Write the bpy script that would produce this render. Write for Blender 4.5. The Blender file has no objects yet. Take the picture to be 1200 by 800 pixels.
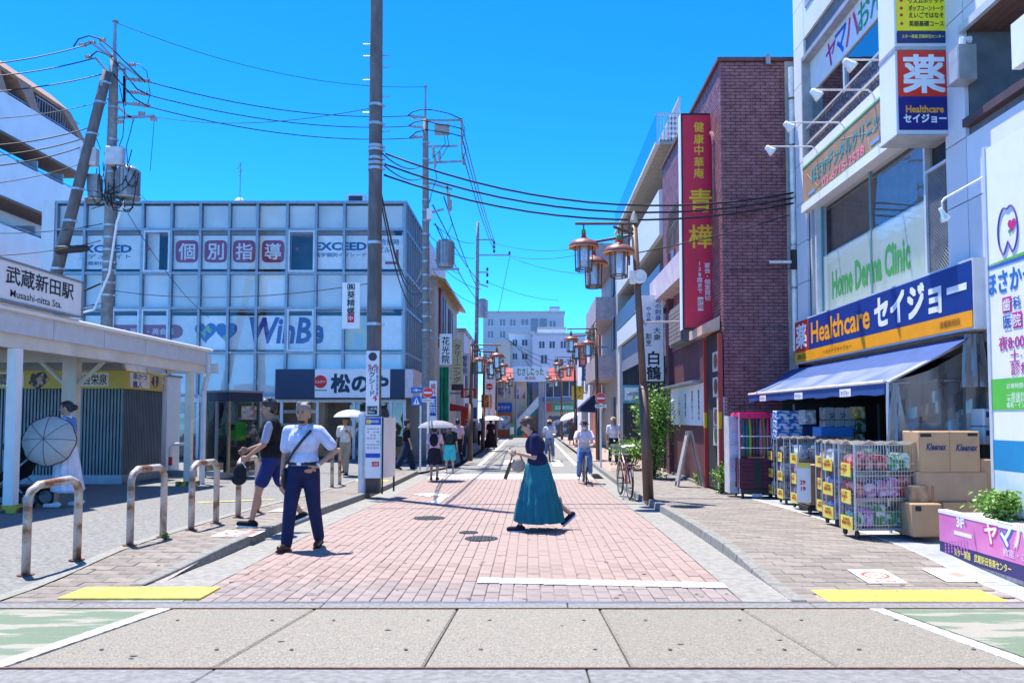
import bpy, bmesh, math, random
from mathutils import Vector, Matrix, Euler
R = math.radians
rnd = random.Random(7)
SC = bpy.context.scene
COL = SC.collection

# ---------------------------------------------------------------- camera, sky, sun, exposure
EYE = 1.52
PITCH = R(3.0)
F, CX, CY = 950.0, 622.0, 440.0            # focal length and optical axis, photograph pixels (1200 wide)
cam_d = bpy.data.cameras.new('camera'); cam = bpy.data.objects.new('camera', cam_d); COL.objects.link(cam)
cam.location = (0, 0, EYE); cam.rotation_euler = (R(90) + PITCH, 0, 0)
cam_d.sensor_width = 36; cam_d.lens = 36 * F / 1200
cam_d.shift_x = -(CX - 600) / 1200; cam_d.shift_y = (CY - 400) / 1200
cam_d.clip_start = 0.1; cam_d.clip_end = 3000
SC.camera = cam

SUN_DIR = Vector((-0.22, 0.25, 1.0)).normalized()     # towards the sun
world = bpy.data.worlds.new('World'); SC.world = world; world.use_nodes = True
wn, wl = world.node_tree.nodes, world.node_tree.links
wn.clear()
sky = wn.new('ShaderNodeTexSky'); sky.sky_type = 'NISHITA'; sky.sun_disc = False
sky.sun_elevation = math.asin(SUN_DIR.z); sky.sun_rotation = math.atan2(SUN_DIR.x, SUN_DIR.y)
sky.altitude = 2500; sky.air_density = 0.43; sky.dust_density = 0.0; sky.ozone_density = 4.0
hs = wn.new('ShaderNodeHueSaturation'); hs.inputs['Saturation'].default_value = 1.29; hs.inputs['Value'].default_value = 1.0
gm = wn.new('ShaderNodeMix'); gm.data_type = 'RGBA'; gm.blend_type = 'MULTIPLY'; gm.inputs[0].default_value = 1.0
gm.inputs[7].default_value = (0.74, 0.955, 1.0, 1)
bg = wn.new('ShaderNodeBackground'); bg.inputs[1].default_value = 0.15
wo = wn.new('ShaderNodeOutputWorld')
wl.new(sky.outputs[0], hs.inputs['Color']); wl.new(hs.outputs[0], gm.inputs[6]); wl.new(gm.outputs[2], bg.inputs[0]); wl.new(bg.outputs[0], wo.inputs[0])
sun_d = bpy.data.lights.new('sun', 'SUN'); sun_d.energy = 2.0; sun_d.angle = R(0.53); sun_d.color = (1.0, 0.945, 0.84)
sun = bpy.data.objects.new('sun', sun_d); COL.objects.link(sun)
sun.rotation_euler = SUN_DIR.to_track_quat('Z', 'Y').to_euler(); sun.location = (0, 0, 40)
SC.view_settings.view_transform = 'Standard'; SC.view_settings.look = 'None'
SC.view_settings.exposure = 2.25; SC.view_settings.gamma = 1.0; SC.view_settings.use_curve_mapping = False
SC.render.engine = 'CYCLES'
SC.cycles.max_bounces = 6; SC.cycles.diffuse_bounces = 3; SC.cycles.glossy_bounces = 3
SC.cycles.transmission_bounces = 6; SC.cycles.transparent_max_bounces = 12
SC.cycles.caustics_reflective = False; SC.cycles.caustics_refractive = False
SC.cycles.use_denoising = True

# ---------------------------------------------------------------- measuring helpers (photograph pixel -> place)
def ray(px, py):
    a, b = (px - CX) / F, (CY - py) / F
    return Vector((a, math.cos(PITCH) - b * math.sin(PITCH), math.sin(PITCH) + b * math.cos(PITCH)))
def at(px, py, Y):
    d = ray(px, py); t = Y / d.y
    return Vector((d.x * t, Y, EYE + d.z * t))
def atx(px, py, X):
    d = ray(px, py); t = X / d.x
    return Vector((X, d.y * t, EYE + d.z * t))
def sstep(a, b, x):
    t = max(0.0, min(1.0, (x - a) / (b - a))); return t * t * (3 - 2 * t)
def g(Y):                                   # the road drops a little behind the level crossing
    if Y < 6.6: return 0.08 * (6.6 - max(Y, 2.5))
    return -0.16 * sstep(10, 20, Y)
def kerb_h(Y): return 0.10 * sstep(7.2, 9.2, Y)
def gp(X, Y):                               # station forecourt, rising gently to the station
    return g(max(Y, 6.6)) + 0.10 * sstep(7.2, 9.2, Y) + 0.10 * sstep(4.8, 6.8, -X)
def gnd(px, py, fn=None, add=0.0):
    fn = fn or (lambda X, Y: g(Y)); Y = 10.0
    d = ray(px, py)
    for _ in range(30):
        X = d.x / d.y * Y; z = fn(X, Y) + add
        Y = 0.5 * Y + 0.5 * (EYE - z) / (-d.z / d.y)
    return Vector((d.x / d.y * Y, Y, fn(d.x / d.y * Y, Y) + add))

# ---------------------------------------------------------------- materials
def lin(h):
    h = h.lstrip('#'); o = []
    for i in (0, 2, 4):
        c = int(h[i:i+2], 16) / 255
        o.append(c / 12.92 if c <= 0.04045 else ((c + 0.055) / 1.055) ** 2.4)
    return tuple(o)
_mc = {}
def pm(name, col, rough=0.6, metal=0.0, var=0.12, scale=6.0, bump=0.0, bscale=None, spec=0.5, col2=None, contrast=(0.35, 0.65), rand=0.0, stretch=None, detail=5.0, dirt=0.0, dirtcol=(0.05, 0.045, 0.04), trans=0.0, emit=None, estr=0.0, coat=0.0, ior=None):
    """procedural Principled material: noise-varied colour, optional grain, per-object variation and relief"""
    if name in _mc: return _mc[name]
    if isinstance(col, str): col = lin(col)
    if isinstance(col2, str): col2 = lin(col2)
    m = bpy.data.materials.new(name); m.use_nodes = True; _mc[name] = m
    n, l = m.node_tree.nodes, m.node_tree.links
    b = n['Principled BSDF']
    b.inputs['Roughness'].default_value = rough; b.inputs['Metallic'].default_value = metal
    b.inputs['Specular IOR Level'].default_value = spec
    if coat: b.inputs['Coat Weight'].default_value = coat
    if trans: b.inputs['Transmission Weight'].default_value = trans
    if ior: b.inputs['IOR'].default_value = ior
    tc = n.new('ShaderNodeTexCoord'); src = tc.outputs['Object']
    if stretch:
        mp = n.new('ShaderNodeMapping'); mp.inputs['Scale'].default_value = stretch; l.new(src, mp.inputs[0]); src = mp.outputs[0]
    no = n.new('ShaderNodeTexNoise'); no.inputs['Scale'].default_value = scale; no.inputs['Detail'].default_value = detail
    l.new(src, no.inputs['Vector'])
    rp = n.new('ShaderNodeValToRGB'); rp.color_ramp.elements[0].position = contrast[0]; rp.color_ramp.elements[1].position = contrast[1]
    c2 = col2 if col2 else tuple(min(1, c * (1 + var)) for c in col)
    c1 = col if col2 else tuple(c * (1 - var) for c in col)
    rp.color_ramp.elements[0].color = (*c1, 1); rp.color_ramp.elements[1].color = (*c2, 1)
    l.new(no.outputs['Fac'], rp.inputs[0]); out = rp.outputs[0]
    if rand:
        oi = n.new('ShaderNodeObjectInfo'); mr = n.new('ShaderNodeMapRange')
        mr.inputs[3].default_value = 1 - rand; mr.inputs[4].default_value = 1 + rand
        l.new(oi.outputs['Random'], mr.inputs[0])
        mx = n.new('ShaderNodeMix'); mx.data_type = 'RGBA'; mx.blend_type = 'MULTIPLY'; mx.inputs[0].default_value = 1
        l.new(out, mx.inputs[6]); l.new(mr.outputs[0], mx.inputs[7]); out = mx.outputs[2]
    if dirt:
        n2 = n.new('ShaderNodeTexNoise'); n2.inputs['Scale'].default_value = scale * 0.23; n2.inputs['Detail'].default_value = 8; n2.inputs['Roughness'].default_value = 0.65
        l.new(src, n2.inputs['Vector'])
        mr = n.new('ShaderNodeMapRange'); mr.inputs[1].default_value = 0.5; mr.inputs[2].default_value = 0.75; mr.inputs[4].default_value = dirt
        l.new(n2.outputs['Fac'], mr.inputs[0])
        mx = n.new('ShaderNodeMix'); mx.data_type = 'RGBA'; mx.inputs[7].default_value = (*dirtcol, 1)
        l.new(mr.outputs[0], mx.inputs[0]); l.new(out, mx.inputs[6]); out = mx.outputs[2]
    l.new(out, b.inputs['Base Color'])
    if bump:
        nb = n.new('ShaderNodeTexNoise'); nb.inputs['Scale'].default_value = bscale or scale * 4; nb.inputs['Detail'].default_value = 4
        l.new(src, nb.inputs['Vector'])
        bp = n.new('ShaderNodeBump'); bp.inputs['Strength'].default_value = bump; bp.inputs['Distance'].default_value = 0.02
        l.new(nb.outputs['Fac'], bp.inputs['Height']); l.new(bp.outputs[0], b.inputs['Normal'])
    if emit:
        b.inputs['Emission Color'].default_value = (*emit, 1); b.inputs['Emission Strength'].default_value = estr
    return m
def pc(h, rough=0.55, **k):                 # painted / printed colour
    return pm('paint_%s_%d' % (h.strip('#'), int(rough * 100)), h, rough, var=k.pop('var', 0.06), scale=k.pop('scale', 3.0), **k)
def glass_mat(name, tint=(0.85, 0.95, 0.97), refl=0.16, rough=0.02, haze=0.0, hazecol=(0.8, 0.85, 0.88), top=0.55):
    if name in _mc: return _mc[name]
    m = bpy.data.materials.new(name); m.use_nodes = True; _mc[name] = m
    n, l = m.node_tree.nodes, m.node_tree.links; n.clear()
    o = n.new('ShaderNodeOutputMaterial'); t = n.new('ShaderNodeBsdfTransparent'); t.inputs[0].default_value = (*tint, 1)
    gl = n.new('ShaderNodeBsdfGlossy'); gl.inputs['Roughness'].default_value = rough
    lw = n.new('ShaderNodeLayerWeight'); lw.inputs[0].default_value = 0.35
    mr = n.new('ShaderNodeMapRange'); mr.inputs[3].default_value = refl; mr.inputs[4].default_value = top
    l.new(lw.outputs['Fresnel'], mr.inputs[0])
    # slight waviness of the panes
    tc = n.new('ShaderNodeTexCoord'); no = n.new('ShaderNodeTexNoise'); no.inputs['Scale'].default_value = 0.9; l.new(tc.outputs['Object'], no.inputs['Vector'])
    bp = n.new('ShaderNodeBump'); bp.inputs['Strength'].default_value = 0.12; bp.inputs['Distance'].default_value = 0.05
    l.new(no.outputs['Fac'], bp.inputs['Height']); l.new(bp.outputs[0], gl.inputs['Normal'])
    mx = n.new('ShaderNodeMixShader'); l.new(mr.outputs[0], mx.inputs[0])
    if haze:
        df = n.new('ShaderNodeBsdfDiffuse'); df.inputs[0].default_value = (*hazecol, 1)
        m2 = n.new('ShaderNodeMixShader'); m2.inputs[0].default_value = haze
        l.new(t.outputs[0], m2.inputs[1]); l.new(df.outputs[0], m2.inputs[2]); l.new(m2.outputs[0], mx.inputs[1])
    else: l.new(t.outputs[0], mx.inputs[1])
    l.new(gl.outputs[0], mx.inputs[2]); l.new(mx.outputs[0], o.inputs[0])
    return m

# ---------------------------------------------------------------- mesh builder
def wloc(o):
    v = Vector((0, 0, 0))
    while o is not None: v += o.location; o = o.parent
    return v
class MB:
    def __init__(s): s.v = []; s.f = []
    def quad(s, *p):
        i = len(s.v); s.v += [tuple(q) for q in p]; s.f.append(tuple(range(i, i + len(p)))); return s
    def box(s, a, b):
        x0, y0, z0 = (min(a[k], b[k]) for k in range(3)); x1, y1, z1 = (max(a[k], b[k]) for k in range(3)); i = len(s.v)
        s.v += [(x0,y0,z0),(x1,y0,z0),(x1,y1,z0),(x0,y1,z0),(x0,y0,z1),(x1,y0,z1),(x1,y1,z1),(x0,y1,z1)]
        s.f += [(i,i+3,i+2,i+1),(i+4,i+5,i+6,i+7),(i,i+1,i+5,i+4),(i+1,i+2,i+6,i+5),(i+2,i+3,i+7,i+6),(i+3,i,i+4,i+7)]; return s
    def cbox(s, c, d, rz=0.0, rx=0.0, ry=0.0):
        i = len(s.v); m = Euler((rx, ry, rz)).to_matrix(); c = Vector(c)
        for z in (-1, 1):
            for x, y in ((-1,-1),(1,-1),(1,1),(-1,1)): s.v.append(tuple(c + m @ Vector((x*d[0]/2, y*d[1]/2, z*d[2]/2))))
        s.f += [(i,i+3,i+2,i+1),(i+4,i+5,i+6,i+7),(i,i+1,i+5,i+4),(i+1,i+2,i+6,i+5),(i+2,i+3,i+7,i+6),(i+3,i,i+4,i+7)]; return s
    def hexa(s, p):                          # eight corners: bottom loop, top loop
        i = len(s.v); s.v += [tuple(q) for q in p]
        s.f += [(i,i+3,i+2,i+1),(i+4,i+5,i+6,i+7),(i,i+1,i+5,i+4),(i+1,i+2,i+6,i+5),(i+2,i+3,i+7,i+6),(i+3,i,i+4,i+7)]; return s
    def tube(s, pts, r, n=8, cap=True):
        pts = [Vector(p) for p in pts]; k = len(pts); rr = r if isinstance(r, (list, tuple)) else [r] * k
        i0 = len(s.v); up = None
        for j, p in enumerate(pts):
            t = (pts[min(j+1, k-1)] - pts[max(j-1, 0)]).normalized()
            if up is None:
                up = Vector((0,0,1)) if abs(t.z) < 0.9 else Vector((1,0,0))
            u = t.cross(up).normalized(); w = u.cross(t).normalized(); up = w
            for a in range(n):
                th = 2*math.pi*a/n + math.pi/n
                s.v.append(tuple(p + (u*math.cos(th) + w*math.sin(th)) * rr[j]))
        for j in range(k-1):
            for a in range(n):
                b = (a+1) % n; q = i0 + j*n
                s.f.append((q+a, q+b, q+n+b, q+n+a))
        if cap:
            s.f.append(tuple(i0 + a for a in range(n))[::-1]); s.f.append(tuple(i0 + (k-1)*n + a for a in range(n)))
        return s
    def lathe(s, c, prof, n=16, ax=None, sx=1.0, sy=1.0, cap=True):   # prof: list of (radius, z)
        c = Vector(c); i0 = len(s.v); m = ax if ax else Matrix.Identity(3)
        for r, z in prof:
            for a in range(n):
                th = 2*math.pi*a/n
                s.v.append(tuple(c + m @ Vector((r*math.cos(th)*sx, r*math.sin(th)*sy, z))))
        for j in range(len(prof)-1):
            for a in range(n):
                b = (a+1) % n; q = i0 + j*n
                s.f.append((q+a, q+b, q+n+b, q+n+a))
        if cap:
            s.f.append(tuple(i0 + a for a in range(n))[::-1]); s.f.append(tuple(i0 + (len(prof)-1)*n + a for a in range(n)))
        return s
    def prism(s, pts, off):                  # polygon extruded by a vector
        i = len(s.v); k = len(pts); o = Vector(off)
        s.v += [tuple(p) for p in pts] + [tuple(Vector(p) + o) for p in pts]
        s.f.append(tuple(range(i, i+k))[::-1]); s.f.append(tuple(range(i+k, i+2*k)))
        for a in range(k):
            b = (a+1) % k; s.f.append((i+a, i+b, i+k+b, i+k+a))
        return s
    def capsule(s, p0, p1, r0, r1, n=10):
        p0, p1 = Vector(p0), Vector(p1); d = p1 - p0; L = d.length
        q = d.to_track_quat('Z', 'Y').to_matrix() if L > 1e-6 else Matrix.Identity(3)
        prof = [(r0*math.cos(a), r0*math.sin(a)) for a in (R(-89), R(-60), R(-30), 0)] + [(r1*math.cos(a), L + r1*math.sin(a)) for a in (0, R(30), R(60), R(89))]
        return s.lathe(p0, prof, n, q)
    def ell(s, c, rad, rot=(0,0,0), n=14):
        m = Euler(rot).to_matrix() @ Matrix.Diagonal(Vector(rad))
        prof = [(math.cos(a), math.sin(a)) for a in [R(-89 + 178*k/8) for k in range(9)]]
        return s.lathe(c, prof, n, m)
    def data(s, name, org=Vector((0,0,0))):
        me = bpy.data.meshes.new(name)
        me.from_pydata([(v[0]-org[0], v[1]-org[1], v[2]-org[2]) for v in s.v], [], s.f); me.update(); return me
    def build(s, name, mat, parent=None, local=False, smooth=False, fix=True):
        """one mesh object; vertices are given in place (world) unless local"""
        org = Vector((0,0,0)) if (local or parent is None) else wloc(parent)
        me = s.data(name, org)
        if fix:
            bm = bmesh.new(); bm.from_mesh(me); bmesh.ops.recalc_face_normals(bm, faces=bm.faces); bm.to_mesh(me); bm.free()
        return link(name, me, mat, parent, smooth)
def link(name, me, mat, parent=None, smooth=False):
    if mat is not None:
        if len(me.materials): me.materials[0] = mat
        else: me.materials.append(mat)
    if smooth:
        for p in me.polygons: p.use_smooth = True
    o = bpy.data.objects.new(name, me); COL.objects.link(o)
    if parent is not None: o.parent = parent
    return o
def tag(o, label, cat, group=None, kind=None):
    o['label'] = label; o['category'] = cat
    if group: o['group'] = group
    if kind: o['kind'] = kind
    return o
def thing(name, label, cat, loc=(0,0,0), rz=0.0, group=None):
    o = bpy.data.objects.new(name, None); COL.objects.link(o); o.empty_display_size = 0.2
    o.location = loc; o.rotation_euler = (0, 0, rz); return tag(o, label, cat, group)
def struct(o): o['kind'] = 'structure'; return o
def stuff(o): o['kind'] = 'stuff'; return o
def copy_tree(o, parent=None, label=None, loc=None, rz=None):
    c = o.copy(); COL.objects.link(c); c.parent = parent
    for ch in [x for x in bpy.data.objects if x.parent == o]: copy_tree(ch, c)
    if label: c['label'] = label
    if loc is not None: c.location = loc
    if rz is not None: c.rotation_euler.z = rz
    return c
def bevel(o, w=0.01, seg=1):
    bm = bmesh.new(); bm.from_mesh(o.data)
    bmesh.ops.bevel(bm, geom=list(bm.edges), offset=w, segments=seg, affect='EDGES', clamp_overlap=True)
    bm.to_mesh(o.data); bm.free(); return o

BENCH = bpy.data.scenes.new('workbench')      # a scratch scene that turns curves and modifiers into plain meshes; removed at the end
def evaluated(tmp):
    BENCH.collection.objects.link(tmp); vl = BENCH.view_layers[0]; vl.update()
    me = bpy.data.meshes.new_from_object(tmp.evaluated_get(vl.depsgraph)); bpy.data.objects.remove(tmp); return me
# ---------------------------------------------------------------- lettering
AXES = {'-Y': (Vector((1,0,0)), Vector((0,0,1))), '-X': (Vector((0,-1,0)), Vector((0,0,1))), '+X': (Vector((0,1,0)), Vector((0,0,1))), '+Z': (Vector((1,0,0)), Vector((0,1,0)))}
def text(s, c, h, mat, parent, face='-Y', w=None, bold=0.012, vert=False, local=False, name='lettering', shear=0.0, space=1.0, rot=None):
    """flat print: the string centred on c, cap height about h, optionally fitted to width w"""
    cu = bpy.data.curves.new('lettering', 'FONT'); cu.body = '\n'.join(s) if vert else s
    cjk = any(ord(ch) > 0x2e00 for ch in s)
    cu.size = 1.0; cu.resolution_u = 2; cu.offset = 0.0 if cjk else bold; cu.align_x = 'CENTER' if vert else 'LEFT'; cu.shear = shear
    cu.space_line = 1.02 * space if vert else 1.1
    if not vert: cu.space_character = space
    tmp = bpy.data.objects.new('lettering', cu); me = evaluated(tmp); bpy.data.curves.remove(cu)
    if not len(me.vertices): return None
    xs = [v.co.x for v in me.vertices]; ys = [v.co.y for v in me.vertices]
    x0, x1, y0, y1 = min(xs), max(xs), min(ys), max(ys)
    sy = h / (y1 - y0); sx = sy if w is None else w / (x1 - x0)
    U, V = AXES[face] if isinstance(face, str) else face
    org = Vector((0,0,0)) if local else wloc(parent); c = Vector(c)
    if rot is not None:
        ca, sa = math.cos(rot), math.sin(rot); U, V = U*ca + V*sa, V*ca - U*sa
    for v in me.vertices:
        v.co = c + U * ((v.co.x - (x0+x1)/2) * sx) + V * ((v.co.y - (y0+y1)/2) * sy) - org
    me.name = name
    if cjk and bold > .006:                 # heavier strokes: shifted layers, each a hair in front of the last
        N = U.cross(V); vs = [v.co.copy() for v in me.vertices]; fs = [tuple(p.vertices) for p in me.polygons]; k = bold * 0.75; n0 = len(vs)
        V_, F_ = [], []
        for q, (a, b) in enumerate(((0, 0), (k, k), (-k, k), (k, -k), (-k, -k))):
            V_ += [v + U * (a * sx) + V * (b * sy) + N * (.0003 * q) for v in vs]; F_ += [tuple(i + n0 * q for i in f) for f in fs]
        me.clear_geometry(); me.from_pydata(V_, [], F_); me.update()
    return link(name, me, mat, parent)
# ================================================================ GROUND, CROSSING, ROAD, PAVEMENTS
m_ground = pm('ground_asphalt', (0.16, 0.16, 0.165), 0.85, var=0.2, scale=3, bump=0.3, bscale=60)
m_asph = pm('old_asphalt', (0.204, 0.200, 0.197), 0.85, var=0.22, scale=14, bump=0.35, bscale=90, dirt=0.35, dirtcol=(0.2, 0.19, 0.18))
m_fore = pm('forecourt_asphalt', (0.187, 0.187, 0.188), 0.85, var=0.28, scale=22, bump=0.4, bscale=90, dirt=0.4, dirtcol=(0.2, 0.2, 0.21), detail=9)
m_joint = pm('joint_sand', (0.33, 0.28, 0.265), 0.95, var=0.25, scale=40)
m_pave = pm('pink_paver', (0.301, 0.220, 0.199), 0.85, var=0.10, scale=9, bump=0.2, bscale=150, rand=0.12, dirt=0.3, dirtcol=(0.30, 0.23, 0.22))
m_pave2 = pm('mauve_paver', (0.251, 0.207, 0.200), 0.85, var=0.12, scale=9, bump=0.2, bscale=150, rand=0.10, dirt=0.3, dirtcol=(0.28, 0.23, 0.24))
m_pave_far = pm('pale_paver', (0.440, 0.408, 0.392), 0.85, var=0.1, scale=9, rand=0.08)
m_walk = pm('grey_walk_paver', (0.222, 0.193, 0.173), 0.88, var=0.16, scale=7, bump=0.25, bscale=140, rand=0.16, dirt=0.35, dirtcol=(0.27, 0.235, 0.225))
m_conc = pm('kerb_concrete', (0.220, 0.215, 0.202), 0.9, var=0.2, scale=16, bump=0.4, bscale=80, dirt=0.5, dirtcol=(0.2, 0.19, 0.17))
m_gutter = pm('gutter_concrete', (0.249, 0.241, 0.227), 0.9, var=0.18, scale=12, bump=0.3, bscale=120, dirt=0.35, dirtcol=(0.34, 0.32, 0.29), detail=9)
m_slab = pm('crossing_slab_aggregate', (0.161, 0.148, 0.129), 0.9, col2=(0.315, 0.295, 0.257), scale=85, contrast=(0.40, 0.62), bump=0.5, bscale=160, rand=0.09, dirt=0.45, dirtcol=(0.40, 0.31, 0.22), detail=9)
m_apron = pm('crossing_concrete_beam', (0.193, 0.193, 0.198), 0.85, var=0.22, scale=24, bump=0.35, bscale=90, dirt=0.45, dirtcol=(0.22, 0.21, 0.21), detail=9)
m_rust = pm('rusted_rail_steel', (0.16, 0.075, 0.055), 0.75, var=0.35, scale=30, metal=0.3, bump=0.2)
m_railtop = pm('worn_rail_steel', (0.55, 0.55, 0.56), 0.28, metal=0.85, var=0.15, scale=20, stretch=(0.3, 4, 1))
m_white = pm('road_marking_white', (0.636, 0.628, 0.602), 0.7, var=0.1, scale=25, dirt=0.5, dirtcol=(0.5, 0.46, 0.43))
m_yel = pm('tactile_yellow', (0.671, 0.533, 0.086), 0.65, var=0.12, scale=14, dirt=0.35, dirtcol=(0.55, 0.47, 0.22))
m_mhole = pm('manhole_iron', (0.07, 0.075, 0.085), 0.6, metal=0.5, var=0.3, scale=40, bump=0.5, bscale=120)

gm_ = MB().quad((-1500, -40, -0.45), (1500, -40, -0.45), (1500, 2500, -0.45), (-1500, 2500, -0.45))
struct(gm_.build('ground', m_ground))

def strip(name, x0, x1, y0, y1, mat, dz=0.0, step=0.5, fn=None, parent=None):
    b = MB(); Y = y0
    f = fn or (lambda X, Y: g(Y))
    fx0 = x0 if callable(x0) else (lambda Y: x0); fx1 = x1 if callable(x1) else (lambda Y: x1)
    while Y < y1 - 1e-6:
        Z = min(Y + (step if Y < 24 else step * 4), y1)
        b.quad((fx0(Y), Y, f(fx0(Y), Y) + dz), (fx1(Y), Y, f(fx1(Y), Y) + dz), (fx1(Z), Z, f(fx1(Z), Z) + dz), (fx0(Z), Z, f(fx0(Z), Z) + dz)); Y = Z
    return b.build(name, mat, parent)

# level crossing: two rails, panels of exposed aggregate, green painted footways
cross = struct(strip('crossing_bed', -14, 14, 2.6, 6.85, m_joint, -0.06))
def xbox(b, x0, x1, y0, y1, t=0.05, dz=0.0):
    b.hexa([(x0,y0,g(y0)+dz-t),(x1,y0,g(y0)+dz-t),(x1,y1,g(y1)+dz-t),(x0,y1,g(y1)+dz-t),(x0,y0,g(y0)+dz),(x1,y0,g(y0)+dz),(x1,y1,g(y1)+dz),(x0,y1,g(y1)+dz)])
for k in range(-2, 3):
    x = -0.587 + 1.137 * (k - 0) - 0.0
    x0, x1 = x + 0.005, x + 1.137 - 0.005
    if k == -2: x0 = -2.86
    b = MB(); xbox(b, x0, x1, 4.47, 6.56, 0.10, rnd.uniform(-0.004, 0.002)); o = b.build('concrete_slab', m_slab, cross); bevel(o, 0.012)
    for q in range(4):                       # lifting sockets
        px, py = x0 + (0.25 if q % 2 else 0.86) * (x1 - x0), 4.95 if q < 2 else 6.0
        MB().lathe((px, py, g(py) + 0.003), [(0.001, 0), (0.014, 0), (0.014, 0.002), (0.001, 0.002)], 8).build('lifting_socket', m_mhole, cross)
m_green = bpy.data.materials.new('worn_green_footway'); m_green.use_nodes = True
def _green():
    n, l = m_green.node_tree.nodes, m_green.node_tree.links; b = n['Principled BSDF']; b.inputs['Roughness'].default_value = 0.85
    tc = n.new('ShaderNodeTexCoord'); mp = n.new('ShaderNodeMapping'); mp.inputs['Scale'].default_value = (0.55, 2.2, 1); l.new(tc.outputs['Object'], mp.inputs[0])
    a = n.new('ShaderNodeTexNoise'); a.inputs['Scale'].default_value = 1.6; a.inputs['Detail'].default_value = 7; a.inputs['Roughness'].default_value = 0.6; l.new(mp.outputs[0], a.inputs['Vector'])
    r = n.new('ShaderNodeValToRGB'); e = r.color_ramp.elements
    e[0].position = 0.50; e[0].color = (0.125, 0.175, 0.12, 1); e[1].position = 0.54; e[1].color = (0.28, 0.265, 0.235, 1)
    l.new(a.outputs['Fac'], r.inputs[0])
    f = n.new('ShaderNodeTexNoise'); f.inputs['Scale'].default_value = 40; f.inputs['Detail'].default_value = 6; l.new(tc.outputs['Object'], f.inputs['Vector'])
    mr = n.new('ShaderNodeMapRange'); mr.inputs[3].default_value = 0.8; mr.inputs[4].default_value = 1.2; l.new(f.outputs['Fac'], mr.inputs[0])
    mx = n.new('ShaderNodeMix'); mx.data_type = 'RGBA'; mx.blend_type = 'MULTIPLY'; mx.inputs[0].default_value = 1
    l.new(r.outputs[0], mx.inputs[6]); l.new(mr.outputs[0], mx.inputs[7]); l.new(mx.outputs[2], b.inputs['Base Color'])
    bp = n.new('ShaderNodeBump'); bp.inputs['Strength'].default_value = 0.4; bp.inputs['Distance'].default_value = 0.01; l.new(f.outputs['Fac'], bp.inputs['Height']); l.new(bp.outputs[0], b.inputs['Normal'])
_green()
for s, lab in ((-1, 'left'), (1, 'right')):
    for k in range(2):
        x0 = 2.99 if s < 0 else 2.85; x0 += k * 2.2; x1 = x0 + 2.185
        b = MB(); xbox(b, s * x0, s * x1, 4.47, 6.56, 0.1, -0.002); b.build('green_slab', m_green, cross)
# worn white boundary lines of the footways
for x0, x1 in ((-2.985, -2.87), (2.70, 2.815)):
    b = MB(); xbox(b, x0, x1, 4.47, 6.56, 0.03, 0.003); b.build('white_line', pm('worn_white_line', (0.30, 0.285, 0.26), 0.8, col2=(0.64, 0.63, 0.60), scale=13, contrast=(0.40, 0.62), detail=9), cross)
for y0, y1, nm in ((6.585, 6.80, 'far'), (4.10, 4.435, 'near')):
    for k in range(-6, 7):
        b = MB(); xbox(b, k * 2.0 + 0.004 + 0.3, k * 2.0 + 1.996 + 0.3, y0 + 0.006, y1, 0.1, 0.0); o = b.build('concrete_beam', m_apron, cross); bevel(o, 0.006)
# steel edges of the panels (brown lines) and the running rails further towards the camera
for y0, y1, z in ((6.562, 6.588, 0.004), (4.44, 4.466, 0.006), (4.06, 4.10, 0.006)):
    b = MB(); xbox(b, -13, 13, y0, y1, 0.09, z); b.build('edge_steel', m_rust, cross)
b = MB(); xbox(b, -13, 13, 3.92, 4.0, 0.1, 0.01); b.build('rail', m_railtop, cross)
b = MB(); xbox(b, -13, 13, 2.7, 3.88, 0.1, 0.0); b.build('concrete_panel', m_slab, cross)
b = MB(); xbox(b, -13, 13, 6.77, 6.805, 0.08, 0.004); b.build('steel_strip', m_railtop, cross)

# ---- road -----------------------------------------------------------------
RL, RR = -2.9, 1.76                          # brick carriageway
KL, KR = -3.36, 2.15                         # kerb faces
road = struct(strip('road', RL - 0.46, RR + 0.40, 6.81, 24.5, m_joint, -0.014))
pav = []
cw = (RR - RL) / 39
for c in range(39):
    x0 = RL + c * cw
    Y = 6.83 - (0.12 if c % 2 else 0)
    while Y < 22.6:
        y0, y1 = max(Y, 6.82), min(Y + 0.24, 22.6)
        if y1 - y0 > 0.04:
            mt = 0
            if y1 < 7.75: mt = 1 if not (x0 > -0.55 and y0 > 7.5) else 0
            pav.append((y0, x0, y1, mt))
        Y += 0.24
pav.sort()
def paver_box(b, x0, x1, y0, y1, dz, fn=None, h=0.05, gap=0.003, ch=0.005):
    f = fn or (lambda X, Y: g(Y))
    a, c, d, e = x0 + gap, x1 - gap, y0 + gap, y1 - gap
    i = len(b.v); z = lambda X, Y, k: f(X, Y) + dz + k
    b.v += [(a,d,z(a,d,-h)),(c,d,z(c,d,-h)),(c,e,z(c,e,-h)),(a,e,z(a,e,-h)),
            (a,d,z(a,d,-ch)),(c,d,z(c,d,-ch)),(c,e,z(c,e,-ch)),(a,e,z(a,e,-ch)),
            (a+ch,d+ch,z(a,d,0)),(c-ch,d+ch,z(c,d,0)),(c-ch,e-ch,z(c,e,0)),(a+ch,e-ch,z(a,e,0))]
    for q in (0, 4):
        for k in range(4): b.f.append((i+q+k, i+q+(k+1)%4, i+q+4+(k+1)%4, i+q+4+k))
    b.f.append((i+8, i+9, i+10, i+11))
shared = {}
for j, (y0, x0, y1, mt) in enumerate(pav[:300]):
    key = (round(y1 - y0, 3), mt)
    if key not in shared:
        b = MB(); paver_box(b, 0, cw, 0, y1 - y0, 0, lambda X, Y: 0.0); me = b.data('paver'); me.materials.append((m_pave, m_pave2)[mt]); shared[key] = me
    o = bpy.data.objects.new('paver', shared[key]); COL.objects.link(o); o.parent = road
    o.location = (x0, y0, g(y0) + rnd.uniform(-0.003, 0.003))
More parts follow.
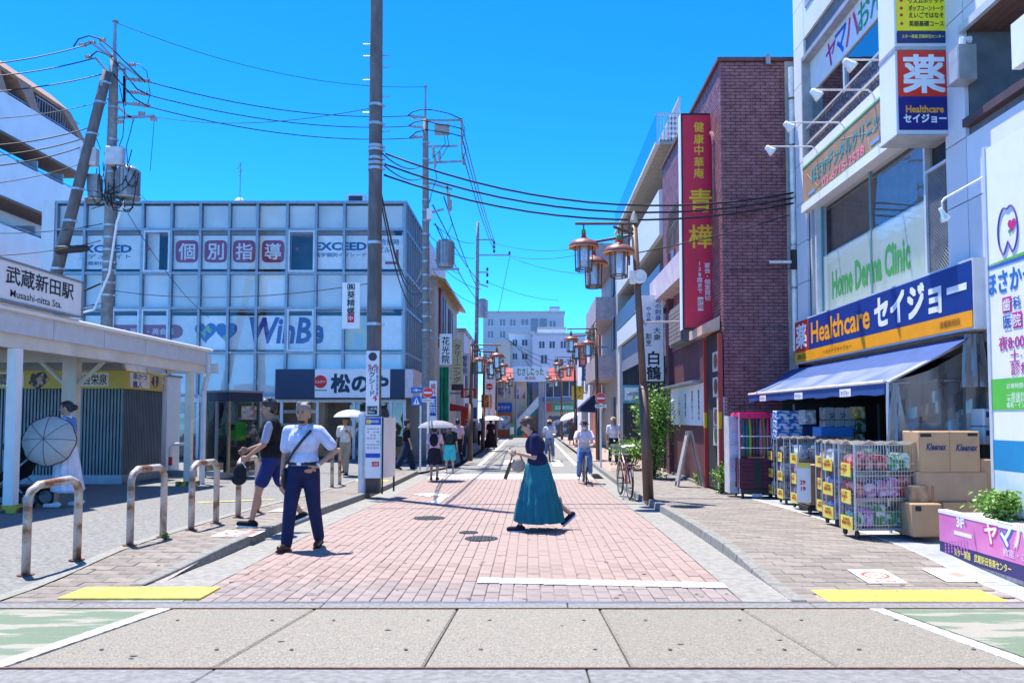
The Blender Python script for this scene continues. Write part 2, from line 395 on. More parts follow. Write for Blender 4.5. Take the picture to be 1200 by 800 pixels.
m_paveN = pm('pink_paver_field', (0.305, 0.231, 0.213), 0.85, var=0.16, scale=5, col2=(0.325, 0.233, 0.217), contrast=(0.38, 0.62), bump=0.2, bscale=150, dirt=0.55, dirtcol=(0.21, 0.165, 0.155), detail=8)
b1, b2 = MB(), MB()
for (y0, x0, y1, mt) in pav[300:]: paver_box((b1, b2)[mt], x0, x0 + cw, y0, y1, rnd.uniform(-0.004, 0.002))
stuff(b1.build('pavers', m_paveN, road, fix=False)); stuff(b2.build('pavers', m_pave2, road, fix=False))
# white stop line of painted pavers, a third proud of the brick
for k in range(11):
    x0 = -0.50 + k * 0.206
    b = MB(); y0 = 7.80 - 0.022 * k; b.box((x0 + .003, y0 - 0.24, 0.0045), (x0 + 0.203, y0, 0.0085)); b.build('white_paver', m_white, road)
# pale paver band, asphalt beyond, zebra marks
b1 = MB(); Y = 22.62
while Y < 24.4:
    x = RL
    while x < RR: paver_box(b1, x, x + 0.29, Y, Y + 0.29, 0.0); x += 0.291
    Y += 0.295
stuff(b1.build('pavers', m_pave_far, road, fix=False))
def KLf(Y): return -3.36 + 0.86 * sstep(24, 29, Y)
asph = struct(strip('road_asphalt', lambda Y: KLf(Y), KR + 0.0, 24.5, 140, m_asph, -0.002))
def mark(pts, name='road_marking', parent=asph, mat=m_white, dz=0.004, fn=None):
    q = [gnd(px, py, fn) for px, py in pts]
    bb = MB().quad(*[(p.x, p.y, p.z + dz) for p in q]); return bb.build(name, mat, parent)
mark([(589, 546), (602, 546), (603, 539), (592, 539)]); mark([(648, 546), (661, 546), (655, 539), (645, 539)])
for x in (-1.9, 1.55): strip('edge_line', x, x + 0.14, 29, 66, m_white, 0.004, parent=asph)
for Y in (33.0, 47.0): MB().box((-2.0, Y, g(Y) + 0.003), (1.6, Y + 0.12, g(Y) + 0.006)).build('seam', m_mhole, asph)
# turning arrow painted on the brick (points away, bends left)
ar = gnd(520, 582); Y0 = ar.y
pts = [(-0.09,-2.1),(0.09,-2.1),(0.09,0.5),(-0.28,0.95),(-0.20,1.35),(-0.75,0.75),(-0.28,-0.05),(-0.30,0.45),(-0.09,0.2)]
b = MB().quad(*[(ar.x + x, Y0 + y * 0.9, g(Y0 + y * .9) + 0.009) for x, y in pts]); b.build('turn_arrow', m_white, road)
# tar seams across the brick and manhole covers
b = MB(); b.box((RL, 14.35, g(14.35) + 0.002), (RR, 14.40, g(14.35) + 0.006)); b.build('seam', m_joint, road)
for (px, py, r, lab) in ((503, 607, 0.24, 'round iron manhole cover in the brick, farther from the crossing'), (564, 631, 0.21, 'round iron manhole cover nearest the white stop line'), (549, 624, 0.13, 'small round iron cover just behind the nearer manhole')):
    p = gnd(px, py); t = thing('manhole_cover', lab, 'manhole cover', p, group='manhole covers in the road')
    MB().lathe((0,0,0.004), [(0.001,0),(r,0),(r,0.006),(r-0.012,0.006),(r-0.014,0.003),(0.001,0.003)], 24).build('cover', m_mhole, t, local=True)
    bb = MB()
    for i in range(-4, 5):
        for j in range(-4, 5):
            if math.hypot(i, j) * r / 4.6 < r * 0.9: bb.cbox((i*r/4.6, j*r/4.6, 0.009), (r*0.11, r*0.11, 0.004), R(45))
    bb.build('tread', m_mhole, t, local=True)

# ---- gutters and kerbs -------------------------------------------------------
gut = struct(strip('gutter', KL - .17, RL, 6.81, 24.5, m_gutter, -0.0)); gut2 = struct(strip('gutter', RR, KR, 6.81, 40, m_gutter, 0.0))
def kerb(name, fx, side, ys, flush):
    k = MB(); root = None
    Y0 = ys[0]
    base = struct(strip(name, (lambda Y: fx(Y) if side > 0 else fx(Y) - 0.15), (lambda Y: fx(Y) + 0.15 if side > 0 else fx(Y)), ys[0], ys[1], m_joint, 0.0))
    Y = ys[0]
    while Y < ys[1] - 0.05:
        Z = min(Y + 0.6, ys[1]); bb = MB(); h0, h1 = kerb_h(Y) + 0.012, kerb_h(Z) + 0.012
        if not flush: h0 = h1 = 0.112
        a0, a1 = (fx(Y), fx(Z)); w = 0.15 * side; e = 0.02 * side
        bb.hexa([(a0, Y+.004, g(Y)-.05), (a0+w, Y+.004, g(Y)-.05), (a1+w, Z-.004, g(Z)-.05), (a1, Z-.004, g(Z)-.05),
                 (a0+e, Y+.004, g(Y)+h0), (a0+w, Y+.004, g(Y)+h0), (a1+w, Z-.004, g(Z)+h1), (a1+e, Z-.004, g(Z)+h1)])
        o = bb.build('kerb_stone', m_conc, base); bevel(o, 0.008); Y = Z
kerb('kerb', lambda Y: KR, 1, (6.83, 36), True)
kerb('kerb', lambda Y: KL - 0.18 * (1 - sstep(6.8, 9.0, Y)), -1, (7.45, 24.4), True)
strip('kerb', lambda Y: KLf(Y) - 0.15, lambda Y: KLf(Y), 28, 68, m_conc, 0.10)['kind'] = 'structure'
strip('kerb', KR, KR + 0.15, 36, 68, m_conc, 0.10)['kind'] = 'structure'

# ---- right pavement ----------------------------------------------------------
WR0, WR1 = KR + 0.15, 4.12
walk = lambda X, Y: g(Y) + kerb_h(Y)
pvr = struct(strip('pavement', KR + 0.05, WR1 + 0.03, 6.82, 24.5, m_joint, -0.014, fn=walk))
cells = []
Y = 6.83; row = 0
while Y < 24.4:
    x = WR0 - (0.15 if row % 2 else 0.0)
    while x < WR1:
        x0, x1 = max(x, WR0), min(x + 0.30, WR1)
        if x1 - x0 > 0.03 and not (2.45 < (x0+x1)/2 < 3.98 and 6.82 < Y < 7.27): cells.append((Y, x0, x1))
        x += 0.30
    Y += 0.15; row += 1
cells.sort(); shared2 = {}
for j, (y, x0, x1) in enumerate(cells[:300]):
    key = round(x1 - x0, 3)
    if key not in shared2:
        b = MB(); paver_box(b, 0, x1 - x0, 0, 0.15, 0, lambda X, Y: 0.0); me = b.data('paver'); me.materials.append(m_walk); shared2[key] = me
    o = bpy.data.objects.new('paver', shared2[key]); COL.objects.link(o); o.parent = pvr
    o.location = (x0, y, walk(0, y) + rnd.uniform(-0.003, 0.003)); o.rotation_euler.x = math.atan((walk(0, y + .15) - walk(0, y)) / .15)
m_walkN = pm('grey_walk_field', (0.194, 0.169, 0.151), 0.88, col2=(0.265, 0.24, 0.225), scale=6, contrast=(0.38, 0.62), bump=0.25, bscale=140, dirt=0.3, dirtcol=(0.29, 0.25, 0.24), detail=8)
b = MB()
for (y, x0, x1) in cells[300:]: paver_box(b, x0, x1, y, y + 0.15, rnd.uniform(-0.004, 0.002), walk)
stuff(b.build('pavers', m_walkN, pvr, fix=False))
m_pinkwalk = pm('pink_walk_paver', (0.344, 0.248, 0.220), 0.88, var=0.15, scale=3, bump=0.2, bscale=90, dirt=0.3, dirtcol=(0.36, 0.27, 0.25))
struct(strip('far_pavement', KR + 0.15, 6.0, 24.5, 68, m_pinkwalk, 0.0, fn=walk))
# shop apron of large bluish slabs
m_apr = pm('apron_slab', (0.30, 0.32, 0.34), 0.75, var=0.12, scale=5, bump=0.1, rand=0.08, dirt=0.3, dirtcol=(0.2, 0.2, 0.2))
apr = struct(strip('apron', WR1, 6.2, 6.82, 24.4, m_joint, -0.014, fn=walk))
Y = 6.84
while Y < 17.0:
    for k in range(3):
        b = MB(); paver_box(b, WR1 + .03 + k * 0.6, WR1 + .03 + k * 0.6 + 0.6, Y, Y + 0.6, 0.002, walk); b.build('floor_slab', m_apr, apr)
    Y += 0.6
b = MB(); Y = 6.84
while Y < 24: b.hexa([(WR1,Y,walk(0,Y)-.05),(WR1+.03,Y,walk(0,Y)-.05),(WR1+.03,Y+.59,walk(0,Y+.59)-.05),(WR1,Y+.59,walk(0,Y+.59)-.05),(WR1,Y,walk(0,Y)+.004),(WR1+.03,Y,walk(0,Y)+.004),(WR1+.03,Y+.59,walk(0,Y+.59)+.004),(WR1,Y+.59,walk(0,Y+.59)+.004)]); Y += 0.59
b.build('edge_strip', pm('pale_edge_strip', (0.62, 0.56, 0.50), 0.8), apr)

# ---- left pavement and forecourt ------------------------------------------------
WL0, WL1 = -4.42, KL - 0.15
pvl = struct(strip('pavement', WL0 - 0.02, WL1 + 0.1, 6.82, 24.4, m_joint, -0.014, fn=walk))
b = MB(); Y = 6.83; row = 0; cells = []
while Y < 24.3:
    x = WL0 - (0.15 if row % 2 else 0.0)
    while x < WL1:
        x0, x1 = max(x, WL0), min(x + 0.30, WL1)
        if x1 - x0 > 0.03: cells.append((Y, x0, x1))
        x += 0.30
    Y += 0.15; row += 1
for j, (y, x0, x1) in enumerate(cells):
    if j < 240:
        key = round(x1 - x0, 3)
        if key not in shared2:
            bb = MB(); paver_box(bb, 0, x1 - x0, 0, 0.15, 0, lambda X, Y: 0.0); me = bb.data('paver'); me.materials.append(m_walk); shared2[key] = me
        o = bpy.data.objects.new('paver', shared2[key]); COL.objects.link(o); o.parent = pvl
        o.location = (x0, y, walk(0, y) + rnd.uniform(-0.003, 0.003)); o.rotation_euler.x = math.atan((walk(0, y + .15) - walk(0, y)) / .15)
    else: paver_box(b, x0, x1, y, y + 0.15, rnd.uniform(-0.004, 0.002), walk)
stuff(b.build('pavers', m_walkN, pvl, fix=False))
struct(strip('pavement_edging', WL0 - 0.14, WL0 - 0.003, 6.82, 24.4, pm('edging_concrete', (0.243, 0.239, 0.225), 0.9, var=0.15, scale=20), 0.006, fn=walk))
fb = MB(); ys = [6.82 + 0.6 * k for k in range(36)] + [29.6]; xs = [-4.56, -4.8, -5.2, -5.6, -6.0, -6.4, -6.8, -8, -10, -14, -18, -26]
for i in range(len(ys) - 1):
    for j in range(len(xs) - 1):
        fb.quad(*[(x, y, gp(x, y)) for x, y in ((xs[j+1], ys[i]), (xs[j], ys[i]), (xs[j], ys[i+1]), (xs[j+1], ys[i+1]))])
fore = struct(fb.build('forecourt', m_fore))
struct(strip('side_street', -30, lambda Y: KLf(Y), 24.4, 29.6, m_fore, -0.004 + 0.06, fn=lambda X, Y: g(Y)))
struct(strip('far_pavement', -6, lambda Y: KLf(Y) - 0.15, 29.6, 68, m_pinkwalk, 0.0, fn=walk))
# yellow line painted under the canopy
yl = MB()
for (x0, y0), (x1, y1) in (((-12, 13.6), (-5.6, 13.9)), ((-5.6, 13.9), (-4.75, 15.0))):
    yl.quad((x0, y0, gp(x0, y0) + .006), (x1, y1, gp(x1, y1) + .006), (x1, y1 + .16, gp(x1, y1 + .16) + .006), (x0, y0 + .16, gp(x0, y0 + .16) + .006))
yl.build('yellow_line', m_yel, fore)
yl = MB(); yl.quad((-4.45, 20.5, walk(0,20.5)+.004), (-3.6, 20.5, walk(0,20.5)+.004), (-3.6, 20.8, walk(0,20.8)+.004), (-4.45, 20.8, walk(0,20.8)+.004)); yl.build('tactile_strip', m_yel, pvl)

# yellow tactile paving slabs (300 mm, with raised dots) on both pavements
def tactile(parent, x0, nx, y0, ny, fn, label=None):
    for i in range(nx):
        for j in range(ny):
            bb = MB(); paver_box(bb, x0 + i*.3, x0 + i*.3 + .3, y0 + j*.3*0.75, y0 + (j+1)*.3*0.75, 0.004, fn, gap=0.003)
            for a in range(5):
                for c in range(4):
                    xx, yy = x0 + i*.3 + .04 + a*.055, y0 + j*.225 + .035 + c*.052
                    bb.lathe((xx, yy, fn(xx, yy) + 0.003), [(0.014, 0), (0.010, 0.005)], 6)
            bb.build('tactile_slab', m_yel, parent, fix=False)
tactile(pvr, 2.48, 5, 6.83, 2, walk)
tactile(pvl, -3.97, 4, 6.88, 2, lambda X, Y: max(g(Y), 0) + 0.016)
# printed stickers on the paving
def sticker(px0, px1, py0, py1, fn, label, red):
    a, b_, c, d = gnd(px0[0], py0, fn), gnd(px0[1], py0, fn), gnd(px1[1], py1, fn), gnd(px1[0], py1, fn)
    cx = (a + b_ + c + d) / 4; t = thing('pavement_sticker', label, 'sticker', cx, group='printed stickers on the paving'); t.rotation_euler.x = math.atan((fn(cx.x, cx.y + .2) - fn(cx.x, cx.y - .2)) / .4)
    w, h = abs(b_.x - a.x), abs(d.y - a.y)
    MB().cbox((0,0,0.008), (w, h, 0.003)).build('sheet', pm('sticker_white', (0.72, 0.68, 0.64), 0.6, dirt=0.3, dirtcol=(0.5, 0.4, 0.36)), t, local=True)
    if red:
        rr = min(w, h) * 0.36; prof = [(rr, 0), (rr, .002), (rr*.78, .002), (rr*.78, 0)]
        bb = MB().lathe((0, h*.06, 0.010), prof, 24, cap=False); bb.cbox((0, h*.06, .011), (rr*1.7, rr*.2, .002), R(-40)); bb.build('no_smoking_mark', pc('#d25a50'), t, local=True)
        text('路上禁煙', (0, -h*.40, 0.0105), h*.09, pc('#c05048'), t, '+Z', local=True)
    else:
        bb = MB()
        for s in (-1, 1): bb.cbox((s*w*.42, 0, .0105), (.02, h*.86, .002)); bb.cbox((0, s*h*.42, .0105), (w*.84, .02, .002))
        bb.cbox((0, 0, .0105), (w*.3, h*.3, .002), R(20)); bb.build('faded_print', pc('#b98a80'), t, local=True)
sticker((987, 1030), (1025, 1070), 668, 684, walk, 'white no smoking sticker with red ring on paving by the yellow tactile slabs', True)
sticker((1075, 1130), (1110, 1178), 667, 682, walk, 'faded pinkish printed sticker on paving beside the pink planter', False)
sticker((253, 300), (262, 305), 622, 629, walk, 'white and red sticker on left paving by the walking man in shorts', True)
sticker((318, 345), (330, 352), 595, 600, walk, 'small pale sticker on left paving near the bus stop pole', False)

# small stains and gum spots trodden into the paving
m_spot = pm('trodden_gum', (0.16, 0.14, 0.135), 0.8, var=.3, scale=20)
sp = MB(); rs_ = random.Random(11)
for k in range(170):
    x, y = rs_.uniform(-4.3, 4.0), 6.9 + 12 * rs_.random() ** 1.5
    if abs(x - KL + .05) < .3 or abs(x - KR - .05) < .3: continue
    z = (walk(0, y) if (x > KR or x < KL) else g(y)) + .0045; r = rs_.uniform(.008, .028); n_ = 8; ph = rs_.uniform(0, 6)
    sp.quad(*[(x + r * (1 + .3 * math.sin(3 * a + ph)) * math.cos(a), y + r * (1 + .3 * math.sin(3 * a + ph)) * math.sin(a), z) for a in [2 * math.pi * i / n_ for i in range(n_)]])
o = sp.build('gum_spots', m_spot, road); stuff(o)
sp = MB()
for k in range(10):
    x, y = rs_.uniform(-2.7, 2.6), rs_.uniform(4.55, 6.5); z = g(y) + .004; r = rs_.uniform(.006, .02); n_ = 7; ph = rs_.uniform(0, 6)
    sp.quad(*[(x + 1.6 * r * math.cos(a), y + r * math.sin(a) * (1 + .4 * math.sin(2 * a + ph)), z + .08 * -(r * math.sin(a))) for a in [2 * math.pi * i / n_ for i in range(n_)]])
stuff(sp.build('gum_spots', m_spot, cross))
# ================================================================ LEFT SIDE: glass office building, apartment block, station
m_alu = pm('grey_aluminium', (0.30, 0.32, 0.36), 0.45, metal=0.6, var=0.08)
m_alu_w = pm('pale_aluminium', (0.62, 0.64, 0.67), 0.45, metal=0.3, var=0.06)
m_gl = glass_mat('office_glass', (0.98, 0.99, 0.99), 0.07, top=0.4)
m_gl_dark = glass_mat('shop_glass', (0.85, 0.88, 0.88), 0.07, top=0.4)
m_film = pm('window_film', (0.88, 0.89, 0.88), 0.6, var=0.05, rand=0.05)
m_blind = pm('roller_blind', (0.82, 0.87, 0.86), 0.75, var=0.10, scale=0.7, rand=0.09)
m_room = pm('dim_room', (0.07, 0.09, 0.12), 0.8, var=0.3, scale=1.0)
m_wht = pm('white_render', (0.74, 0.74, 0.75), 0.7, var=0.06, scale=2, dirt=0.3, dirtcol=(0.42, 0.41, 0.40), stretch=(1, 1, .35))
m_dark = pm('near_black', (0.02, 0.02, 0.022), 0.7, var=0.2)
m_navy = pc('#22324f', 0.5); m_red = pc('#c8242c'); m_crim = pc('#a02048'); m_blue = pc('#14508c'); m_purp = pc('#3b2a86'); m_ink = pc('#1b1c20')
m_lit = pm('sign_face_white', (0.80, 0.80, 0.80), 0.45, var=0.03)
YO = 29.7
colx = [at(p, 330, YO).x for p in (64.5, 98, 132, 166, 200, 234, 268, 301, 336, 370, 403, 437, 474)]
rowz = [at(300, p, YO).z for p in (239, 269, 320, 361, 413, 463)]
zg = g(YO)
ob = thing('office_building', 'three storey glass office building with window lettering and a cutlet restaurant below', 'building', (colx[0], YO, zg))
# shell
b = MB(); b.box((colx[0] + .02, YO + 0.9, zg), (colx[-1] - .9, YO + 13, rowz[0] - 0.06)); b.build('core_wall', m_room, ob)
b = MB(); b.box((colx[0] - 0.5, YO - 0.1, zg), (colx[0] - 0.04, YO + 13, rowz[0] + 0.12)); b.build('side_pier', m_wht, ob)
b = MB(); b.box((colx[0] - 0.04, YO - 0.08, rowz[0]), (colx[-1] + .08, YO + 13, rowz[0] + 0.1)); b.build('roof', m_alu, ob)
for k in range(1, 5):
    b = MB(); b.box((colx[0], YO + 0.5, rowz[k] - 0.08), (colx[-1] - 0.5, YO + 0.895, rowz[k] + 0.08)); b.build('floor_slab', m_wht, ob)
for x in colx:
    b = MB(); b.box((x - 0.045, YO - 0.06, rowz[-1] - 0.1), (x + 0.045, YO + 0.06, rowz[0])); b.build('mullion', m_alu, ob)
for z in rowz[1:]:
    b = MB(); b.box((colx[0], YO - 0.045, z - 0.045), (colx[-1], YO + 0.045, z + 0.045)); b.build('transom', m_alu, ob)
for r in range(5):
    for c in range(12):
        x0, x1, z0, z1 = colx[c] + .046, colx[c+1] - .046, rowz[r+1] + .046, rowz[r] - .046
        b = MB(); b.quad((x0, YO, z0), (x1, YO, z0), (x1, YO, z1), (x0, YO, z1)); b.build('pane', m_gl, ob)
        if r in (0, 2, 4):
            b = MB(); b.quad((x0, YO + .12, z0), (x1, YO + .12, z0), (x1, YO + .12, z1), (x0, YO + .12, z1)); b.build('blind', m_blind, ob)
        else:
            zt = z1 - (0.16 if r == 1 else 0.22)
            dark = (r == 1 and c in (3, 8))
            b = MB(); b.quad((x0, YO + .10, z0 + (.12 if r == 1 else .06)), (x1, YO + .10, z0 + (.12 if r == 1 else .06)), (x1, YO + .10, zt), (x0, YO + .10, zt))
            if dark: b = MB().quad((x0, YO + .3, z0), (x0 + (x1-x0)*(.45 if c == 3 else .02), YO + .3, z0), (x0 + (x1-x0)*(.45 if c == 3 else .02), YO + .3, z1), (x0, YO + .3, z1))
            b.build('window_film', pm('print_film_yellow', (0.6, 0.62, 0.35), 0.5, col2=(0.35, 0.5, 0.6), scale=2.2) if (r == 3 and c == 10) else m_film, ob)
            if dark or (r == 3 and c in (2, 3, 8)):     # opening casement
                bb = MB(); t = 0.06
                bb.box((x0, YO - .05, z0), (x0 + t, YO + .05, z1)); bb.box((x1 - t, YO - .05, z0), (x1, YO + .05, z1)); bb.box((x0 + t, YO - .05, z0), (x1 - t, YO + .05, z0 + t)); bb.box((x0 + t, YO - .05, z1 - t), (x1 - t, YO + .05, z1)); bb.build('casement_frame', m_alu_w, ob)
# lettering in the windows
for c, ch in zip((4, 5, 6, 7), '個別指導'):
    x = (colx[c] + colx[c+1]) / 2; z = at(300, 294, YO).z; s = 0.42
    bb = MB(); pts = []
    for k in range(24):
        a = 2 * math.pi * k / 24; q = 5; pts.append((x + s * math.copysign(abs(math.cos(a)) ** (2/q), math.cos(a)), YO + .09, z + s * math.copysign(abs(math.sin(a)) ** (2/q), math.sin(a))))
    bb.quad(*pts); bb.build('character_tile', m_crim, ob); text(ch, (x, YO + .084, z), 0.60, m_lit, ob, bold=0.02)
text('EXCEED', (at(128, 0, YO).x, YO + .085, at(0, 291, YO).z), 0.30, m_blue, ob, w=2.1, bold=0.04)
text('エデュケイト', (at(130, 0, YO).x, YO + .085, at(0, 300, YO).z), 0.17, m_blue, ob, w=1.9)
text('武蔵新田前校', (at(124, 0, YO).x, YO + .085, at(0, 308, YO).z), 0.14, m_blue, ob, w=1.3)
text('EXCEED', (at(402, 0, YO).x, YO + .085, at(0, 288, YO).z), 0.31, m_blue, ob, w=1.95, bold=0.04)
text('進学個別イクシード', (at(402, 0, YO).x, YO + .085, at(0, 298, YO).z), 0.16, m_blue, ob, w=1.9)
text('合随時', (at(459, 0, YO).x, YO + .085, at(0, 283, YO).z), 0.22, m_blue, ob); text('ビル', (at(453, 0, YO).x, YO + .085, at(0, 292, YO).z), 0.2, m_blue, ob)
b = MB(); xx = at(463, 0, YO).x; b.quad((xx - .3, YO + .085, at(0, 309, YO).z), (xx + .2, YO + .085, at(0, 309, YO).z), (xx + .2, YO + .085, at(0, 292, YO).z), (xx + .1, YO + .085, at(0, 292, YO).z), (xx + .1, YO + .085, at(0, 306, YO).z), (xx - .3, YO + .085, at(0, 306, YO).z)); b.build('red_corner_mark', m_crim, ob)
for xp, w in (('Win', 0), ): pass
text('WinBe', (at(341, 0, YO).x, YO + .085, at(0, 387, YO).z), 0.98, m_purp, ob, w=2.75, bold=0.03, shear=0.15)
b = MB(); x0, x1, zc = at(126, 0, YO).x, at(222, 0, YO).x, at(0, 388, YO).z
pts = [(x0, YO + .09, zc - .25), (x1 - .25, YO + .09, zc - .25)] + [(x1 - .25 + .25 * math.sin(a), YO + .09, zc - .25 * math.cos(a)) for a in (R(30), R(60), R(90), R(120), R(150))] + [(x1 - .25, YO + .09, zc + .25), (x0, YO + .09, zc + .25)]
b.quad(*pts); b.build('red_banner', m_crim, ob)
text('ための 英語・英会話', ((x0 + x1) / 2 - .05, YO + .084, zc), 0.22, m_lit, ob, w=2.5)
def heart(cx, cz, s, mat):
    pts = []
    for k in range(28):
        t = 2 * math.pi * k / 28; pts.append((cx + s * math.sin(t) ** 3, YO + .086, cz + s * (13*math.cos(t) - 5*math.cos(2*t) - 2*math.cos(3*t) - math.cos(4*t)) / 15))
    MB().quad(*pts).build('heart_emblem', mat, ob)
mh = pm('earth_blue', (0.02, 0.09, 0.35), 0.5, col2=(0.28, 0.5, 0.12), scale=2.6, contrast=(0.55, 0.6))
heart(at(248, 0, YO).x, at(0, 388, YO).z, 0.40, mh); heart(at(272, 0, YO).x, at(0, 388, YO).z, 0.40, mh)
for c in (3, 8):
    x = at(179.5 if c == 3 else 352, 0, YO).x; MB().quad((x - .08, YO + .09, at(0, 290, YO).z), (x, YO + .09, at(0, 294, YO).z), (x + .08, YO + .09, at(0, 290, YO).z)).build('fire_access_mark', m_red, ob)
# side facade facing the street
XS = colx[-1] + 0.02
ny = 8
for k in range(ny + 1):
    y = YO + 0.05 + k * 0.62
    b = MB(); b.box((XS - .04, y - .035, rowz[-1]), (XS + .05, y + .035, rowz[0])); b.build('mullion', m_alu, ob)
for z in rowz[1:]:
    b = MB(); b.box((XS - .03, YO, z - .045), (XS + .04, YO + .05 + ny * .62, z + .045)); b.build('transom', m_alu, ob)
for r in range(5):
    for k in range(ny):
        y0, y1 = YO + .05 + k * .62 + .04, YO + .05 + (k + 1) * .62 - .04
        b = MB(); b.quad((XS, y0, rowz[r+1] + .05), (XS, y1, rowz[r+1] + .05), (XS, y1, rowz[r] - .05), (XS, y0, rowz[r] - .05)); b.build('pane', m_gl, ob)
        b = MB(); b.quad((XS - .14, y0, rowz[r+1] + .05), (XS - .14, y1, rowz[r+1] + .05), (XS - .14, y1, rowz[r] - .05), (XS - .14, y0, rowz[r] - .05)); b.build('blind', m_film if r in (1, 3) else m_blind, ob)
b = MB(); b.box((XS - 1, YO + .05 + ny * .62 + .04, zg), (XS + .12, YO + 13, rowz[0] - .05)); b.build('side_wall', m_wht, ob)
# ground floor
zt = rowz[-1]
xa, xb, xc, xd = (at(p, 450, YO).x for p in (326, 372, 459, 476))
za, zb = at(0, 466, YO).z, at(0, 433, YO).z
b = MB(); b.box((xa, YO - .35, za), (xb, YO - .07, zb)); b.build('fascia', m_navy, ob)
b = MB(); b.box((xb, YO - .36, za), (xc, YO - .07, zb)); fs = b.build('fascia', m_lit, ob)
b = MB(); b.box((xc, YO - .35, za), (xd, YO - .07, zb)); b.build('fascia', m_navy, ob)
b = MB(); b.box((xd + .002, YO - .33, za), (xd + .3, YO + 2.6, zb)); b.build('fascia', pm('pink_fascia', (0.72, 0.6, 0.62), 0.5), ob)
b = MB(); b.box((xa, YO - .37, za - .06), (xd, YO - .07, za - .003)); b.build('fascia_edge', pc('#1a2a44'), ob)
zs = (za + zb) / 2
text('松のや', ((at(424, 450, YO).x), YO - .368, zs), 0.66, pc('#15324a'), ob, w=2.05, bold=0.05)
x = at(384.5, 0, YO).x
MB().lathe((x, YO - .366, zs + .06), [(0.001, 0), (0.235, 0), (0.235, .004), (0.001, .004)], 24, Matrix.Rotation(R(90), 3, 'X')).build('round_emblem', pc('#d92020'), ob)
text('とんかつ', (x, YO - .373, zs + .06), 0.10, m_lit, ob, w=.36); b = MB(); b.box((x - .24, YO - .364, zs - .27), (x + .24, YO - .361, zs - .23)); b.build('green_bar', pc('#3f8f63'), ob)
m_int = pm('warm_interior', (0.22, 0.12, 0.06), 0.7, var=0.3, scale=1.5)
b = MB(); b.box((xa - 3, YO + .8, zg), (XS - .2, YO + .89, zt)); b.build('interior_wall', m_int, ob)
for (q0, q1, y0, y1, mt) in ((296, 330, 486, 508, pc('#c9b79a')), (300, 326, 470, 486, pc('#8a5a36')), (330, 372, 480, 484, pc('#e6dccb')), (330, 372, 496, 520, pc('#d9d2c4')), (296, 372, 520, 548, pc('#4a4744')), (415, 458, 478, 500, pc('#5a564f')), (415, 458, 500, 547, pc('#77787a'))):
    b = MB(); b.box((at(q0, 0, YO).x, YO + .55, at(0, y1, YO).z), (at(q1, 0, YO).x, YO + .7, at(0, y0, YO).z)); b.build('counter', mt, ob)
fx = [at(p, 500, YO).x for p in (200, 232, 296, 330, 372, 415, 440, 458, 474)]
for x in fx:
    b = MB(); b.box((x - .05, YO - .05, zg), (x + .05, YO + .05, zt)); b.build('shopfront_post', m_alu_w, ob)
b = MB(); b.box((colx[0], YO - .03, zt - .26), (XS, YO + .03, zt - .05)); b.build('shopfront_head', m_alu_w, ob)
for i in range(len(fx) - 1):
    b = MB(); b.quad((fx[i] + .05, YO, zg + .1), (fx[i+1] - .05, YO, zg + .1), (fx[i+1] - .05, YO, zt - .26), (fx[i] + .05, YO, zt - .26)); b.build('pane', m_gl_dark, ob)
b = MB(); b.box((colx[0], YO - .02, zg), (XS, YO + .04, zg + .1)); b.build('plinth', pm('plinth_granite', (0.22, 0.22, 0.23), 0.6), ob)
for (q0, q1, y0, y1, mt) in ((205, 232, 484, 489, pc('#c9ccd0')), (205, 232, 497, 503, pc('#b9bcc0')), (205, 232, 503, 540, pc('#6c6e72')), (236, 296, 470, 545, pc('#55585c'))):
    b = MB(); b.box((at(q0, 0, YO).x, YO + .35, at(0, y1, YO).z), (at(q1, 0, YO).x, YO + .5, at(0, y0, YO).z)); b.build('counter', mt, ob)
# rooftop plant
ac = thing('rooftop_unit', 'grey box air unit on the glass office roof beside the tall pole', 'air conditioner', (at(418, 238, YO + 1).x, YO + 1, rowz[0] + .1))
b = MB(); b.box((-.36, -.2, 0), (.36, .3, .5)); b.build('casing', m_alu_w, ac, local=True); b = MB(); b.box((-.26, -.215, .08), (.26, -.2, .42)); b.build('grille', m_navy, ac, local=True)
an = thing('roof_antenna', 'thin aerial mast with round dish on the glass office roof', 'antenna', (at(281, 238, YO + 1).x, YO + 1, rowz[0] + .1))
b = MB(); b.tube([(0,0,0),(0,0,1.75)], .018, 6); b.build('mast', m_alu, an, local=True)
b = MB(); b.tube([(-.12,-.03,1.5),(.05,-.03,1.8)], .012, 5); b.tube([(-.02,-.03,1.25),(.1,-.03,1.55)], .012, 5); b.tube([(-.06,.0,1.4),(.1,.0,1.45)], .012, 5); b.build('elements', m_alu, an, local=True)
b = MB(); b.lathe((0, -.08, .22), [(0.001, .05), (.12, .03), (.2, 0), (.2, -.01), (.12, .02), (.001, .04)], 16, Matrix.Rotation(R(75), 3, 'X')); b.build('dish', m_lit, an, local=True)
b = MB(); b.box((.25,-.1,0),(1.15,.3,.22)); b.build('base_box', m_alu_w, an, local=True)

